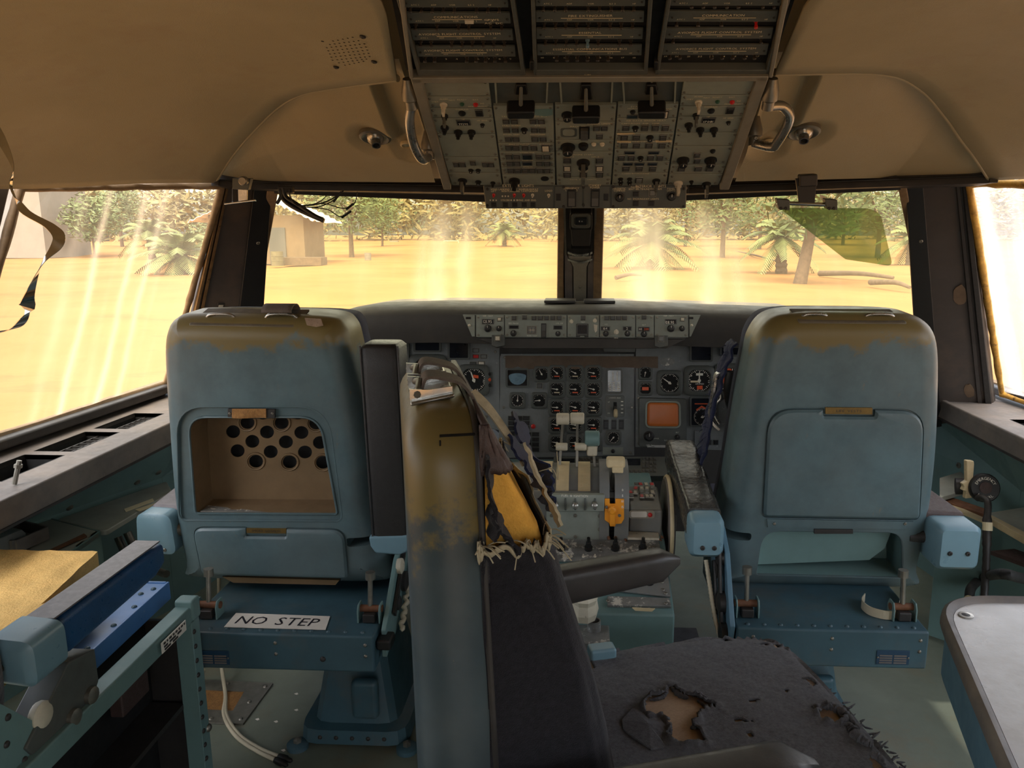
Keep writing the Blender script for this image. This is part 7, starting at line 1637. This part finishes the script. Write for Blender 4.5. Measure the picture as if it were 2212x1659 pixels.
g = G(); bk = [(-1.42, .50), (-.93, .50), (-.905, .62), (-.905, .83), (-.95, .98), (-1.42, 1.0)]; g.prism([V((x, 1.07, z)) for x, z in roundpoly(bk, .03, 4)], (0, -.09, 0)); g.build('backrest', 'felt', js, bevel=.02, seg=3)
g = G(); g.prism([V((-.93, y, z)) for y, z in ((1.05, .52), (1.17, .60), (1.24, .585), (1.24, .52), (1.20, .48), (1.08, .47))], (.05, 0, 0)); hb = g.build('hinge_bracket', 'panel_dark', js, bevel=.003)
g = G(); g.lathe((-.885, 1.10, .545), (1, 0, 0), [(.022, -.01), (.024, -.006), (.024, .002), (.018, .006), (.008, .008)], 18); g.build('roller', 'white_worn', hb, smooth=40)
for y, z in ((1.16, .50), (1.21, .51)): g = G(); g.lathe((-.882, y, z), (1, 0, 0), [(.016, 0), (.016, .01), (.008, .014)], 12); g.build('pivot', 'steel_dull', hb, smooth=40)
# base locker: sloping top beam, riveted post, dark open side
g = G(); g.prism([V((-.905, 1.0, .50)), V((-.868, 1.0, .50)), V((-.875, 1.585, .50)), V((-.912, 1.585, .50))], (0, 0, -.042)); tb = g.build('top_beam', 'teal', js, bevel=.004)
g = G(); g.prism([V((-.866, y, z)) for y, z in ((1.42, .492), (1.52, .492), (1.52, .468), (1.42, .468))], (.001, 0, 0)); lb = g.build('paper_label', 'placard', tb)
lt = G()
for z, ws in ((.4865, (.010, .006, .012, .008, .010, .007, .009, .006)), (.479, (.018, .030, .020)), (.4725, (.030, .026))):   # illegible print
    y = 1.427
    for w in ws: lt.box((-.8645, y + w / 2, z), (.0006, w * .8, .0045)); y += w + .003
lt.build('lettering', 'dark', lb)
g = G(); g.prism([V((-.912, 1.56, .515)), V((-.868, 1.56, .515)), V((-.868, 1.595, .515)), V((-.912, 1.595, .515))], (0, 0, -.05)); g.build('beam_end_cap', 'teal', js, bevel=.006)
g = G(); g.prism([V((-.912, 1.555, .465)), V((-.872, 1.555, .465)), V((-.872, 1.59, .465)), V((-.912, 1.59, .465))], (0, 0, -.465)); po = g.build('corner_post', 'teal', js, bevel=.002)
for k in range(12): inst(RIVD, 'rivet', po, look((-.872, 1.562, .44 - .036 * k), (1, 0, 0), .006))
g = G(); g.prism([V((-.99, 1.0, .46)), V((-.99, 1.585, .46)), V((-.99, 1.585, 0)), V((-.99, 1.0, 0))], (-.01, 0, 0)); g.build('locker_back', 'void', js)
g = G(); g.prism([V((-.99, 1.57, .46)), V((-.90, 1.57, .46)), V((-.90, 1.57, 0)), V((-.99, 1.57, 0))], (0, .01, 0)); g.build('locker_end', 'dark', js)
g = G(); g.box((-.95, 1.28, .255), (.08, .56, .012)); g.build('locker_shelf', 'dark', js)
g = G(); g.box((-.965, 1.45, .36), (.03, .10, .06)); g.build('clip', 'leather_brown', js, bevel=.004)
g = G(); g.prism([V((-.885, 1.0, .47)), V((-.885, 1.12, .50)), V((-.885, 1.02, .62)), V((-.885, 1.0, .62))], (-.01, 0, 0)); sidep = g.build('side_plate', 'teal', js)
for y, z in ((1.02, .55), (1.05, .50), (1.03, .59)): inst(RIVD, 'rivet', sidep, look((-.885, y, z), (1, 0, 0), .006))
inst(RIV, 'stud', po, look((-.872, 1.585, .18), (1, 0, 0), .010))
# ------------------------------------------------------------------ folding table at the right edge
tb_ = thing('work_table', (.85, 1.0, 0), 'pale worn table with rounded corner at the right edge', 'table')
to = roundpoly([(.475, .70), (.62, 1.285), (1.3, 1.285), (1.3, .70)], [.02, .10, .02, .02], 8)
g = G(); g.prism([V((x, y, .70)) for x, y in inset(to, .018)], (0, 0, -.012)); g.build('table_top', 'table_top', tb_)
g = G(); g.loft([[V((x, y, z)) for x, y in inset(to, i)] for z, i in ((.675, .004), (.69, -.002), (.704, .0), (.708, .006), (.705, .014), (.697, .019))], False, False); g.build('raised_rim', 'ledge', tb_, smooth=50)
g = G(); g.loft([[V((x, y, z)) for x, y in inset(to, .008)] for z in (.682, .60)], False, True); g.build('table_skirt', 'blue', tb_, smooth=30)
ls = PZ(2086, 1330, .7); g = G(); g.lathe(ls, (0, 0, 1), [(.012, 0), (.012, .0015), (.009, .002), (.001, .002)], 18); sc_ = g.build('table_lock', 'steel', tb_, smooth=40); g = G(); g.lathe(ls + V((0, 0, .002)), (0, 0, 1), [(.007, 0), (.001, .0006)], 14); g.build('lock_face', 'black', sc_)
g = G(); g.box((1.05, .95, .35), (.06, .06, .7)); g.build('table_leg', 'teal', tb_, bevel=.004)
# ------------------------------------------------------------------ smaller fittings
# sun visor on the right, tinted plate on a sliding bracket
t = thing('sun_visor', P(1755, 440, 2.2), 'green tinted sun visor plate hanging from the right windscreen rail', 'visor')
g = G(); vo = roundpoly([(1683, 449), (1880, 450), (1902, 462), (1928, 575), (1826, 560)], [4, 22, 22, 14, 3], 5); pv = Plane(P(1755, 500, 2.2), (0, -1, -.15)); pq(g, pv, vo, -.002, .002); g.build('tinted_plate', 'visor_glass', t)
g = G(); pq(g, pv, [(1716, 385), (1762, 383), (1757, 441), (1724, 441)], .004, .014); br = g.build('bracket', 'black', t, bevel=.002)
g = G(); pq(g, pv, [(1722, 376), (1760, 374), (1760, 400), (1722, 402)], .0, .03); g.build('rail_slider', 'dark', t, bevel=.004)
a, b = pv.at(1676, 437, .01), pv.at(1800, 442, .01); g = G(); g.cyl(a, b, .0055, n=10); g.build('pivot_rod', 'chrome', t, smooth=40)
for u0, u1 in ((1674, 1702), (1777, 1804)):
    g = G(); pq(g, pv, [(u0, 428), (u1, 430), (u1, 452), (u0 + 4, 450)], -.006, .022); cl_ = g.build('clamp', 'panel_dark', t, bevel=.002)
    for u in (u0 + 9, u0 + 19): ctl(SCREWD, pv, cl_, u, 448, 3.6, name='screw', lift=.022)
# empty visor bracket on the left
t = thing('visor_bracket', P(530, 400, 2.24), 'empty visor bracket with metal cross pin on the left rail', 'bracket'); pv = Plane(P(530, 400, 2.235), (0, -1, -.1))
g = G(); pq(g, pv, [(508, 384), (548, 385), (542, 410), (508, 408)], .0, .02); g.build('slider_block', 'panel_dark', t, bevel=.002)
g = G(); c = pv.at(535, 390, .022); g.lathe(c, pv.n, [(.013, 0), (.013, .012), (.01, .015), (.001, .015)], 18); g.build('thumb_knob', 'steel_dull', t, smooth=40)
g = G(); pq(g, pv, [(517, 408), (537, 409), (536, 436), (518, 436)], .004, .010); g.build('tongue', 'steel', t, bevel=.001)
a, b = pv.at(489, 440, .012), pv.at(556, 432, .012); g = G(); g.cyl(a, b, .0035, n=10); g.build('cross_pin', 'chrome', t, smooth=40)
a, b = pv.at(506, 406, .008), pv.at(506, 438, .008); g = G(); g.cyl(a, b, .003, n=8); g.build('stem', 'black', t)
# standby compass on the centre post
t = thing('standby_compass', cpt(480, 0, .0), 'black standby compass on the centre windscreen post', 'compass'); pc = Plane(cpt(470, 0, .028), cn)
g = G(); pq(g, pc, roundpoly([(1231, 455), (1279, 455), (1279, 492), (1231, 492)], 5, 3), -.02, .012); cb_ = g.build('compass_case', 'black', t, bevel=.002)
k = pc.scale(1255, 470) * 21; m_ = pc.mat(1255, 471, .012) @ MX.Diagonal((k, k, k * .6, 1)); inst(BEZ, 'compass_bezel', cb_, m_)
g = G(); pq(g, pc, [(1243, 463), (1267, 463), (1267, 478), (1243, 478)], .014, .017); g.build('compass_window', 'screen_dark', cb_)
lt = G(); text(lt, 'E 6', pc.mat(1255, 470, .0175), .006); lt.build('lettering', 'legend', cb_)
g = G(); pq(g, pc, [(1233, 494), (1277, 494), (1274, 530), (1236, 530)], -.02, .004); g.build('lower_cover', 'dark', t, bevel=.002)
for v in (536, 551):
    g = G(); a, b = cpt(v, -.043, .02), cpt(v, .043, .02); pth = [a.lerp(b, q / 10) + cn * (.014 * math.sin(math.pi * q / 10)) for q in range(11)]; g.strip(pth, cdir, .010, .004); g.build('clip_band', 'steel', t)
g = G(); pq(g, pc, [(1234, 537), (1276, 537), (1274, 552), (1236, 552)], -.02, .0); g.build('clip_body', 'void', t)
# cable bundle hanging at the left windscreen corner
t = thing('cable_bundle', P(612, 408, 2.30), 'torn black cables dangling at the top corner of the left windscreen', 'cables')
for k, (pts, r) in enumerate((([(606, 408), (612, 430), (632, 446), (665, 462), (700, 477)], .007), ([(612, 406), (618, 425), (640, 440), (680, 466), (698, 474)], .006), ([(625, 408), (628, 428), (645, 444), (690, 440), (720, 428), (742, 412)], .002), ([(640, 444), (680, 448), (715, 436), (738, 414)], .0015), ([(645, 445), (700, 440), (740, 450), (765, 440), (772, 414)], .0015), ([(650, 447), (705, 452), (735, 468), (758, 455)], .0015), ([(604, 408), (606, 425), (598, 440)], .005), ([(655, 446), (690, 436), (712, 415)], .0013))):
    g = G(); g.tube(spline([P(u, v, 2.30 - .006 * k) for u, v in pts], 6), r, 8); g.build('wire' if r < .004 else 'cable', 'black', t, smooth=60)
for (u0, v0, u1, v1) in ((720, 436, 738, 414), (738, 470, 758, 456), (748, 452, 764, 440)): g = G(); g.cyl(P(u0, v0, 2.28), P(u1, v1, 2.28), .0035, n=8); g.build('sleeve', 'black', t)
g = G(); g.box(P(618, 410, 2.30), (.045, .02, .02)); g.build('clamp_block', 'black', t, bevel=.003)
# curled metal strip hanging in front of the left side window
sp = spline([P(u, v, y) for u, v, y in ((-30, 250, 1.2), (2, 300, 1.19), (28, 360, 1.18), (24, 405, 1.18), (52, 455, 1.17), (110, 490, 1.16), (127, 520, 1.15), (90, 570, 1.15), (62, 640, 1.16), (55, 680, 1.17), (30, 710, 1.18), (-30, 722, 1.2))], 8)
g = G(); g.strip(sp, [V((.6 + .6 * math.sin(k * .16), .9 * math.cos(k * .16), .3)) for k in range(len(sp))], [.017 - .006 * math.sin(k * .07) for k in range(len(sp))], .0008); tag(g.build('metal_strip', 'chrome', smooth=60), 'curled shiny metal strip dangling before the left side window', 'strip')
# floor access plate and cable
t = thing('floor_plate', (-1.02, 1.95, 0), 'square metal floor plate with cork-filled opening behind the left seat', 'floor plate')
A, B, C_, D = PZ(400, 1468, .001), PZ(590, 1478, .001), PZ(525, 1566, .001), PZ(380, 1560, .001)
fn = lambda u, v: A * (1 - u) * (1 - v) + B * u * (1 - v) + C_ * u * v + D * (1 - u) * v
g = G(); i_ = [fn(a, b) for a, b in ((.15, .25), (.74, .25), (.74, .72), (.15, .72))]; o_ = [A, B, C_, D]
for k in range(4): g.prism([o_[k], o_[(k + 1) % 4], i_[(k + 1) % 4], i_[k]], (0, 0, .004))
fp = g.build('plate_frame', 'steel_dull', t); g = G(); g.prism(i_, (0, 0, .0015)); g.build('cork_fill', 'cork', t)
for a, b in ((.06, .1), (.94, .1), (.92, .9), (.5, .08), (.5, .92), (.88, .5)): inst(RIV, 'rivet', fp, look(fn(a, b) + V((0, 0, .004)), (0, 0, 1), .007))
t = thing('floor_cable', PZ(560, 1600, 0), 'twin cream cable with black plugs lying on the floor', 'cable')
for d in (0, 1):
    pts = spline([V((-1.09, 2.12, .31)), V((-1.085, 2.08, .06)), PZ(487, 1500, .006), PZ(484, 1545, .006) + V((.007 * d, 0, 0)), PZ(510, 1590, .006) + V((.008 * d, .004 * d, 0)), PZ(555, 1622, .006) + V((.006 * d, .008 * d, 0)), PZ(598, 1643, .006) + V((.004 * d, .014 * d, 0))], 8)
    g = G(); g.tube(pts, .0055, 8); g.build('cable', 'cable_white', t, smooth=60)
    e = pts[-1]; dr_ = (pts[-1] - pts[-3]).normalized(); g = G(); g.lathe(e, dr_, [(.008, -.005), (.009, .004), (.009, .02), (.006, .024), (.006, .034), (.003, .038)], 12); g.build('plug', 'black', t, smooth=40)
g = G(); pts = spline([P(440, 1448, 2.0), P(428, 1462, 1.95), PZ(420, 1475, .006)], 6); g.tube(pts, .006, 8); tag(g.build('short_cable', 'cable_white', smooth=60), 'short cream cable end beside the floor plate', 'cable')
random.seed(21)
for k, (u, v) in enumerate(((640, 1500), (612, 1622), (556, 1555), (640, 1535), (596, 1560))):
    p = PZ(u, v, 0); g = G(); g.add([p + V((.006 * math.cos(a), .004 * math.sin(a), .001 + .002 * (q % 2))) for q, a in enumerate([0, 1.2, 2.4, 3.5, 5])], [(0, 1, 2, 3, 4)]); tag(g.build('paper_scrap', 'placard', solid=.001), ('tiny pale scrap nearest the seat base on the floor', 'tiny pale scrap beside the black cable plugs', 'tiny pale scrap at the corner of the floor plate', 'tiny pale scrap midway between floor plate and seat base', 'tiny pale scrap just right of the floor plate edge')[k], 'scrap', 'scraps on the floor')
# oxygen regulator and hose on the right wall
t = thing('oxygen_regulator', P(2100, 1060, 2.312), 'black oxygen regulator with emergency knob and hose at the right wall', 'regulator')
g = G(); kc = P(2128, 1054, 2.288); ax = (EYE - kc).normalized() * .5 + V((.1, -.8, .2)); ax.normalize(); g.lathe(kc - ax * .05, ax, [(.028, 0), (.028, .02), (.041, .026), (.044, .03), (.044, .048), (.040, .053), (.001, .053)], 24); kn = g.build('emergency_knob', 'black', t, smooth=40)
g = G(); g.lathe(kc + ax * .003, ax, [(.018, 0), (.018, .003), (.011, .004), (.001, .004)], 18); g.build('knob_centre', 'leather_brown', kn, smooth=40)
q = ax.to_track_quat('Z', 'Y').to_matrix().to_4x4(); lt = G()
for s_, sgn in (('EMERGENCY', 1), ('NORMAL', -1)):
    for i, ch in enumerate(s_):
        an = sgn * (math.pi / 2) - sgn * (i - (len(s_) - 1) / 2) * .27 * 1.0; m = q.copy(); m.translation = kc + ax * .0038; m = m @ MX.Translation((.029 * math.cos(an), .029 * math.sin(an), 0)) @ MX.Rotation(an - sgn * math.pi / 2, 4, 'Z'); text(lt, ch, m, .0085)
lt.build('lettering', 'legend', kn)
g = G(); g.cyl(kc - ax * .05, kc - ax * .05 + V((-.06, .02, -.005)), .024, .026, 16); g.build('regulator_body', 'dark', t, smooth=40)
g = G(); pl_ = Plane(P(2085, 1040, 2.325), (0, -1, .1)); pq(g, pl_, [(2081, 992), (2097, 993), (2098, 1000), (2095, 1040), (2100, 1046), (2098, 1072), (2078, 1074), (2080, 1058), (2072, 1056), (2076, 1048), (2072, 1042), (2082, 1036)], 0, .02); g.build('mask_bracket', 'cream', t, bevel=.003)
g = G(); hs = spline([P(2112, 1076, 2.275), P(2125, 1076, 2.250), P(2134, 1088, 2.225), P(2132, 1130, 2.200), P(2131, 1200, 2.163), P(2126, 1300, 2.100), P(2124, 1400, 2.050)], 10); nn = len(hs); g.tube(hs, [.010 + (.0012 if (k % 2 and k > nn * .45) else 0) + (.002 if .45 < k / nn < .62 else 0) for k in range(nn)], 12); g.build('hose', 'dark', t, smooth=60)
g = G(); g.cyl(P(2133, 1128, 2.197), P(2133, 1146, 2.190), .0135, n=14); g.build('yellow_tag', 'legend_dim', t)
t = thing('console_hose', P(2120, 1240, 1.9), 'thick black hose arching along the right console behind the table', 'hose'); g = G(); g.tube(spline([P(2094, 1300, 2.250), P(2098, 1270, 2.275), P(2125, 1248, 2.325), P(2165, 1240, 1.9), P(2212, 1250, 1.95), P(2300, 1262, 2.0)], 8), .014, 10); g.build('hose', 'rubber', t, smooth=60); g = G(); g.cyl(P(2088, 1330, 1.79), P(2093, 1296, 2.250), .015, n=12); g.build('hose_end', 'cream', t)
# speaker grille drilled in the left roof lining, with screws
pg = Plane(P(750, 105, 1.6), (0.28, -.10, -1))
t = thing('ceiling_speaker', pg.at(750, 105), 'drilled speaker grille in the left roof lining', 'speaker'); hole_me = G().lathe((0, 0, 0), (0, 0, 1), [(1, 0), (.9, .02), (.02, .02)], 10, False, True).mesh('grille_hole'); hole_me.materials.append(MATS['void'])
rl_ = [o for o in bpy.data.objects if o.name.startswith('roof_lining_panel')][0]; rt_ = tree_of(rl_)
mp = lambda x, y: (460 + x / 4.366, 40 + y / 4.366)
def on_lining(u, v):
    p, n, i, d = rt_.ray_cast(EYE, ray(u, v).normalized())
    if p is None: return pg.at(u, v), pg.n
    n = n if n.dot(EYE - p) > 0 else -n; return p + n * .0042, n
rows = [(y, x0, x1, n) for y, x0, x1, n in ((175, 1135, 1320, 5), (208, 1105, 1375, 7), (238, 1075, 1430, 9), (268, 1090, 1445, 9), (298, 1105, 1458, 9), (328, 1118, 1470, 9), (358, 1130, 1480, 9), (382, 1190, 1450, 7), (405, 1247, 1422, 5))]
for y, x0, x1, n in rows:
    for k in range(n):
        q = k / (n - 1); p, nn = on_lining(*mp(x0 + (x1 - x0) * q, y + 14 - 36 * q)); inst(hole_me, 'grille_hole', t, look(p + nn * .0006, nn, .0021))
p, nn = on_lining(*mp(1035, 192)); inst(hole_me, 'grille_hole', t, look(p + nn * .0006, nn, .0032))
for x, y in ((1415, 145), (1523, 384), (1163, 436)): p, nn = on_lining(*mp(x, y)); inst(SCREWD, 'screw', t, look(p, nn, .006))
